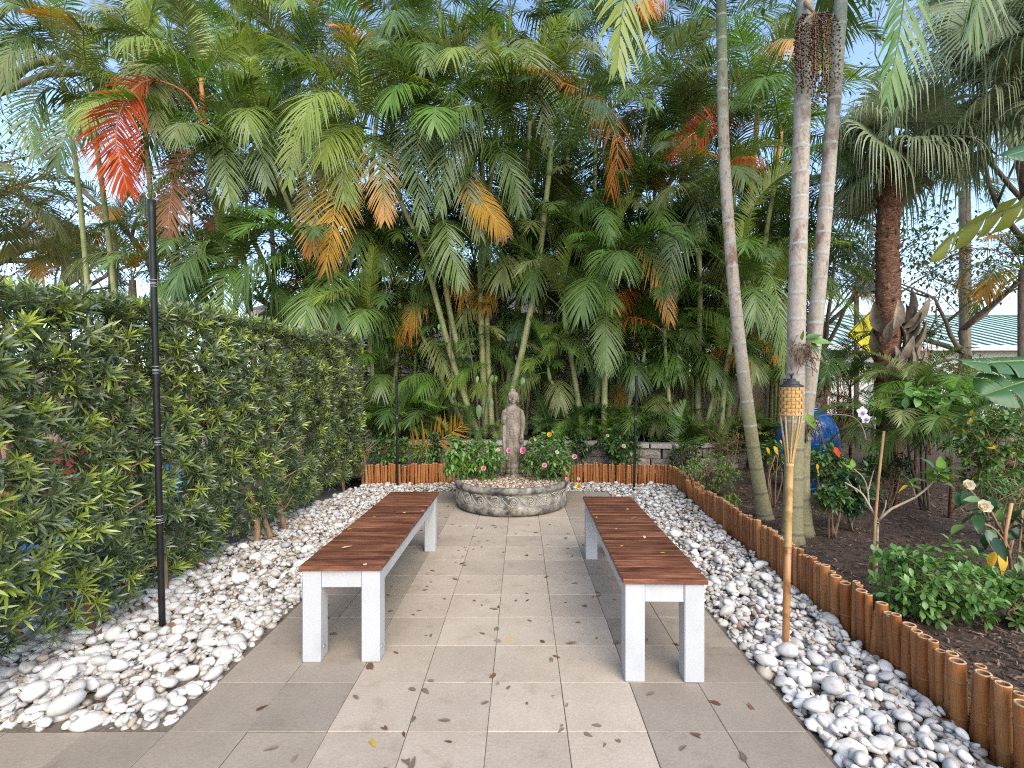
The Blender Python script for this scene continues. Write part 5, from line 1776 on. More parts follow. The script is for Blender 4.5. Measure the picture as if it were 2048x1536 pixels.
# ---- central clump behind the statue
cA = clump('tall areca palm clump of ringed green canes directly behind the statue', (-.65, 7.85, .48), [
    dict(b=(958, 7.9), via=[(905, 720, 7.8), (850, 520, 7.7)], top=(800, 400, 7.6), n=9, pal='green', face=TOC, s=.9),
    dict(b=(945, 8.1), via=[(915, 700, 8.0), (890, 560, 7.9)], top=(868, 300, 7.7), n=10, pal='green', face=TOC),
    dict(b=(972, 8.0), via=[(965, 720, 8.0), (962, 520, 8.0)], top=(985, 330, 7.8), n=10, pal='olive', face=TOC, r=.046),
    dict(b=(985, 8.1), via=[(975, 700, 8.1), (972, 480, 8.2)], top=(960, 260, 8.2), n=10, pal='green'),
    dict(b=(1000, 7.7), via=[(1045, 700, 7.7), (1075, 540, 7.7)], top=(1098, 350, 7.7), n=10, pal='dark', face=TOC, r=.046),
    dict(b=(1012, 8.2), via=[(1020, 740, 8.3), (1040, 560, 8.4)], top=(1060, 240, 8.6), n=9, pal='green'),
    dict(b=(930, 8.3), via=[(900, 640, 8.4), (880, 420, 8.5)], top=(850, 190, 8.6), n=10, pal='green', face=TOC),
    dict(b=(940, 7.9), via=[(870, 730, 8.0)], top=(835, 650, 8.1), n=7, pal='dark', s=.6, r=.03),
])
hero(cA, [(1000, 320, 7.4), (990, 240, 7.1), (960, 210, 6.9), (900, 300, 6.7), (880, 420, 6.7)], 'fr_green', seed=3)
hero(cA, [(985, 330, 7.5), (950, 270, 7.2), (915, 290, 7.0), (935, 380, 6.9), (960, 470, 6.9)], 'fr_olive', seed=4, ll=.40)
hero(cA, [(870, 300, 7.4), (860, 230, 7.2), (840, 240, 7.0), (835, 330, 6.9), (845, 450, 6.9)], 'fr_green', seed=5, ll=.44)
hero(cA, [(990, 330, 7.5), (985, 280, 7.3), (1000, 300, 7.1), (1030, 360, 7.0), (1040, 420, 7.0)], 'fr_green', seed=6, ll=.40)
hero(cA, [(920, 350, 7.2), (935, 360, 7.1), (955, 390, 7.0), (985, 430, 6.9), (1010, 465, 6.9)], 'fr_gold', seed=7, ll=.36, rac='shaft_orange', lw=.03)
hero(cA, [(1050, 120, 7.7), (1030, 80, 7.5), (1050, 90, 7.3), (1075, 170, 7.2), (1095, 290, 7.1)], 'fr_olive', seed=8, ll=.5)
hero(cA, [(1000, 110, 7.8), (990, 70, 7.6), (975, 90, 7.4), (985, 130, 7.3), (1010, 170, 7.2)], 'fr_olive', seed=9, ll=.40)
hero(cA, [(860, 190, 7.6), (850, 150, 7.5), (830, 170, 7.3), (810, 240, 7.2), (800, 330, 7.1)], 'fr_dark', seed=10, ll=.42)
hero(cA, [(870, 190, 7.6), (880, 150, 7.5), (900, 165, 7.3), (905, 220, 7.2), (895, 270, 7.2)], 'fr_fresh', seed=11, ll=.36)
hero(cA, [(870, 560, 7.6), (870, 470, 7.3), (890, 440, 7.1), (900, 500, 7.0), (925, 570, 7.0)], 'fr_green', seed=12, ll=.42)
# fallen golden frond leaning on the low wall
hero(cA, [(780, 905, 7.1), (830, 896, 7.15), (880, 880, 7.3), (925, 850, 7.5)], 'fr_gold', seed=13, ll=.46, lw=.024, droop=.05, vlift=50, start=.25, nl=28, rac='shaft_orange', side=(0.1, .5, 1.0), baseang=95, tipang=60)

# ---- right of the statue
cB = clump('areca palm clump with drooping green fronds right of the statue', (1.3, 7.9, .48), [
    dict(b=(1165, 7.8), via=[(1150, 760, 7.8)], top=(1132, 660, 7.8), n=9, pal='green', face=TOC, s=.85),
    dict(b=(1208, 7.6), via=[(1210, 740, 7.6)], top=(1215, 600, 7.6), n=10, pal='fresh', face=TOC, s=.85),
    dict(b=(1190, 8.1), via=[(1200, 700, 8.2), (1215, 560, 8.2)], top=(1225, 480, 8.2), n=9, pal='fresh', face=TOC, s=.75),
    dict(b=(1225, 8.2), via=[(1250, 680, 8.3), (1280, 520, 8.3)], top=(1300, 450, 8.3), n=9, pal='fresh', face=TOC, s=.8),
    dict(b=(1180, 8.6), via=[(1185, 600, 8.8)], top=(1190, 330, 9.0), n=10, pal='dark'),
    dict(b=(1215, 8.8), via=[(1250, 500, 9.0)], top=(1290, 250, 9.2), n=10, pal='dark'),
    dict(b=(1150, 7.9), via=[(1120, 790, 7.8)], top=(1100, 760, 7.7), n=6, pal='dark', s=.55, r=.028),
    dict(b=(1240, 7.7), via=[(1260, 800, 7.7)], top=(1285, 730, 7.7), n=7, pal='dark', s=.6, r=.028),
])
hero(cB, [(1215, 585, 7.4), (1210, 520, 7.2), (1205, 500, 7.0), (1200, 560, 6.85), (1192, 610, 6.8)], 'fr_fresh', seed=21, ll=.34, start=.2)
hero(cB, [(1260, 560, 7.4), (1270, 500, 7.2), (1290, 495, 7.0), (1320, 550, 6.9), (1340, 640, 6.9)], 'fr_fade', seed=22, ll=.40)
hero(cB, [(1215, 600, 7.4), (1212, 620, 7.2), (1212, 650, 7.0), (1212, 690, 6.95), (1210, 740, 6.9)], 'fr_green', seed=23, ll=.34)
hero(cB, [(1225, 470, 7.8), (1215, 425, 7.5), (1212, 415, 7.3), (1215, 440, 7.15), (1222, 480, 7.1)], 'fr_fresh', seed=24, ll=.34, start=.15)
hero(cB, [(1300, 440, 8.0), (1310, 405, 7.7), (1318, 410, 7.5), (1325, 440, 7.3), (1330, 490, 7.2)], 'fr_fresh', seed=25, ll=.36, start=.15)
hero(cB, [(1100, 160, 7.9), (1150, 175, 7.6), (1200, 210, 7.4), (1235, 290, 7.2), (1222, 385, 7.1)], 'fr_orange', seed=26, ll=.44, rac='shaft_orange', ragged=.2, droop=.7, nl=40)
hero(cB, [(1300, 440, 8.0), (1290, 360, 7.8), (1290, 335, 7.6), (1300, 330, 7.5)], 'fr_lime', seed=27, ll=.45, vlift=40, start=.1, nl=24, baseang=40)

# ---- right-hand clump behind the ringed trunks
cC = clump('dense areca palm clump behind the leaning ringed trunk on the right', (2.9, 7.7, .30), [
    dict(b=(1395, 7.7), via=[(1398, 700, 7.7), (1400, 560, 7.8)], top=(1395, 470, 7.8), n=10, pal='dark', face=TOC, s=.9),
    dict(b=(1420, 8.1), via=[(1440, 650, 8.2)], top=(1465, 420, 8.3), n=10, pal='green', face=TOC),
    dict(b=(1370, 8.5), via=[(1375, 560, 8.7)], top=(1370, 330, 8.9), n=11, pal='dark', face=TOC),
    dict(b=(1470, 7.9), via=[(1500, 700, 8.0), (1530, 480, 8.1)], top=(1556, 330, 8.2), n=10, pal='green', shaft='shaft_orange', sl=.7),
    dict(b=(1450, 8.4), via=[(1490, 520, 8.6)], top=(1512, 270, 8.7), n=10, pal='green', shaft='shaft_orange', sl=.7),
    dict(b=(1345, 7.5), via=[(1335, 760, 7.5)], top=(1330, 690, 7.5), n=8, pal='dark', s=.65, r=.03),
    dict(b=(1440, 7.3), via=[(1450, 760, 7.2)], top=(1470, 640, 7.1), n=9, pal='fresh', s=.8, r=.034, face=TOC),
    dict(b=(1405, 7.4), via=[(1425, 800, 7.4)], top=(1440, 760, 7.4), n=7, pal='green', s=.6, r=.028),
    dict(b=(1480, 7.6), via=[(1500, 780, 7.7)], top=(1530, 640, 7.7), n=8, pal='green', s=.8, r=.03),
])
hero(cC, [(1530, 240, 8.0), (1470, 240, 7.8), (1420, 250, 7.6), (1375, 275, 7.5), (1335, 315, 7.4)], 'fr_red', seed=31, ll=.40, rac='shaft_orange', droop=.2, vlift=30)
hero(cC, [(1400, 560, 7.4), (1385, 470, 7.2), (1370, 450, 7.0), (1345, 500, 6.9), (1335, 590, 6.9)], 'fr_green', seed=32, ll=.44)
hero(cC, [(1480, 640, 7.0), (1520, 560, 6.8), (1545, 560, 6.6), (1560, 640, 6.5), (1570, 720, 6.5)], 'fr_green', seed=33, ll=.42)
hero(cC, [(1465, 400, 8.0), (1450, 340, 7.8), (1420, 340, 7.6), (1395, 400, 7.5), (1390, 480, 7.5)], 'fr_dark', seed=34, ll=.44)
hero(cC, [(1470, 560, 7.6), (1500, 430, 7.4), (1540, 370, 7.3), (1600, 330, 7.2)], 'fr_lime', seed=35, ll=.34, vlift=30, droop=.1)

# ---- left-centre clump
cD = clump('areca palm clump with golden drooping fronds left of centre behind the hedge', (-3.2, 8.0, .40), [
    dict(b=(700, 8.0), via=[(690, 560, 8.0), (705, 420, 7.8)], top=(718, 320, 7.6), n=10, pal='lime', face=TOC),
    dict(b=(670, 8.2), via=[(640, 560, 8.2), (590, 440, 8.1)], top=(545, 330, 8.0), n=11, pal='green', face=TOC),
    dict(b=(640, 8.3), via=[(540, 560, 8.2), (490, 450, 8.0)], top=(460, 390, 7.9), n=10, pal='green', face=TOC),
    dict(b=(720, 8.5), via=[(730, 500, 8.6)], top=(755, 220, 8.8), n=10, pal='green'),
    dict(b=(650, 8.6), via=[(620, 500, 8.8)], top=(600, 230, 9.0), n=11, pal='dark'),
    dict(b=(740, 7.8), via=[(745, 760, 7.8)], top=(740, 690, 7.7), n=8, pal='green', s=.8, r=.034, face=TOC),
    dict(b=(680, 8.1), via=[(670, 720, 8.0)], top=(655, 610, 7.9), n=9, pal='fresh', s=.95, r=.036, face=TOC),
    dict(b=(600, 8.1), via=[(530, 700, 8.0)], top=(490, 600, 7.9), n=9, pal='fresh', s=.95, r=.036, face=TOC),
    dict(b=(780, 8.3), via=[(795, 700, 8.3)], top=(800, 600, 8.3), n=8, pal='dark', s=.8, r=.034),
    dict(b=(560, 8.2), via=[(450, 700, 8.1)], top=(420, 640, 8.0), n=8, pal='fresh', s=.9, r=.036, face=TOC),
])
hero(cD, [(715, 290, 7.4), (690, 240, 7.2), (640, 230, 7.0), (590, 280, 6.9), (575, 370, 6.9)], 'fr_lime', seed=41, ll=.36, droop=.5)
hero(cD, [(718, 290, 7.3), (710, 250, 7.1), (690, 270, 6.9), (685, 340, 6.8), (690, 400, 6.8)], 'fr_lime', seed=42, ll=.46, droop=.4)
hero(cD, [(725, 290, 7.3), (740, 270, 7.1), (755, 300, 6.95), (765, 370, 6.9), (770, 440, 6.9)], 'fr_fade', seed=43, ll=.38, droop=.4)
hero(cD, [(690, 400, 7.3), (690, 340, 7.1), (680, 360, 6.9), (665, 450, 6.8), (650, 540, 6.8)], 'fr_gold', seed=44, ll=.46, droop=.35, rac='shaft_orange')
hero(cD, [(700, 330, 7.4), (670, 310, 7.2), (645, 350, 7.0), (628, 440, 6.9), (625, 500, 6.9)], 'fr_fade', seed=45, ll=.42, droop=.35)
hero(cD, [(545, 290, 7.8), (530, 230, 7.6), (510, 225, 7.4), (520, 290, 7.2), (535, 370, 7.2)], 'fr_green', seed=46, ll=.46)
hero(cD, [(460, 370, 7.6), (455, 290, 7.4), (445, 270, 7.2), (450, 330, 7.1), (460, 400, 7.0)], 'fr_green', seed=47, ll=.46)
hero(cD, [(655, 600, 7.7), (660, 540, 7.4), (660, 540, 7.2), (665, 590, 7.0), (675, 640, 7.0)], 'fr_fresh', seed=48, ll=.42)
hero(cD, [(490, 600, 7.6), (470, 540, 7.4), (450, 550, 7.2), (445, 620, 7.0), (430, 680, 7.0)], 'fr_fresh', seed=49, ll=.46)
hero(cD, [(470, 560, 7.6), (440, 490, 7.4), (400, 490, 7.2), (370, 550, 7.1), (350, 600, 7.1)], 'fr_green', seed=50, ll=.40)

# ---- left clump with the big red dead frond
cE = clump('tall areca palm clump on the left holding a large red dead frond', (-6.0, 8.3, .1), [
    dict(b=(430, 8.2), via=[(440, 520, 8.1), (420, 330, 7.9)], top=(408, 250, 7.8), n=9, pal='green', shaft='shaft_brown', sl=.75, g=.1),
    dict(b=(330, 8.6), via=[(310, 500, 8.6)], top=(290, 260, 8.4), n=11, pal='olive', g=.1, face=TOC),
    dict(b=(260, 8.8), via=[(220, 500, 8.8)], top=(185, 230, 8.6), n=11, pal='olive', g=.1),
    dict(b=(470, 9.0), via=[(470, 500, 9.0)], top=(450, 200, 8.9), n=11, pal='green', g=.1),
    dict(b=(360, 9.3), via=[(350, 400, 9.4)], top=(340, 110, 9.4), n=11, pal='olive', g=.1),
    dict(b=(200, 9.3), via=[(160, 400, 9.3)], top=(120, 130, 9.2), n=11, pal='green', g=.1),
    dict(b=(300, 8.5), via=[(300, 660, 8.4)], top=(310, 540, 8.3), n=8, pal='olive', g=.1, s=.8),
])
hero(cE, [(412, 265, 7.5), (376, 190, 7.3), (300, 160, 7.0), (252, 200, 6.8), (232, 260, 6.7), (240, 320, 6.7), (255, 378, 6.7)], 'fr_red', seed=51, ll=.52, lw=.021, droop=.40, vlift=14, rac='shaft_brown', start=.28, nl=96, ragged=.08, rr=.02)
hero(cE, [(405, 290, 7.5), (370, 310, 7.3), (350, 350, 7.1), (340, 410, 7.0), (335, 470, 7.0)], 'fr_brown', seed=52, ll=.52, rac='shaft_brown', start=.15, ragged=.3, droop=.2)
hero(cE, [(330, 160, 7.6), (310, 120, 7.4), (295, 140, 7.2), (300, 190, 7.1), (315, 260, 7.1)], 'fr_olive', seed=53, ll=.46)
hero(cE, [(200, 230, 8.0), (150, 190, 7.7), (90, 180, 7.5), (60, 240, 7.4), (70, 310, 7.4)], 'fr_green', seed=54, ll=.50)
hero(cE, [(190, 230, 8.0), (170, 220, 7.7), (145, 240, 7.5), (125, 290, 7.4), (110, 330, 7.4)], 'fr_dark', seed=55, ll=.46)
hero(cE, [(130, 120, 8.6), (90, 60, 8.3), (50, 60, 8.1), (20, 110, 8.0), (10, 180, 8.0)], 'fr_green', seed=56, ll=.5)
hero(cE, [(290, 30, 8.6), (340, 10, 8.4), (400, 40, 8.2), (440, 90, 8.1), (470, 160, 8.1)], 'fr_green', seed=57, ll=.5)
hero(cE, [(250, -30, 8.4), (290, 30, 8.2), (310, 90, 8.1)], 'fr_lime', seed=58, ll=.5, lw=.04, vlift=30, nl=30, baseang=45)

# ---- rear row filling the top of the view
cF = clump('rear row areca palm clump rising left of centre to the top edge', (-3.5, 9.8, .1), [
    dict(b=(560, 10), via=[(540, 400, 10)], top=(500, 100, 10), n=12, pal='olive', g=.1), dict(b=(680, 10.2), via=[(670, 400, 10.2)], top=(640, 120, 10.2), n=12, pal='green', g=.1),
    dict(b=(620, 9.8), via=[(610, 500, 9.8)], top=(600, 360, 9.8), n=11, pal='dark', g=.1), dict(b=(740, 10.2), via=[(760, 400, 10.2)], top=(790, 120, 10.2), n=12, pal='olive', g=.1, shaft='shaft_orange', sl=1.0, dead=.3),
    dict(b=(520, 10.4), via=[(500, 600, 10.4)], top=(480, 470, 10.4), n=10, pal='dark', g=.1), dict(b=(700, 9.6), via=[(700, 620, 9.6)], top=(690, 520, 9.6), n=11, pal='dark', g=.1), dict(b=(650, 10.6), via=[(640, 300, 10.6)], top=(590, 40, 10.6), n=12, pal='olive', g=.1, dead=.3),
])
cG = clump('rear row areca palm clump rising behind the statue to the top edge', (0, 9.8, .1), [
    dict(b=(900, 10), via=[(890, 400, 10)], top=(880, 60, 10), n=9, pal='dark', g=.1), dict(b=(1010, 10.2), via=[(1010, 400, 10.2)], top=(1020, 60, 10.2), n=11, pal='olive', g=.1, dead=.3),
    dict(b=(1110, 10), via=[(1130, 400, 10)], top=(1150, 140, 10), n=12, pal='dark', g=.1), dict(b=(1000, 9.4), via=[(1000, 600, 9.4)], top=(1010, 480, 9.4), n=11, pal='dark', g=.1),
    dict(b=(880, 9.4), via=[(860, 620, 9.4)], top=(850, 520, 9.4), n=10, pal='dark', g=.1), dict(b=(1130, 9.4), via=[(1140, 620, 9.4)], top=(1150, 500, 9.4), n=11, pal='dark', g=.1), dict(b=(1080, 10.4), via=[(1090, 400, 10.4)], top=(1090, 30, 10.4), n=11, pal='green', g=.1),
])
cH = clump('rear row areca palm clump filling the view left of the ringed trunks', (3.5, 10, .1), [
    dict(b=(1300, 9.6), via=[(1300, 560, 9.6)], top=(1310, 380, 9.6), n=12, pal='dark', g=.1), dict(b=(1380, 10.2), via=[(1400, 400, 10.2)], top=(1410, 150, 10.2), n=11, pal='dark', g=.1),
    dict(b=(1450, 9.6), via=[(1460, 620, 9.6)], top=(1480, 520, 9.6), n=11, pal='dark', g=.1), dict(b=(1330, 10.4), via=[(1330, 400, 10.4)], top=(1290, 130, 10.4), n=9, pal='dark', g=.1),
    dict(b=(1530, 10.2), via=[(1540, 500, 10.2)], top=(1560, 170, 10.2), n=10, pal='green', g=.1), dict(b=(1540, 9.4), via=[(1550, 650, 9.4)], top=(1570, 500, 9.4), n=10, pal='dark', g=.1), dict(b=(1250, 9.5), via=[(1250, 650, 9.5)], top=(1240, 590, 9.5), n=10, pal='dark', g=.1),
    dict(b=(1370, 9.2), via=[(1370, 700, 9.2)], top=(1380, 620, 9.2), n=10, pal='dark', g=.1),
])

clump('low dark areca palms before the beige wall left of the statue', (-1.5, 9.0, .45), [
    dict(b=(608, 8.9), top=(620, 640, 8.9), n=13, pal='dark', s=0.85, r=.03, face=TOC),
    dict(b=(695, 8.9), top=(700, 700, 8.9), n=13, pal='dark', s=0.85, r=.03, face=TOC),
    dict(b=(762, 9.0), top=(760, 560, 9.0), n=13, pal='dark', s=1.0, r=.03, face=TOC),
    dict(b=(829, 8.8), top=(820, 700, 8.8), n=13, pal='dark', s=0.85, r=.03, face=TOC),
    dict(b=(841, 9.1), top=(850, 600, 9.1), n=13, pal='dark', s=1.0, r=.03, face=TOC),
    dict(b=(903, 9.1), top=(905, 660, 9.1), n=13, pal='dark', s=0.85, r=.03, face=TOC),
    dict(b=(955, 9.1), top=(950, 560, 9.1), n=13, pal='dark', s=1.0, r=.03, face=TOC),
    dict(b=(1012, 9.0), top=(1000, 660, 9.0), n=13, pal='dark', s=0.85, r=.03, face=TOC),
    dict(b=(1034, 9.1), top=(1040, 600, 9.1), n=13, pal='dark', s=1.0, r=.03, face=TOC)])
clump('low dark areca palms before the beige wall right of the statue', (2.0, 9.0, .45), [
    dict(b=(1073, 8.9), top=(1085, 680, 8.9), n=13, pal='dark', s=0.85, r=.03, face=TOC),
    dict(b=(1105, 9.1), top=(1110, 560, 9.1), n=13, pal='dark', s=1.0, r=.03, face=TOC),
    dict(b=(1162, 9.0), top=(1160, 620, 9.0), n=13, pal='dark', s=0.85, r=.03, face=TOC),
    dict(b=(1259, 9.1), top=(1250, 560, 9.1), n=13, pal='dark', s=1.0, r=.03, face=TOC),
    dict(b=(1281, 9.0), top=(1290, 650, 9.0), n=13, pal='dark', s=0.85, r=.03, face=TOC),
    dict(b=(1343, 9.0), top=(1345, 560, 9.0), n=13, pal='dark', s=1.0, r=.03, face=TOC),
    dict(b=(1355, 8.7), top=(1350, 700, 8.7), n=13, pal='dark', s=0.85, r=.03, face=TOC),
    dict(b=(1442, 9.0), top=(1430, 600, 9.0), n=13, pal='dark', s=1.0, r=.03, face=TOC),
    dict(b=(1494, 8.9), top=(1500, 620, 8.9), n=13, pal='dark', s=0.85, r=.03, face=TOC),
    dict(b=(1551, 9.0), top=(1550, 580, 9.0), n=13, pal='dark', s=1.0, r=.03, face=TOC),
    dict(b=(1608, 9.0), top=(1600, 640, 9.0), n=13, pal='dark', s=0.85, r=.03, face=TOC)])
clump('short areca palms with arching fronds low before the wall left of the statue', (-1.2, 8.5, .45), [
    dict(b=(631, 8.6), top=(640, 760, 8.6), n=11, pal='fresh', s=.66, r=.026, face=TOC, dead=.05),
    dict(b=(762, 8.4), top=(760, 800, 8.4), n=11, pal='green', s=.66, r=.026, face=TOC, dead=.05),
    dict(b=(824, 8.5), top=(830, 740, 8.5), n=11, pal='green', s=.66, r=.026, face=TOC, dead=.05),
    dict(b=(895, 8.5), top=(890, 800, 8.5), n=11, pal='fresh', s=.66, r=.026, face=TOC, dead=.05),
    dict(b=(927, 8.6), top=(930, 730, 8.6), n=11, pal='green', s=.66, r=.026, face=TOC, dead=.05),
    dict(b=(998, 8.6), top=(990, 770, 8.6), n=11, pal='green', s=.66, r=.026, face=TOC, dead=.05)])
clump('short areca palms with arching fronds low before the wall right of the statue', (2.2, 8.5, .45), [
    dict(b=(1051, 8.5), top=(1060, 740, 8.5), n=11, pal='fresh', s=.66, r=.026, face=TOC, dead=.05),
    dict(b=(1102, 8.4), top=(1100, 800, 8.4), n=11, pal='green', s=.66, r=.026, face=TOC, dead=.05),
    dict(b=(1139, 8.5), top=(1145, 730, 8.5), n=11, pal='green', s=.66, r=.026, face=TOC, dead=.05),
    dict(b=(1255, 8.4), top=(1250, 770, 8.4), n=11, pal='fresh', s=.66, r=.026, face=TOC, dead=.05),
    dict(b=(1297, 8.4), top=(1300, 740, 8.4), n=11, pal='green', s=.66, r=.026, face=TOC, dead=.05),
    dict(b=(1338, 8.2), top=(1330, 800, 8.2), n=11, pal='green', s=.66, r=.026, face=TOC, dead=.05),
    dict(b=(1385, 8.2), top=(1385, 760, 8.2), n=11, pal='fresh', s=.66, r=.026, face=TOC, dead=.05),
    dict(b=(1432, 8.3), top=(1440, 720, 8.3), n=11, pal='green', s=.66, r=.026, face=TOC, dead=.05),
    dict(b=(1503, 8.2), top=(1500, 760, 8.2), n=11, pal='green', s=.66, r=.026, face=TOC, dead=.05),
    dict(b=(1555, 8.4), top=(1560, 730, 8.4), n=11, pal='fresh', s=.66, r=.026, face=TOC, dead=.05)])

# low seedlings and grassy palm tufts along the terrace
def tuft(label, px, Y, z, n, scale, seed, pal, spread=.25):
    r = random.Random(seed)
    x = (px - VX) / FP * Y
    root = thing('palm_seedling', label, 'palm', (x, Y, z))
    for i in range(n):
        o = (x + r.gauss(0, spread), Y + r.gauss(0, spread * .5), z - .03)
        az_ = r.random() * 6.28
        sh = r.choice(['up', 'up', 'mid', 'spear'])
        link('frond', frond_mesh(sh, r.choice(pal), r.randrange(3)), root, o, (0, 0, az_), scale * r.uniform(.7, 1.2))
    return root


GD = ['fr_dark', 'fr_green', 'fr_dark', 'fr_olive']
tuft('bushy palm seedlings behind the left slim torch pole', 800, 7.9, .46, 36, .62, 1, ['fr_dark', 'fr_green', 'fr_fresh', 'fr_green'], .35)
tuft('palm seedlings at the foot of the canes left of the statue', 905, 7.7, .46, 18, .38, 2, GD, .3)
tuft('palm seedlings close behind the raised hand side of the statue', 985, 7.75, .46, 10, .26, 3, GD, .22)
tuft('dark palm seedlings just right of the statue', 1120, 7.8, .46, 26, .52, 4, GD, .3)
tuft('palm seedlings behind the right slim torch pole', 1280, 7.6, .46, 34, .56, 5, ['fr_dark', 'fr_green', 'fr_fresh'], .35)
tuft('palm seedlings at the foot of the canes between statue and right torch pole', 1195, 7.55, .46, 18, .38, 6, ['fr_fresh', 'fr_lime', 'fr_green'], .25)
tuft('dark palm seedlings left of the leaning ringed trunk', 1400, 7.4, .20, 34, .60, 7, GD, .4)
tuft('palm seedlings behind the foot of the leaning ringed trunk', 1490, 7.6, .12, 30, .66, 8, GD, .4)
tuft('palm seedlings at the far end of the hedge', 745, 7.7, .46, 24, .66, 9, ['fr_green', 'fr_fresh', 'fr_dark'], .3)

# ================================================================== RINGED TRUNKS (three tall palms on the right)
def trunk_palm(label, foot, pix, Ys, r0, r1, mat_, sp, seed, top_extra, nf=11):
    root = thing('ringed_palm', label, 'palm', foot)
    pts = [foot - Vector((0, 0, .05))] + [P(px, py, Y) for (px, py), Y in zip(pix, Ys)]
    d = (pts[-1] - pts[-2]).normalized()
    pts.append(pts[-1] + d * top_extra)
    tr = ringed(pts, r0, r1, sp, .022, [M[mat_], M['royal_ring'], M['royal_ring_low']], sides=24, swell=.014, foot=.045, name='trunk', parent=root, lowring=.16, r=random.Random(seed))
    return root, pts[-1], d


fA = P(1531, 1040, 4.62); fA.z = .04
pA, topA, dA = trunk_palm('slender ringed palm trunk leaning left, leftmost of the three ringed trunks', fA, [(1500, 850), (1470, 600), (1449, 320), (1443, 50), (1443, -60)], [4.62, 4.6, 4.6, 4.6, 4.6], .062, .044, 'royal_green', .245, 4, .5)
fB = P(1583, 1090, 3.9); fB.z = .04
pB, topB, dB = trunk_palm('thick upright ringed palm trunk directly behind the bamboo torch', fB, [(1589, 880), (1594, 600), (1600, 380), (1606, 150), (1613, -60)], [3.9, 3.9, 3.9, 3.9, 3.9], .072, .057, 'royal_grey', .20, 5, .5)
fC = P(1606, 1040, 4.12); fC.z = .04
pC, topC, dC = trunk_palm('ringed palm trunk leaning right, rightmost of the three ringed trunks', fC, [(1604, 900), (1628, 680), (1652, 400), (1672, 150), (1686, -60)], [4.12, 4.12, 4.1, 4.1, 4.1], .066, .047, 'royal_grey', .19, 6, .5)
for pr, tp, dd_, sd_ in ((pA, topA, dA, 41), (pB, topB, dB, 42), (pC, topC, dC, 43)):
    crown(pr, tp, 11, sd_, 1.15, 'green', .05, None, 'shaft_green', dd_, .6, (0, .9), .055)
# frond ends that hang into the top of the view
hero(pA, [(1420, -330, 4.5), (1330, -260, 4.3), (1270, -120, 4.1), (1245, 20, 4.0), (1235, 130, 4.0)], 'fr_lime', ll=.36, lw=.038, droop=.5, nl=34, seed=61, start=.15)
hero(pC, [(1700, -300, 4.0), (1780, -240, 3.9), (1815, -100, 3.8), (1800, 60, 3.75), (1775, 190, 3.7)], 'fr_fresh', ll=.40, lw=.036, droop=.5, nl=36, seed=62, start=.15)
hero(pC, [(1700, -250, 4.1), (1850, -260, 4.0), (1940, -160, 3.9), (1960, -20, 3.9), (1940, 60, 3.9)], 'fr_green', ll=.40, lw=.034, droop=.5, nl=36, seed=63, start=.15)
# fruit cluster hanging from the middle trunk
a = Acc()
r = random.Random(8)
fc = P(1628, 25, 3.78)
stk = Acc()
bt = pebble_shape(1, 3)
BV, BT = [], []
for i in range(34):
    tx = r.gauss(1640 if i > 9 else 1596, 16 if i > 9 else 8)
    y0 = r.uniform(50, 90); y1 = r.uniform(150, 222) - (35 if i < 10 else 0) - abs(tx - 1640) * .5 * (i > 9)
    Yd = r.uniform(3.62, 3.95) if i > 9 else r.uniform(3.70, 3.78)
    pts = smooth_pts([fc, P(tx, y0 - 10, Yd), P(tx + r.gauss(0, 3), y1, Yd)], 12)
    stk.tube(pts, .0025, 4)
    for k in range(34):
        t = .28 + .72 * k / 33
        f_ = t * 11; k0 = min(int(f_), 10)
        p = pts[k0].lerp(pts[k0 + 1], f_ - k0)
        an = k * 2.4
        BV.append((p.x + .009 * math.cos(an), p.y + .009 * math.sin(an), p.z + r.gauss(0, .003)))
stk.tube([P(1606, 0, 3.9), P(1614, 10, 3.82), fc], [.016, .014, .010], 8)
stk.obj('fruit_stalk', M['stem_brown'], pB)
BV = np.array(BV)
ss = rng.uniform(.0065, .0095, len(BV))
a.inst(bt, np.array([np.eye(3) * s_ for s_ in ss]), BV)
a.obj('fruit_cluster', M['fruit'], pB, kind='stuff')

# ================================================================== LEAVES AND SHRUBS
LT_ = {
    'ovate': [leaf_tmpl(1, .46, 4, .25, .15), leaf_tmpl(1, .50, 4, .3, .28)],
    'obovate': [leaf_tmpl(1, .50, 4, .2, .1, 'obovate'), leaf_tmpl(1, .44, 4, .25, .22, 'obovate')],
    'lance': [leaf_tmpl(1, .24, 4, .3, .2, 'lance'), leaf_tmpl(1, .20, 4, .3, .35, 'lance')],
}
LM = {}


def leaf_mesh(shape, k, mat_):
    key = (shape, k, mat_)
    if key not in LM:
        t = LT_[shape][k]
        LM[key] = Acc().raw(t[0], t[1], None, .5, np.repeat(np.linspace(0, 1, len(t[0]) // 3), 3)).mesh('leaf', M[mat_])
    return LM[key]


def leaf_frame(d, up=None):
    """matrix whose X runs along d and whose Z faces up as far as it can"""
    x = d.normalized()
    z = Vector((0, 0, 1)) - x * x.z
    if z.length < .05: z = Vector((0, -1, 0)) - x * -x.y
    z.normalize()
    y = z.cross(x)
    return Matrix((x, y, z)).transposed()


def whorl_pts(c, ax, n, l, flat, r):
    """leaf positions and frames around a shoot tip"""
    out = []
    q_ = Vector((0, 0, 1)).rotation_difference(ax)
    a0 = r.random() * 6.28
    for i in range(n):
        an = a0 + i * GA
        el = R(flat + (1 - i / n) * 35 + r.gauss(0, 10))
        d = q_ @ Vector((math.cos(an) * math.cos(el), math.sin(an) * math.cos(el), math.sin(el)))
        Mr = Matrix.Rotation(r.gauss(0, .35), 3, d) @ leaf_frame(d)
        out.append((c - ax * (i / n) * l * .5, Mr, l * r.uniform(.72, 1.1)))
    return out


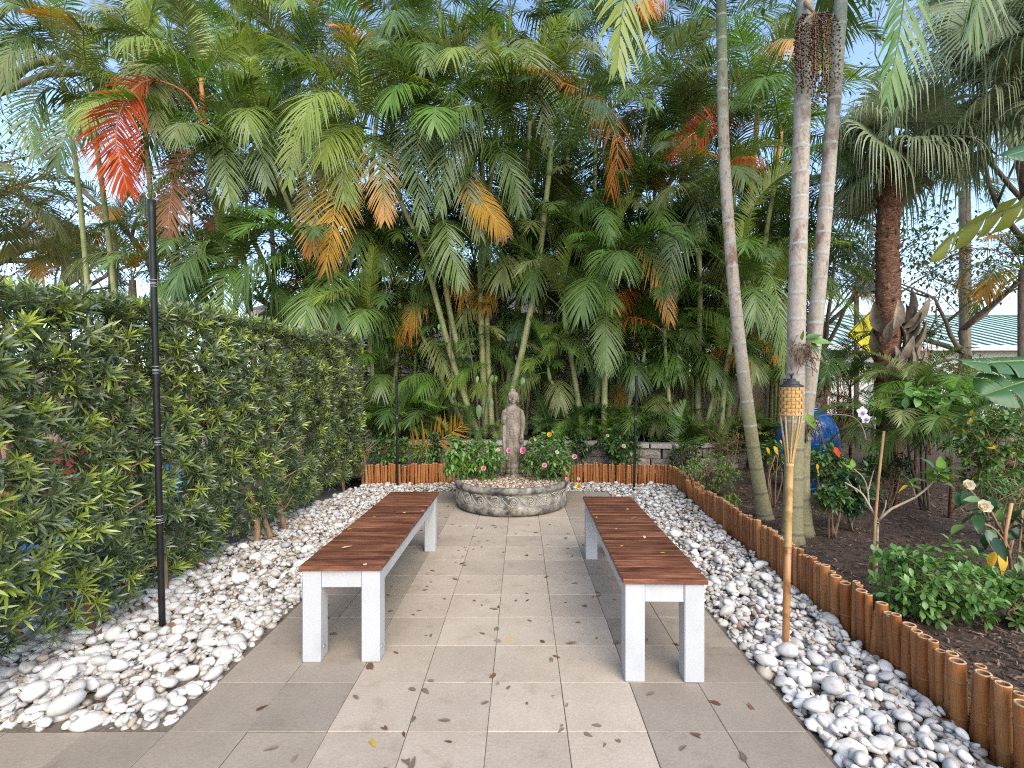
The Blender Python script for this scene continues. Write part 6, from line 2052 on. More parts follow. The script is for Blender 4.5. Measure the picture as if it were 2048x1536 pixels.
def shrub(name, label, cat, foot, centre, rad, tips, leaf, shape, mats, stem_mat='stem_brown', per=8, flat=5, nparts=40, seed=0, nstem=5, group=None, extras=None, hollow=.45, srad=.008):
    """stems fan out from the foot to shoot tips spread through an uneven crown; leaves sit in whorls on the tips"""
    r = random.Random(seed)
    foot, centre = Vector(foot), Vector(centre)
    root = thing(name, label, cat, foot, group)
    mains = []
    for i in range(nstem):
        an = i / nstem * 6.28 + r.random()
        e = centre + Vector((math.cos(an) * rad[0] * .45, math.sin(an) * rad[1] * .45, rad[2] * r.uniform(-.2, .35)))
        pts = smooth_pts([foot + Vector((r.gauss(0, .015), r.gauss(0, .015), -.03)), foot.lerp(e, .5) + Vector((r.gauss(0, .03), r.gauss(0, .03), .02)), e], 7)
        Acc().tube(pts, [srad * (1.2 - .7 * k / 6) for k in range(7)], 6).obj('stem', M[stem_mat], root)
        mains.append(pts)
    tw = Acc()
    bunch = {}
    leaves = []
    lob = [(Vector((r.gauss(0, .5), r.gauss(0, .5), r.gauss(0, .4))), r.uniform(.75, 1.2)) for _ in range(7)]
    k = 0
    while k < tips:
        v_ = Vector((r.gauss(0, 1), r.gauss(0, 1), r.gauss(0, 1))).normalized()
        rr = hollow + (1 - hollow) * r.random() ** .6
        rr *= 1 + .22 * mnoise.noise(v_ * 1.7 + Vector((seed * 3.3, 0, 0))) * 2
        p = centre + Vector((v_.x * rad[0] * rr, v_.y * rad[1] * rr, v_.z * rad[2] * rr))
        if p.z < foot.z + .04: continue
        m_ = r.choice(mains)[r.randrange(3, 7)]
        if k % 2 == 0: tw.tube([m_, m_.lerp(p, .6) + Vector((0, 0, -.01)), p], [srad * .45, srad * .35, srad * .2], 4)
        ax = (Vector((v_.x, v_.y, v_.z * .6 + .55))).normalized()
        for it in whorl_pts(p, ax, per, leaf, flat, r):
            leaves.append((it, mats[0] if r.random() < .82 else mats[r.randrange(len(mats))]))
        k += 1
    tw.obj('twigs', M[stem_mat], root)
    # the leaves that show largest (nearest the viewer, outermost) are parts of their own
    leaves.sort(key=lambda q_: (q_[0][0].y * 1.0 - q_[0][0].z * .35))
    for (c, Mr, l), mm in leaves[:nparts]:
        link('leaf', leaf_mesh(shape, r.randrange(2), mm), root, c, Mr.to_euler(), l)
    for mm in set(m_ for _, m_ in leaves[nparts:]):
        a = Acc()
        for ti in range(2):
            sel = [q_[0] for i, q_ in enumerate(leaves[nparts:]) if q_[1] == mm and i % 2 == ti]
            if sel: a.inst(LT_[shape][ti], np.array([np.array(Mr) * l for _, Mr, l in sel]), np.array([c[:] for c, _, _ in sel]))
        if a.n: a.obj('foliage', M[mm], root, kind='stuff')
    return root


def rose_flower(parent, c, size, mat_, face=Vector((0, -1, .35)), seed=0, name='flower', heart=None):
    """rose: petals in rings around a tight heart"""
    r = random.Random(seed)
    face = face.normalized()
    q_ = Vector((0, 0, 1)).rotation_difference(face)
    a = Acc()
    pet = leaf_tmpl(1, .95, 4, .45, -.55, 'obovate')
    for ring, (nn, el, sc) in enumerate(((3, 80, .45), (5, 62, .70), (6, 40, .9), (7, 18, 1.0))):
        for i in range(nn):
            an = i / nn * 6.283 + ring * .5 + r.gauss(0, .1)
            d = Vector((math.cos(an) * math.cos(R(el)), math.sin(an) * math.cos(R(el)), math.sin(R(el))))
            x = d; up = Vector((0, 0, 1)); z = (up - x * x.z).normalized(); y = z.cross(x)
            Mr = q_.to_matrix() @ Matrix((x, y, z)).transposed()
            s_ = size * .55 * sc
            a.raw(pet[0] @ (np.array(Mr) * s_).T + np.array(c), pet[1], None, min(1, .25 + ring * .22 + r.random() * .15))
    return a.obj(name, M[mat_], parent)


# roses in the planter
rosL = shrub('rose_bush', 'rose bush with lime leaves left of the statue in the round planter', 'rose bush', (PC.x - .28, PC.y + .05, .255), (PC.x - .36, PC.y + .05, .49), (.33, .26, .25), 190, .060, 'ovate', ['leaf_bright', 'leaf_lime', 'leaf_mid', 'leaf_lime'], 'stem_green', 6, 0, 90, 71, 6, srad=.006)
rosR = shrub('rose_bush', 'rose bush with dark leaves right of the statue in the round planter', 'rose bush', (PC.x + .34, PC.y + .08, .255), (PC.x + .42, PC.y + .05, .52), (.36, .28, .30), 230, .060, 'ovate', ['leaf_mid', 'leaf_bright', 'leaf_dark', 'leaf_lime'], 'stem_green', 6, 0, 90, 72, 7, srad=.006)
shrub('climbing_plant', 'tall leafy plant with drooping ovate leaves at the planter left rim', 'plant', (PC.x - .54, PC.y + .02, .27), (PC.x - .63, PC.y - .03, .50), (.15, .15, .27), 60, .085, 'ovate', ['leaf_bright', 'leaf_mid', 'leaf_lime'], 'stem_green', 5, -20, 60, 73, 3, srad=.006)
for (px, py, Y, s, mm, par) in ((1049, 902, 5.05, .088, 'petal_hot', rosR), (1019, 902, 5.05, .070, 'petal_pink', rosR), (967, 937, 5.0, .062, 'petal_salmon', rosL), (1088, 931, 5.02, .062, 'petal_pink', rosR), (1150, 914, 5.15, .066, 'petal_pink', rosR), (1134, 958, 4.95, .045, 'petal_pink', rosR),
                                (1100, 870, 5.3, .066, 'petal_yellow', rosR), (1158, 973, 5.0, .066, 'petal_yellow', rosR), (996, 900, 5.1, .045, 'petal_cream', rosL), (1113, 905, 5.15, .05, 'petal_cream', rosR), (1157, 958, 5.05, .04, 'petal_cream', rosR), (1070, 880, 5.2, .035, 'petal_cream', rosR)):
    p = P(px, py, Y)
    rose_flower(par, p, s, mm, Vector((random.gauss(0, .25), -1, .35)), px)
    Acc().tube(smooth_pts([(p.x * .6 + PC.x * .4, PC.y, .30), (p.x * .9 + PC.x * .1, p.y + .12, max(p.z - .1, .34)), p + Vector((0, .012, -.008))], 6), .0028, 5).obj('flower_stem', M['stem_green'], par)

# shrubs between edging and low wall
def gshrub(name, label, cat, px, py_c, Y, wpx, hpx, tips, leaf, shape, mats, seed, per=7, nparts=40, foot_z=.06, dy=.6, **kw):
    c = P(px, py_c, Y)
    rx, rz = wpx / 2 / FP * Y, hpx / 2 / FP * Y
    return shrub(name, label, cat, (c.x, Y, foot_z), c, (rx, rx * dy, rz), tips, leaf, shape, mats, seed=seed, per=per, nparts=nparts, **kw)


gshrub('garden_shrub', 'bright leafy shrub behind the left slim torch pole at the bamboo edging', 'shrub', 778, 900, 6.95, 90, 70, 110, .075, 'ovate', ['leaf_mid', 'leaf_bright', 'leaf_dark'], 81)
gshrub('garden_shrub', 'low lime green rosette shrub left of the planter before the low wall', 'shrub', 850, 905, 6.9, 55, 50, 50, .085, 'lance', ['leaf_bright', 'leaf_lime', 'leaf_mid'], 82)
gshrub('garden_shrub', 'dark upright shrub between the golden fallen frond and the planter', 'shrub', 872, 895, 6.85, 26, 75, 36, .07, 'ovate', ['leaf_dark', 'leaf_mid'], 83)
g1 = gshrub('gardenia', 'gardenia bush with cream flowers behind the right slim torch pole', 'shrub', 1240, 895, 6.85, 85, 80, 90, .085, 'ovate', ['leaf_mid', 'leaf_dark', 'leaf_bright'], 84)
rose_flower(g1, P(1247, 893, 6.6), .07, 'petal_cream', seed=5)
rose_flower(g1, P(1215, 872, 6.6), .05, 'petal_cream', seed=6)
gshrub('garden_shrub', 'dark drooping shrub against the low wall right of the roses', 'shrub', 1165, 893, 6.95, 50, 60, 46, .075, 'ovate', ['leaf_dark', 'leaf_mid'], 85)
gshrub('garden_shrub', 'fine leaved dark shrub at the corner of the bamboo edging', 'shrub', 1372, 915, 6.6, 70, 70, 150, .04, 'ovate', ['leaf_dark', 'leaf_mid', 'leaf_bright'], 86)
gshrub('garden_shrub', 'bright small leaved shrub just behind the right run of bamboo edging', 'shrub', 1425, 945, 5.6, 110, 70, 230, .034, 'ovate', ['leaf_bright', 'leaf_mid', 'leaf_lime'], 87, dy=1.0)
gshrub('garden_shrub', 'wispy grey green shrub beyond the edging corner', 'shrub', 1450, 880, 7.0, 120, 80, 130, .035, 'ovate', ['leaf_olive', 'leaf_mid'], 88, hollow=.2)
gshrub('garden_shrub', 'low lime shoot growing against the bamboo edging by the leaning trunk', 'plant', 1465, 1000, 4.75, 44, 36, 14, .06, 'lance', ['leaf_lime', 'leaf_bright'], 89)
# plants around the jar and trunks
gj = gshrub('garden_shrub', 'broad leaved plant with orange leaves before the left side of the blue jar', 'plant', 1545, 912, 5.0, 60, 60, 44, .07, 'obovate', ['leaf_mid', 'leaf_dark', 'leaf_bright'], 91)
for (px, py, s) in ((1548, 893, .10), (1533, 895, .08), (1560, 880, .05)):
    c = P(px, py, 4.75)
    link('leaf', leaf_mesh('ovate', 0, 'leaf_yellow'), gj, c, (R(75), R(60), 0), s)
gk = gshrub('garden_shrub', 'broad leaved plant with a red leaf in front of the blue jar', 'plant', 1650, 928, 4.9, 100, 76, 100, .065, 'obovate', ['leaf_mid', 'leaf_dark', 'leaf_bright', 'leaf_mid'], 92)
link('leaf', leaf_mesh('ovate', 0, 'leaf_red'), gk, P(1668, 895, 4.6), (R(80), R(55), 0), .12)
link('leaf', leaf_mesh('ovate', 0, 'leaf_yellow'), gk, P(1634, 928, 4.6), (R(80), R(80), 0), .07)
gshrub('garden_shrub', 'dark glossy shrub behind the staked sapling', 'shrub', 1700, 985, 4.2, 110, 85, 90, .075, 'ovate', ['leaf_dark', 'leaf_mid', 'leaf_dark'], 93)
gshrub('garden_shrub', 'low glossy shrub close to the foot of the rightmost ringed trunk', 'shrub', 1665, 995, 4.0, 70, 50, 50, .06, 'ovate', ['leaf_mid', 'leaf_dark'], 94)
gshrub('fern_bush', 'rust brown dead fern mound right of the blue jar', 'bush', 1668, 830, 6.6, 95, 160, 300, .05, 'lance', ['leaf_rust'], 95, per=8, hollow=.3)
gshrub('garden_shrub', 'fine dark shrub low behind the bamboo stake', 'shrub', 1775, 930, 4.9, 110, 60, 150, .04, 'ovate', ['leaf_dark', 'leaf_mid'], 96)
# bright shrub at the lower right
gshrub('garden_shrub', 'bright green shrub of small rounded leaf whorls at the lower right', 'shrub', 1880, 1165, 2.55, 215, 150, 170, .054, 'obovate', ['leaf_bright', 'leaf_mid', 'leaf_bright'], 97, per=9, nparts=290, dy=.8, flat=0)
gshrub('garden_shrub', 'small leafy shrub cut by the right edge behind the bamboo edging', 'shrub', 2040, 1200, 2.5, 90, 130, 36, .062, 'obovate', ['leaf_mid', 'leaf_bright', 'leaf_dark'], 98, per=8, nparts=80)
gs = gshrub('garden_shrub', 'yellow flecked shrub at the right edge beneath the big split leaf', 'shrub', 1990, 900, 3.9, 170, 210, 210, .062, 'ovate', ['leaf_mid', 'leaf_bright', 'leaf_mid', 'leaf_yellow'], 99, nparts=120)
gshrub('garden_shrub', 'loose bush with thin leaves at the right edge above the gardenia', 'shrub', 2010, 985, 3.6, 150, 90, 70, .06, 'lance', ['leaf_mid', 'leaf_dark', 'leaf_olive'], 100, nparts=50)
tr_ = gshrub('leafy_sapling', 'bright broad leaved sapling with whorled leaves before the fibrous palm', 'sapling', 1850, 805, 4.9, 200, 70, 40, .17, 'obovate', ['leaf_bright', 'leaf_lime', 'leaf_mid'], 101, per=6, flat=-25, nparts=150, nstem=3, stem_mat='bark_dark', srad=.014)
link('leaf', leaf_mesh('ovate', 1, 'fr_orange'), tr_, P(1893, 830, 4.6), (R(85), R(80), 0), .12)
gshrub('garden_shrub', 'brown twiggy bush behind the broad leaved sapling', 'bush', 1900, 745, 6.8, 200, 80, 200, .05, 'ovate', ['leaf_olive', 'leaf_rust', 'leaf_mid'], 102, hollow=.1)
gshrub('garden_shrub', 'small dark leaved bush in front of the green ribbed roof', 'bush', 1860, 665, 9.0, 80, 90, 50, .06, 'ovate', ['leaf_dark', 'leaf_mid'], 103, hollow=.1)
gshrub('garden_shrub', 'yellow green bush left of the fibrous palm trunk foot', 'bush', 1700, 735, 9.0, 90, 90, 80, .09, 'lance', ['leaf_lime', 'leaf_olive', 'leaf_mid', 'leaf_yellow'], 104, hollow=.2)
gshrub('garden_shrub', 'deep green filler bush beneath the big leaves at the right edge', 'bush', 2000, 800, 6.0, 180, 110, 160, .09, 'lance', ['leaf_mid', 'leaf_dark', 'leaf_bright'], 105)

# gardenia with a stake at the right edge
gd = P(1990, 1075, 2.75)
gard = thing('gardenia', 'gardenia with large dark glossy leaves and pale flower by an orange stake', 'shrub', (gd.x + .1, 2.75, .06))
r = random.Random(15)
for (px, py, Y, l, mm, yaw_, pit) in ((1925, 1050, 2.7, .105, 'leaf_mid', 200, -15), (1955, 1030, 2.7, .12, 'leaf_dark', 230, -35), (1985, 1010, 2.7, .11, 'leaf_mid', 160, 10), (1975, 1060, 2.65, .12, 'leaf_dark', 250, -45), (1990, 1075, 2.6, .12, 'leaf_dark', 265, -60), (1960, 1000, 2.75, .10, 'leaf_mid', 190, 5),
                                    (2000, 1015, 2.75, .10, 'leaf_mid', 20, 10), (2010, 1030, 2.75, .12, 'leaf_dark', 330, -25), (1940, 985, 2.85, .12, 'leaf_dark', 210, -25), (1925, 965, 2.9, .11, 'leaf_mid', 150, 5), (1945, 965, 2.9, .10, 'leaf_mid', 60, -15), (1915, 985, 2.9, .11, 'leaf_dark', 230, -30), (2035, 1030, 2.75, .13, 'leaf_dark', 280, -40), (2050, 1045, 2.75, .13, 'leaf_dark', 320, -30),
                                    (2025, 1100, 2.7, .11, 'leaf_mid', 300, -30), (2045, 1110, 2.7, .13, 'leaf_mid', 250, -50), (1990, 1105, 2.65, .10, 'leaf_yellow', 100, -70), (2000, 1100, 2.62, .13, 'leaf_yellow', 265, -75), (2040, 1060, 2.8, .12, 'leaf_dark', 200, -20), (1968, 1045, 2.72, .12, 'leaf_dark', 300, -50)):
    d = Vector((math.cos(R(yaw_)) * math.cos(R(pit)), math.sin(R(yaw_)) * math.cos(R(pit)), math.sin(R(pit))))
    Mr = Matrix.Rotation(r.gauss(0, .3), 3, d) @ leaf_frame(d)
    link('leaf', leaf_mesh('ovate', r.randrange(2), mm), gard, P(px, py, Y), Mr.to_euler(), l * 1.05)
for k_ in range(26):
    d = Vector((r.gauss(0, 1), r.gauss(0, .7), r.gauss(-.1, .5))).normalized()
    link('leaf', leaf_mesh('ovate', r.randrange(2), r.choice(['leaf_dark', 'leaf_dark', 'leaf_mid'])), gard, P(2000 + r.gauss(0, 30), 1040 + r.gauss(0, 28), 2.8 + r.gauss(0, .05)), leaf_frame(d).to_euler(), r.uniform(.08, .12))
for pts in ([(2025, 1165, 2.75), (2015, 1090, 2.75), (1975, 1010, 2.75)], [(2025, 1165, 2.75), (2005, 1060, 2.8), (1935, 975, 2.88)], [(2030, 1165, 2.75), (2040, 1080, 2.75), (2045, 1020, 2.78)], [(2020, 1100, 2.75), (1985, 1055, 2.7), (1940, 1045, 2.7)]):
    Acc().tube(smooth_pts([P(*p) for p in pts], 8), .006, 6).obj('stem', M['stem_brown'], gard)
a = Acc()
for (px, py, s) in ((1962, 1015, .085), (1932, 972, .07)):
    rose_flower(gard, P(px, py, 2.66), s, 'petal_cream', Vector((-.2, -1, .5)), px)
stk_ = thing('bamboo_stake', 'orange bamboo stake holding the gardenia at the right edge', 'stake', P(2005, 1075, 2.72))
Acc().tube([P(2003, 1160, 2.72), P(2012, 1060, 2.72), P(2023, 1006, 2.72)], .009, 8).obj('cane', M['stake'], stk_)

# staked sapling
sp0 = P(1748, 1165, 3.07); sp0.z = .05
sap = thing('young_tree', 'bare young tree tied to a stake with bright leaf tufts at its tips', 'sapling', sp0)
brs = [([(1750, 1168), (1753, 1100), (1756, 1042)], .012), ([(1756, 1042), (1782, 1018), (1830, 995), (1862, 968), (1878, 945)], .009), ([(1830, 993), (1826, 975), (1820, 962)], .005), ([(1756, 1042), (1738, 1010), (1722, 985), (1690, 965)], .008), ([(1738, 1010), (1735, 980), (1726, 955), (1708, 938)], .006), ([(1735, 985), (1742, 960), (1747, 942)], .005), ([(1722, 985), (1718, 970)], .004), ([(1760, 1036), (1770, 1015), (1772, 1000)], .005), ([(1715, 985), (1704, 972), (1695, 958)], .004)]
for pts, rad in brs:
    n_ = len(pts)
    q_ = smooth_pts([P(px, py, 3.07 + .02 * math.sin(px)) for px, py in pts], 9)
    Acc().tube(q_, [rad * (1 - .45 * k / 8) for k in range(9)], 7).obj('branch' if rad < .012 else 'trunk', M['stem_pale'], sap)
r = random.Random(77)
for (px, py, nn, l, mm) in ((1882, 940, 14, .13, 'leaf_bright'), (1868, 955, 6, .10, 'leaf_lime'), (1820, 960, 6, .09, 'leaf_bright'), (1706, 935, 5, .075, 'leaf_lime'), (1735, 930, 3, .06, 'leaf_mid')):
    c = P(px, py, 3.07)
    for (cc, Mr, l_) in whorl_pts(c, Vector((.15, -.25, 1)).normalized(), nn, l, 5, r):
        link('leaf', leaf_mesh('ovate', r.randrange(2), mm if r.random() < .75 else 'leaf_lime'), sap, cc, Mr.to_euler(), l_)
link('leaf', leaf_mesh('ovate', 0, 'leaf_yellow'), sap, P(1815, 972, 3.05), (R(60), R(20), R(190)), .09)
stk_ = thing('bamboo_stake', 'tall thin bamboo stake tied to the bare young tree', 'stake', P(1742, 1168, 3.05))
Acc().tube([P(1743, 1180, 3.04), P(1750, 1050, 3.04), P(1757, 960, 3.04), P(1768, 862, 3.04)], [.009, .0085, .008, .007], 8).obj('cane', M['stake'], stk_)
a = Acc()
for py in (1048, 1085, 1133):
    c = P(1752 - (py - 1048) * .045, py, 3.055)
    a.lathe([(.018, -.006), (.020, 0), (.018, .006)], c, 12)
a.obj('tie', M['tie_green'], stk_)

# orchid on the trunk
orc = thing('orchid', 'orchid with pale violet flower arching from the rightmost ringed trunk', 'orchid', P(1622, 850, 3.98))
Acc().tube(smooth_pts([P(1622, 855, 3.98), P(1640, 832, 3.85), P(1690, 830, 3.7), P(1715, 840, 3.62), P(1728, 862, 3.6), P(1732, 880, 3.6)], 16), .004, 6).obj('flower_stem', M['stem_pale'], orc)
pet = leaf_tmpl(1, .9, 4, .15, .15, 'obovate')
for (px, py, s) in ((1724, 824, .042), (1731, 837, .038)):
    c = P(px, py, 3.57)
    for i in range(5):
        an = i / 5 * 6.283 + .3
        x = Vector((math.cos(an), -.15, math.sin(an))).normalized(); z = Vector((0, -1, 0)); z = (z - x * z.dot(x)).normalized(); y = z.cross(x)
        a = Acc().raw(pet[0] @ (np.array(Matrix((x, y, z)).transposed()) * s).T + np.array(c), pet[1], None, .6)
        a.obj('petal', M['petal_white'], orc)
    Acc().ell(c + Vector((.003, -.012, -.006)), (.012, .012, .014), 10, 8).obj('lip', M['petal_violet'], orc)
r = random.Random(21)
rt = Acc()
for i in range(34):
    an = r.uniform(-2.6, -.4)
    c = P(1618, 845 + r.gauss(0, 8), 4.12)
    p1 = c + Vector((math.cos(an) * .075, math.sin(an) * .085, r.gauss(0, .03)))
    p2 = p1 + Vector((r.gauss(.01, .05), r.gauss(-.01, .02), -r.uniform(.03, .18)))
    rt.tube(smooth_pts([c, p1, p2], 6), .003, 4)
rt.obj('roots', M['bark_dark'], orc)
for (px, py, yw) in ((1618, 872, -70), (1640, 860, -20)):
    pass
c = P(1612, 828, 3.95)
d = Vector((.42, -.2, -.75)).normalized()
link('leaf', leaf_mesh('ovate', 0, 'leaf_lime'), orc, c, (Matrix.Rotation(R(70), 3, d) @ leaf_frame(d)).to_euler(), .15)
ep = thing('epiphyte', 'small epiphyte with oval leaves and trailing roots on the middle ringed trunk', 'plant', P(1600, 690, 3.85))
for (px, py, dx, dz, l, mm) in ((1605, 680, -.15, .5, .09, 'leaf_mid'), (1612, 676, .9, .25, .12, 'leaf_mid'), (1618, 682, 1.0, -.02, .17, 'leaf_bright'), (1622, 685, .55, -.8, .11, 'leaf_mid')):
    d = Vector((dx, -.25, dz)).normalized()
    link('leaf', leaf_mesh('ovate', 0, mm), ep, P(px, py, 3.72), (Matrix.Rotation(R(50), 3, d) @ leaf_frame(d)).to_euler(), l)
rt = Acc()
for i in range(70):
    an = r.uniform(-2.9, -.2)
    c = P(1596, 700 + r.gauss(0, 10), 3.9)
    p1 = c + Vector((math.cos(an) * .085, math.sin(an) * .095, r.gauss(0, .03)))
    p2 = p1 + Vector((r.gauss(0, .05), r.gauss(-.02, .02), -r.uniform(.01, .14)))
    rt.tube(smooth_pts([c, p1, p2], 6), .003, 4)
rt.obj('roots', M['stem_brown'], ep)
ev_ = thing('climbing_plant', 'climbing vine with hanging oval leaves on the canes behind the statue', 'vine', P(940, 800, 7.5))
for (px, py, l, mm) in ((879, 648, .09, 'leaf_bright'), (906, 752, .12, 'leaf_lime'), (908, 785, .09, 'leaf_bright'), (912, 800, .09, 'leaf_bright'), (914, 815, .10, 'leaf_bright'), (916, 805, .07, 'leaf_mid'), (955, 752, .10, 'leaf_bright'), (966, 760, .12, 'leaf_bright'), (975, 748, .10, 'leaf_mid'), (985, 750, .10, 'leaf_bright'), (993, 752, .09, 'leaf_lime'), (957, 810, .20, 'leaf_mid'), (968, 808, .20, 'leaf_mid'), (975, 795, .12, 'leaf_mid'), (982, 798, .12, 'leaf_mid'), (1036, 755, .14, 'leaf_mid'), (1046, 755, .14, 'leaf_bright')):
    d = Vector((r.gauss(0, .2), -.25, -1)).normalized()
    link('leaf', leaf_mesh('ovate', 0, mm), ev_, P(px, py, 7.45), (Matrix.Rotation(r.gauss(0, .5), 3, d) @ leaf_frame(d)).to_euler(), l * 1.15)
a = Acc()
for pts in ([(960, 870), (952, 780), (940, 700), (925, 650)], [(965, 870), (975, 770), (985, 740)], [(900, 650), (905, 760), (915, 830)]):
    a.tube(smooth_pts([P(px, py, 7.52) for px, py in pts], 10), .012, 5)
a.obj('stem', M['bark_dark'], ev_)

# small feather palms in the right bed
for (lab, px, py, Y, n_, sc, pal_, sd_) in (('small feather palm with arching dark fronds right of the dead fern mound', 1745, 850, 6.4, 13, .46, ['fr_green', 'fr_dark', 'fr_olive'], 31), ('small feather palm behind the orchid flower and bamboo stake', 1790, 880, 5.0, 12, .42, ['fr_olive', 'fr_dark', 'fr_green'], 32),
                                            ('small feather palm at the foot of the fibrous palm trunk', 1830, 790, 6.3, 15, .50, ['fr_green', 'fr_fresh', 'fr_olive'], 33), ('small feather palm under the yellow flecked shrub', 1900, 890, 4.6, 12, .45, ['fr_dark', 'fr_olive', 'fr_green'], 34),
                                            ('small feather palm left of the fibrous palm in front of the sign', 1700, 775, 7.6, 12, .60, ['fr_dark', 'fr_green'], 35), ('small feather palm near the right edge behind the shrubs', 1980, 830, 5.4, 13, .55, ['fr_green', 'fr_fresh'], 36), ('thin feather palm just right of the ringed trunks', 1675, 745, 7.4, 9, .60, ['fr_dark', 'fr_green'], 37)):
    c = P(px, py, Y)
    rt_ = thing('feather_palm', lab, 'palm', (c.x, Y, .06))
    r = random.Random(sd_)
    tr0 = Acc().tube([(c.x, Y, .0), (c.x + .02, Y, c.z * .5), (c.x, Y, c.z)], [.022, .02, .018], 8).obj('trunk', M['fibre'], rt_)
    for i in range(n_):
        t = (i + .5) / n_
        sh = 'up' if t < .3 else 'mid' if t < .7 else 'low'
        link('frond', frond_mesh(sh, r.choice(pal_), r.randrange(5)), rt_, c, (0, 0, i * GA + r.gauss(0, .2)), sc * r.uniform(.85, 1.15))

# ================================================================== FAN PALMS
def fan_blade(lf, c0, fr, scale, hang, seed):
    """costapalmate blade: segments leave the hub in a fan, then bend over and hang as ribbons"""
    r = random.Random(seed)
    a = Acc()
    nseg = 46
    for i in range(nseg):
        t = (i + .5) / nseg - .5
        an = t * R(270)
        d = fr @ Vector((math.cos(an), math.sin(an), .12 + .15 * math.cos(an)))
        d.normalize()
        ln = 1.15 * scale * (1 - .30 * abs(t * 2) ** 2) * r.uniform(.9, 1.08)
        wid = scale * .056
        az_ = Vector((d.x, d.y, 0))
        sd = fr @ Vector((-math.sin(an), math.cos(an), 0))
        p = c0.copy()
        V = []
        K = 8
        h_ = hang * r.uniform(.5, 1.45)
        for k in range(K + 1):
            s_ = k / K
            w = wid * (.10 + .75 * min(1, s_ / .35)) * (1 if s_ < .4 else max(.06, 1 - ((s_ - .4) / .6) ** 1.1)) * (1 if s_ < .4 else .72)
            V += [tuple(p - sd * w / 2), tuple(p + (fr @ Vector((0, 0, 1))) * w * .16), tuple(p + sd * w / 2)]
            g_ = min(1.0, h_ * max(0, s_ - .18) ** 1.1 * 1.5)
            dd = (d * (1 - g_) + Vector((d.x * .12, d.y * .12, -1)) * g_).normalized()
            p = p + dd * ln / K
        Q = []
        for k in range(K):
            b = 3 * k
            Q += [(b, b + 3, b + 4, b + 1), (b + 1, b + 4, b + 5, b + 2)]
        a.raw(V, Q, None, min(1, max(0, r.gauss(.5, .22))), np.repeat(np.linspace(0, 1, K + 1), 3))
    return a.obj('blade', M['fan'], lf)


def fan_crown(root, top, n, scale, seed, pet=.9, tmax=1.0, hang=(.5, 1.7)):
    r = random.Random(seed)
    for i in range(n):
        t = tmax * (i + .5) / n
        el = R(80 - 120 * t + r.gauss(0, 6))
        an = i * GA + seed
        d = Vector((math.cos(an) * math.cos(el), math.sin(an) * math.cos(el), math.sin(el)))
        p1 = top + d * pet * scale * r.uniform(.55, 1.2)
        p1.z -= .10 * scale
        pm = top.lerp(p1, .5) + Vector((0, 0, .06))
        lf = Acc().tube(smooth_pts([top, pm, p1], 6), [.018 * scale, .015 * scale, .013 * scale, .012 * scale, .011 * scale, .010 * scale], 6).obj('petiole', M['stem_green'], root)
        d2 = (p1 - pm).normalized() + Vector((0, 0, -.15))
        fan_blade(lf, p1, leaf_frame(d2) @ Matrix.Rotation(r.gauss(0, .5), 3, 'X'), scale * r.uniform(.72, 1.12), (hang[0] + (hang[1] - hang[0]) * t) * r.uniform(.6, 1.25), seed * 100 + i)


f1 = P(1779, 735, 7.0)
ft = P(1790, 300, 7.0)
fp = thing('fan_palm', 'fan palm with a reddish fibrous trunk and drooping ribbon leaves', 'palm', (f1.x, 7.0, .05))
pts = smooth_pts([(f1.x, 7.0, 0), P(1776, 600, 7.0), P(1776, 450, 7.0), ft], 30)
rr_ = random.Random(4)
pts = smooth_pts(pts, 110)
ta = Acc().tube(pts, [.160 * (1 - .18 * i / 109) * rr_.uniform(.95, 1.06) for i in range(110)], 26)
ax_ = np.array([p[:] for p in pts]).repeat(26, 0)
v_ = ta.v[0][:110 * 26]
nz_ = np.array([mnoise.noise((p[0] * 14, p[1] * 14, p[2] * 30)) for p in v_])
ta.v[0][:110 * 26] = ax_ + (v_ - ax_) * (1 + .16 * nz_[:, None])
ta.obj('trunk', M['fibre'], fp)
ch = leaf_tmpl(.12, .55, 2, .2, -.4)
chm = Acc().raw(ch[0], ch[1], None).mesh('leaf_scar', M['fibre'])
chm2 = Acc().raw(ch[0], ch[1], None).mesh('leaf_scar', M['fibre_light'])
for i in range(220):
    z = 1.25 + i / 220 * (ft.z - 1.4)
    an = i * GA
    x = P(1777, 500, 7.0).x
    q_ = Matrix.Rotation(an, 3, 'Z') @ Matrix.Rotation(R(-40 + rr_.gauss(0, 18)), 3, 'Y') @ Matrix.Rotation(rr_.gauss(0, .5), 3, 'X')
    link('leaf_scar', chm if i % 3 else chm2, fp, (x + .135 * math.cos(an), 7.0 + .135 * math.sin(an), z), q_.to_euler(), rr_.uniform(.4, 1.0))
bt_ = Acc()
for i in range(4): pass
bl = leaf_tmpl(.40, .36, 5, -.9, -.30, 'lance')
blm = Acc().raw(bl[0], bl[1], None).mesh('leaf_boot', M['boot'])
for i in range(34):
    an = R(-170 + (i * 47) % 260) if i % 3 else R(-35 + rr_.gauss(0, 30))
    z = P(0, 775 - i * 3.9, 7.0).z
    q_ = Matrix.Rotation(an, 3, 'Z') @ Matrix.Rotation(R(-55 + rr_.gauss(0, 14)), 3, 'Y') @ Matrix.Rotation(rr_.gauss(0, .35), 3, 'X')
    link('leaf_boot', blm, fp, (f1.x + .16 * math.cos(an), 7.0 + .16 * math.sin(an), z), q_.to_euler(), rr_.uniform(.8, 1.25))
fan_crown(fp, ft, 24, .92, 3, .62, hang=(.8, 2.2))
f2 = P(2075, 190, 6.2)
fq = thing('fan_palm', 'fan palm crown with long hanging pale ribbon leaves at the upper right', 'palm', (f2.x + 1.2, 6.4, .05))
Acc().tube(smooth_pts([(f2.x + 1.2, 6.4, 0), (f2.x + .7, 6.3, 2.8), f2], 16), .14, 16).obj('trunk', M['fibre'], fq)
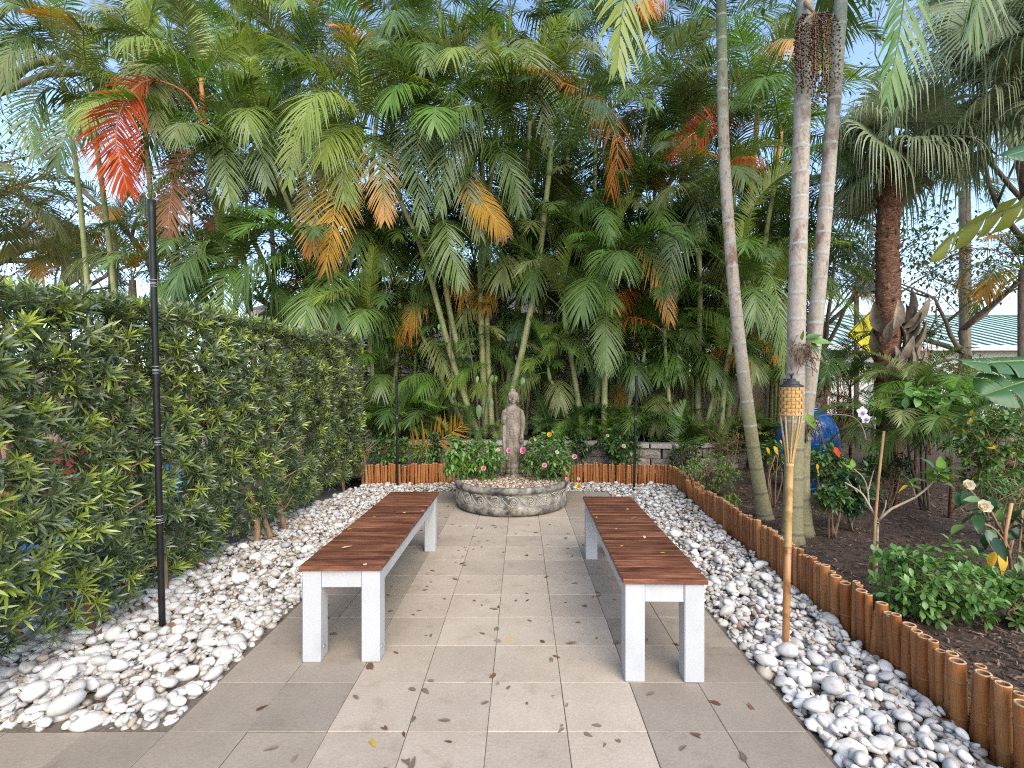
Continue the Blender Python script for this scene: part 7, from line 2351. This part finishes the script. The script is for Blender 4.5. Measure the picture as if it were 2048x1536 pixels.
fan_crown(fq, f2, 22, 1.0, 5, .75, hang=(.9, 2.2))
f3 = P(1990, -30, 8.2)
fr_ = thing('fan_palm', 'tall dark fan palm rising behind the drooping ones at the upper right', 'palm', (f3.x + 1.3, 8.2, .05))
Acc().tube(smooth_pts([(f3.x + 1.3, 8.3, 0), (f3.x + .9, 8.2, 3), f3], 16), .14, 16).obj('trunk', M['fibre'], fr_)
fan_crown(fr_, f3, 22, .95, 8, .8)
f4 = P(2150, 40, 5.6)
fs = thing('fan_palm', 'fan palm with stiff open dark green leaves at the top right corner', 'palm', (f4.x + .8, 5.8, .05))
Acc().tube(smooth_pts([(f4.x + .8, 5.8, 0), (f4.x + .5, 5.7, 3), f4], 16), .14, 16).obj('trunk', M['fibre'], fs)
fan_crown(fs, f4, 18, .85, 11, .8, tmax=.8, hang=(.2, .9))

# ================================================================== BANANA-LIKE LEAVES AT THE RIGHT EDGE
ban = thing('bird_of_paradise', 'giant bird of paradise plant with broad split leaves at the right edge', 'plant', (3.15, 2.9, .05))
for dx in (0, .07, -.06):
    Acc().tube(smooth_pts([(3.15 + dx, 2.9 + dx * .5, 0), (3.13 + dx, 2.88, .8), (3.05 + dx, 2.8, 1.5)], 8), [.05, .045, .04, .035, .03, .028, .024, .02], 8).obj('stalk', M['stem_green'], ban)


def big_leaf(pix, half, mat_, nrm, splits, seed, name='leaf', back=None, hfold=.3):
    """broad leaf: midrib through pix (px, py, Y); half-widths per station; split into strips along the side veins"""
    r = random.Random(seed)
    NS = 60
    mid = smooth_pts([P(*p) for p in pix], NS)
    nrm = Vector(nrm).normalized()
    a = Acc()
    cut = sorted(r.sample(range(8, NS - 6), splits)) if splits else []
    for sg_ in (1, -1):
        strips, s0 = [], 0
        cc = [c for c in cut if (c + (sg_ > 0)) % 2 == 0] if splits > 6 else cut
        for c in cc + [NS - 1]:
            strips.append((s0, c)); s0 = c
        for (i0, i1) in strips:
            V, al = [], []
            dr = r.uniform(-.05, .10)
            for i in range(i0, i1 + 1):
                t = i / (NS - 1)
                tg_ = (mid[min(i + 1, NS - 1)] - mid[max(i - 1, 0)]).normalized()
                sd_ = tg_.cross(nrm).normalized() * sg_
                w = half * (math.sin(math.pi * (.03 + .96 * t) ** .8) ** .55) * (1.0 if sg_ > 0 else .95)
                e = (i - i0) / max(1, i1 - i0)
                gap = -.018 * (e > .98) * (i1 < NS - 1) + .018 * (e < .02) * (i0 > 0)
                for k in range(5):
                    u = k / 4
                    p = mid[i] + sd_ * w * u + tg_ * (w * u * .30 + gap * u) + nrm * (w * (hfold * u - .55 * u * u) - dr * w * u * u) + Vector((0, 0, -.10 * w * u * u))
                    p += nrm * .0016 * math.sin(i * 2.1) * u
                    V.append(tuple(p)); al.append(t)
            m_ = i1 - i0 + 1
            Q = [(q_ * 5 + k, q_ * 5 + k + 1, (q_ + 1) * 5 + k + 1, (q_ + 1) * 5 + k) for q_ in range(m_ - 1) for k in range(4)]
            a.raw(V, Q, None, r.uniform(.35, .65), al)
    lf = a.obj(name, M[mat_], ban)
    Acc().tube(mid, [.012 * (1 - .8 * i / (NS - 1)) for i in range(NS)], 6).obj('midrib', M['stem_green'], lf)
    return lf


big_leaf([(2190, 300, 2.75), (2060, 395, 2.7), (1980, 430, 2.65), (1910, 470, 2.62), (1862, 515, 2.6)], .125, 'banana_back', (-.25, -.55, -.8), 5, 3, hfold=.9)
big_leaf([(2240, 730, 2.8), (2120, 722, 2.7), (2040, 722, 2.62), (1975, 725, 2.56), (1922, 722, 2.52)], .125, 'banana', (.0, -.45, .9), 14, 5, hfold=.35)
big_leaf([(2230, 690, 2.75), (2140, 730, 2.65), (2070, 755, 2.55), (2010, 775, 2.5), (1968, 790, 2.48)], .17, 'banana', (-.15, -.75, .65), 8, 6, hfold=.5)
big_leaf([(2200, 250, 2.9), (2120, 275, 2.8), (2060, 298, 2.75), (2015, 312, 2.7)], .12, 'banana', (.1, -.6, .8), 3, 7)
for pts in ([(3.1, 2.85, 1.3), (3.25, 2.8, 2.2), tuple(P(2190, 300, 2.75))], [(3.1, 2.85, 1.2), (3.3, 2.85, 1.45), tuple(P(2240, 730, 2.8))], [(3.1, 2.85, 1.2), (3.2, 2.8, 1.45), tuple(P(2230, 690, 2.75))], [(3.1, 2.85, 1.3), (3.2, 2.9, 2.2), tuple(P(2200, 250, 2.9))]):
    Acc().tube(smooth_pts(pts, 8), .014, 6).obj('petiole', M['stem_green'], ban)

# ================================================================== BROADLEAF TREES
def tree(label, foot, height, trunk_r, seed, bark, leafm, nleaf, leaf, limbs=5, spread=.9, depth=4, first=.35, lean=(0, 0), shape='ovate', up=.35, cat='tree', name='broadleaf_tree'):
    r = random.Random(seed)
    foot = Vector(foot)
    root = thing(name, label, cat, foot)
    tr, lb = Acc(), Acc()
    tips = []

    def grow(acc, p, d, L_, rad, lev):
        n_ = 5
        pts = [p]
        dd = d.copy()
        for i in range(n_):
            dd = (dd + Vector((r.gauss(0, .05 if lev == 0 else .16), r.gauss(0, .05 if lev == 0 else .16), r.gauss(.03, .10)))).normalized()
            pts.append(pts[-1] + dd * L_ / n_)
        acc.tube(pts, [rad * (1 - (.45 if lev == 0 else .55 if lev < depth else .85) * i / n_) for i in range(n_ + 1)], 8 if lev < 2 else 5 if lev < 3 else 4)
        if lev >= 2:
            tips.extend(pts[2:])
        if lev < depth:
            for k in range(limbs if lev == 0 else r.randint(2, 4)):
                i = (n_ if k == 0 else r.randint(2, n_)) if lev else n_ - (k % 2)
                an = r.random() * 6.28
                perp = Vector((math.cos(an), math.sin(an), r.uniform(-.1, .5)))
                nd = (dd * (1 - spread * .5) + perp * spread + Vector((0, 0, up * .4))).normalized()
                grow(lb, pts[i], nd, L_ * r.uniform(.55, .8), rad * r.uniform(.40, .5), lev + 1)
    grow(tr, foot - Vector((0, 0, .1)), Vector((lean[0], lean[1], 1)).normalized(), height * first, trunk_r, 0)
    tr.obj('trunk', M[bark], root)
    lb.obj('limbs', M[bark], root)
    T, Ms = [], []
    for _ in range(nleaf):
        t = r.choice(tips)
        c = t + Vector((r.gauss(0, 1), r.gauss(0, 1), r.gauss(-.1, .8))) * height * .022
        d = Vector((r.gauss(0, 1), r.gauss(0, 1), r.gauss(-.3, .6))).normalized()
        T.append(c[:]); Ms.append(np.array(leaf_frame(d)) * leaf * r.uniform(.6, 1.2))
    if nleaf:
        Acc().inst(LT_[shape][0], np.array(Ms), np.array(T)).obj('crown', M[leafm], root, kind='stuff')
    return root


tree('spreading grey tree with sparse yellow green leaves before the green roof', (P(1948, 700, 12.5).x, 12.5, -.1), 9.0, .15, 5, 'bark_grey', 'leaf_olive', 3000, .12, limbs=5, spread=1.0, first=.34, up=.2)
tree('dark broadleaf tree between the ringed trunks and the fibrous palm', (P(1640, 700, 13).x, 13, -.1), 9.0, .13, 6, 'bark_dark', 'leaf_mid', 2200, .13, limbs=5, spread=.8)
tree('large rough limbed oak tree at the upper left behind the palms', (P(30, 700, 11.5).x - 2.6, 11.5, -.1), 12.0, .42, 8, 'bark_grey', 'leaf_olive', 7000, .10, limbs=6, spread=1.1, first=.36, up=.1)
tree('sparse twiggy tree behind the left palms', (P(330, 700, 14).x, 14, -.1), 12.0, .26, 9, 'bark_grey', 'leaf_olive', 5200, .12, limbs=5, spread=.8)
tree('thin twiggy tree rising behind the centre palms', (P(1230, 700, 13.2).x, 13.2, -.1), 13.0, .24, 10, 'bark_dark', 'leaf_olive', 3600, .10, limbs=5, spread=.75)
tree('leafy tree rising behind the left of centre palms', (P(640, 700, 13.2).x, 13.0, -.1), 11.0, .26, 12, 'bark_dark', 'leaf_mid', 6500, .13, limbs=5, spread=.8)
tree('leafy green tree behind the upper right fan palms', (P(2160, 700, 10).x, 10.6, -.1), 10.5, .15, 14, 'bark_dark', 'leaf_mid', 4500, .14, limbs=5, spread=.7, first=.5)
tree('dark leafy tree behind the middle of the palm screen', (P(1000, 700, 12.9).x, 12.9, -.1), 10.0, .24, 15, 'bark_dark', 'leaf_mid', 6000, .14, limbs=5, spread=.9)
tree('dark leafy tree behind the right of the palm screen', (P(1400, 700, 12.6).x, 12.6, -.1), 9.0, .24, 16, 'bark_dark', 'leaf_mid', 6000, .14, limbs=5, spread=.9)
tree('rough limbed tree beyond the hedge at the far left edge', (P(60, 700, 14).x - 1, 15, -.1), 10.0, .3, 18, 'bark_grey', 'leaf_olive', 6000, .13, limbs=6, spread=.9)
# the oak's heavy limbs reach into the view at the upper left
oak = bpy.data.objects['broadleaf_tree.002']
for pts, rad in (([(-140, 220, 10.5), (0, 170, 10.2), (60, 130, 10), (140, 110, 9.9), (205, 60, 9.8)], .11), ([(-140, 230, 10.4), (0, 185, 10.2), (90, 150, 10.1), (160, 148, 10.0)], .09), ([(-100, 120, 10), (20, 10, 10), (60, -40, 10)], .08)):
    q_ = smooth_pts([P(*p) for p in pts], 14)
    Acc().tube(q_, [rad * (1 - .6 * i / 13) for i in range(14)], 8).obj('limb', M['bark_grey'], oak)


def far_palm(label, px, py_top, Y, n_, sc, pal_, sd_, rad=.09, mat_='bark_grey', lean=0, gz=-.1):
    top = P(px, py_top, Y)
    rt_ = thing('feather_palm', label, 'palm', (top.x + lean, Y, gz))
    Acc().tube(smooth_pts([(top.x + lean, Y, gz), (top.x + lean * .3, Y, (top.z + gz) / 2), top], 10), [rad * 1.2] + [rad] * 8 + [rad * .8], 10).obj('trunk', M[mat_], rt_)
    r = random.Random(sd_)
    for i in range(n_):
        t = (i + .5) / n_
        sh = 'spear' if t < .08 else 'up' if t < .3 else 'mid' if t < .65 else 'low' if t < .88 else 'hang'
        link('frond', frond_mesh(sh, r.choice(pal_), r.randrange(5)), rt_, top, (r.gauss(0, .06), r.gauss(0, .06), i * GA + r.gauss(0, .2)), sc * r.uniform(.85, 1.15))


far_palm('feather palm with a thin grey trunk beyond the hedge on the left', 228, 470, 12.0, 13, 1.0, ['fr_olive', 'fr_olive', 'fr_lime', 'fr_fade'], 51, .10, lean=-.15)
far_palm('grey green feather palm beyond the hedge at the far left', -40, 440, 9.6, 17, 1.2, ['fr_olive', 'fr_lime', 'fr_olive'], 52, .09)
far_palm('low yellowing feather palm just beyond the hedge top', 265, 560, 10.5, 10, .9, ['fr_olive', 'fr_lime', 'fr_gold'], 53, .08)
far_palm('small bright palm in front of the green roof left of the fibrous trunk', 1713, 570, 14.5, 10, .75, ['fr_lime', 'fr_gold', 'fr_lime', 'fr_olive'], 54, .07)
far_palm('yellowing palm with hanging fronds before the roof at the right edge', 2045, 540, 11.0, 13, 1.05, ['fr_fade', 'fr_olive', 'fr_gold', 'fr_lime'], 55, .085)
far_palm('palm with a pale smooth trunk beside the spreading grey tree', 1930, 380, 15.0, 11, 1.1, ['fr_olive', 'fr_green'], 56, .15)
far_palm('olive feather palm above the hedge in the gap on the left', 130, 530, 12.5, 11, .9, ['fr_olive', 'fr_fade'], 57, .09)
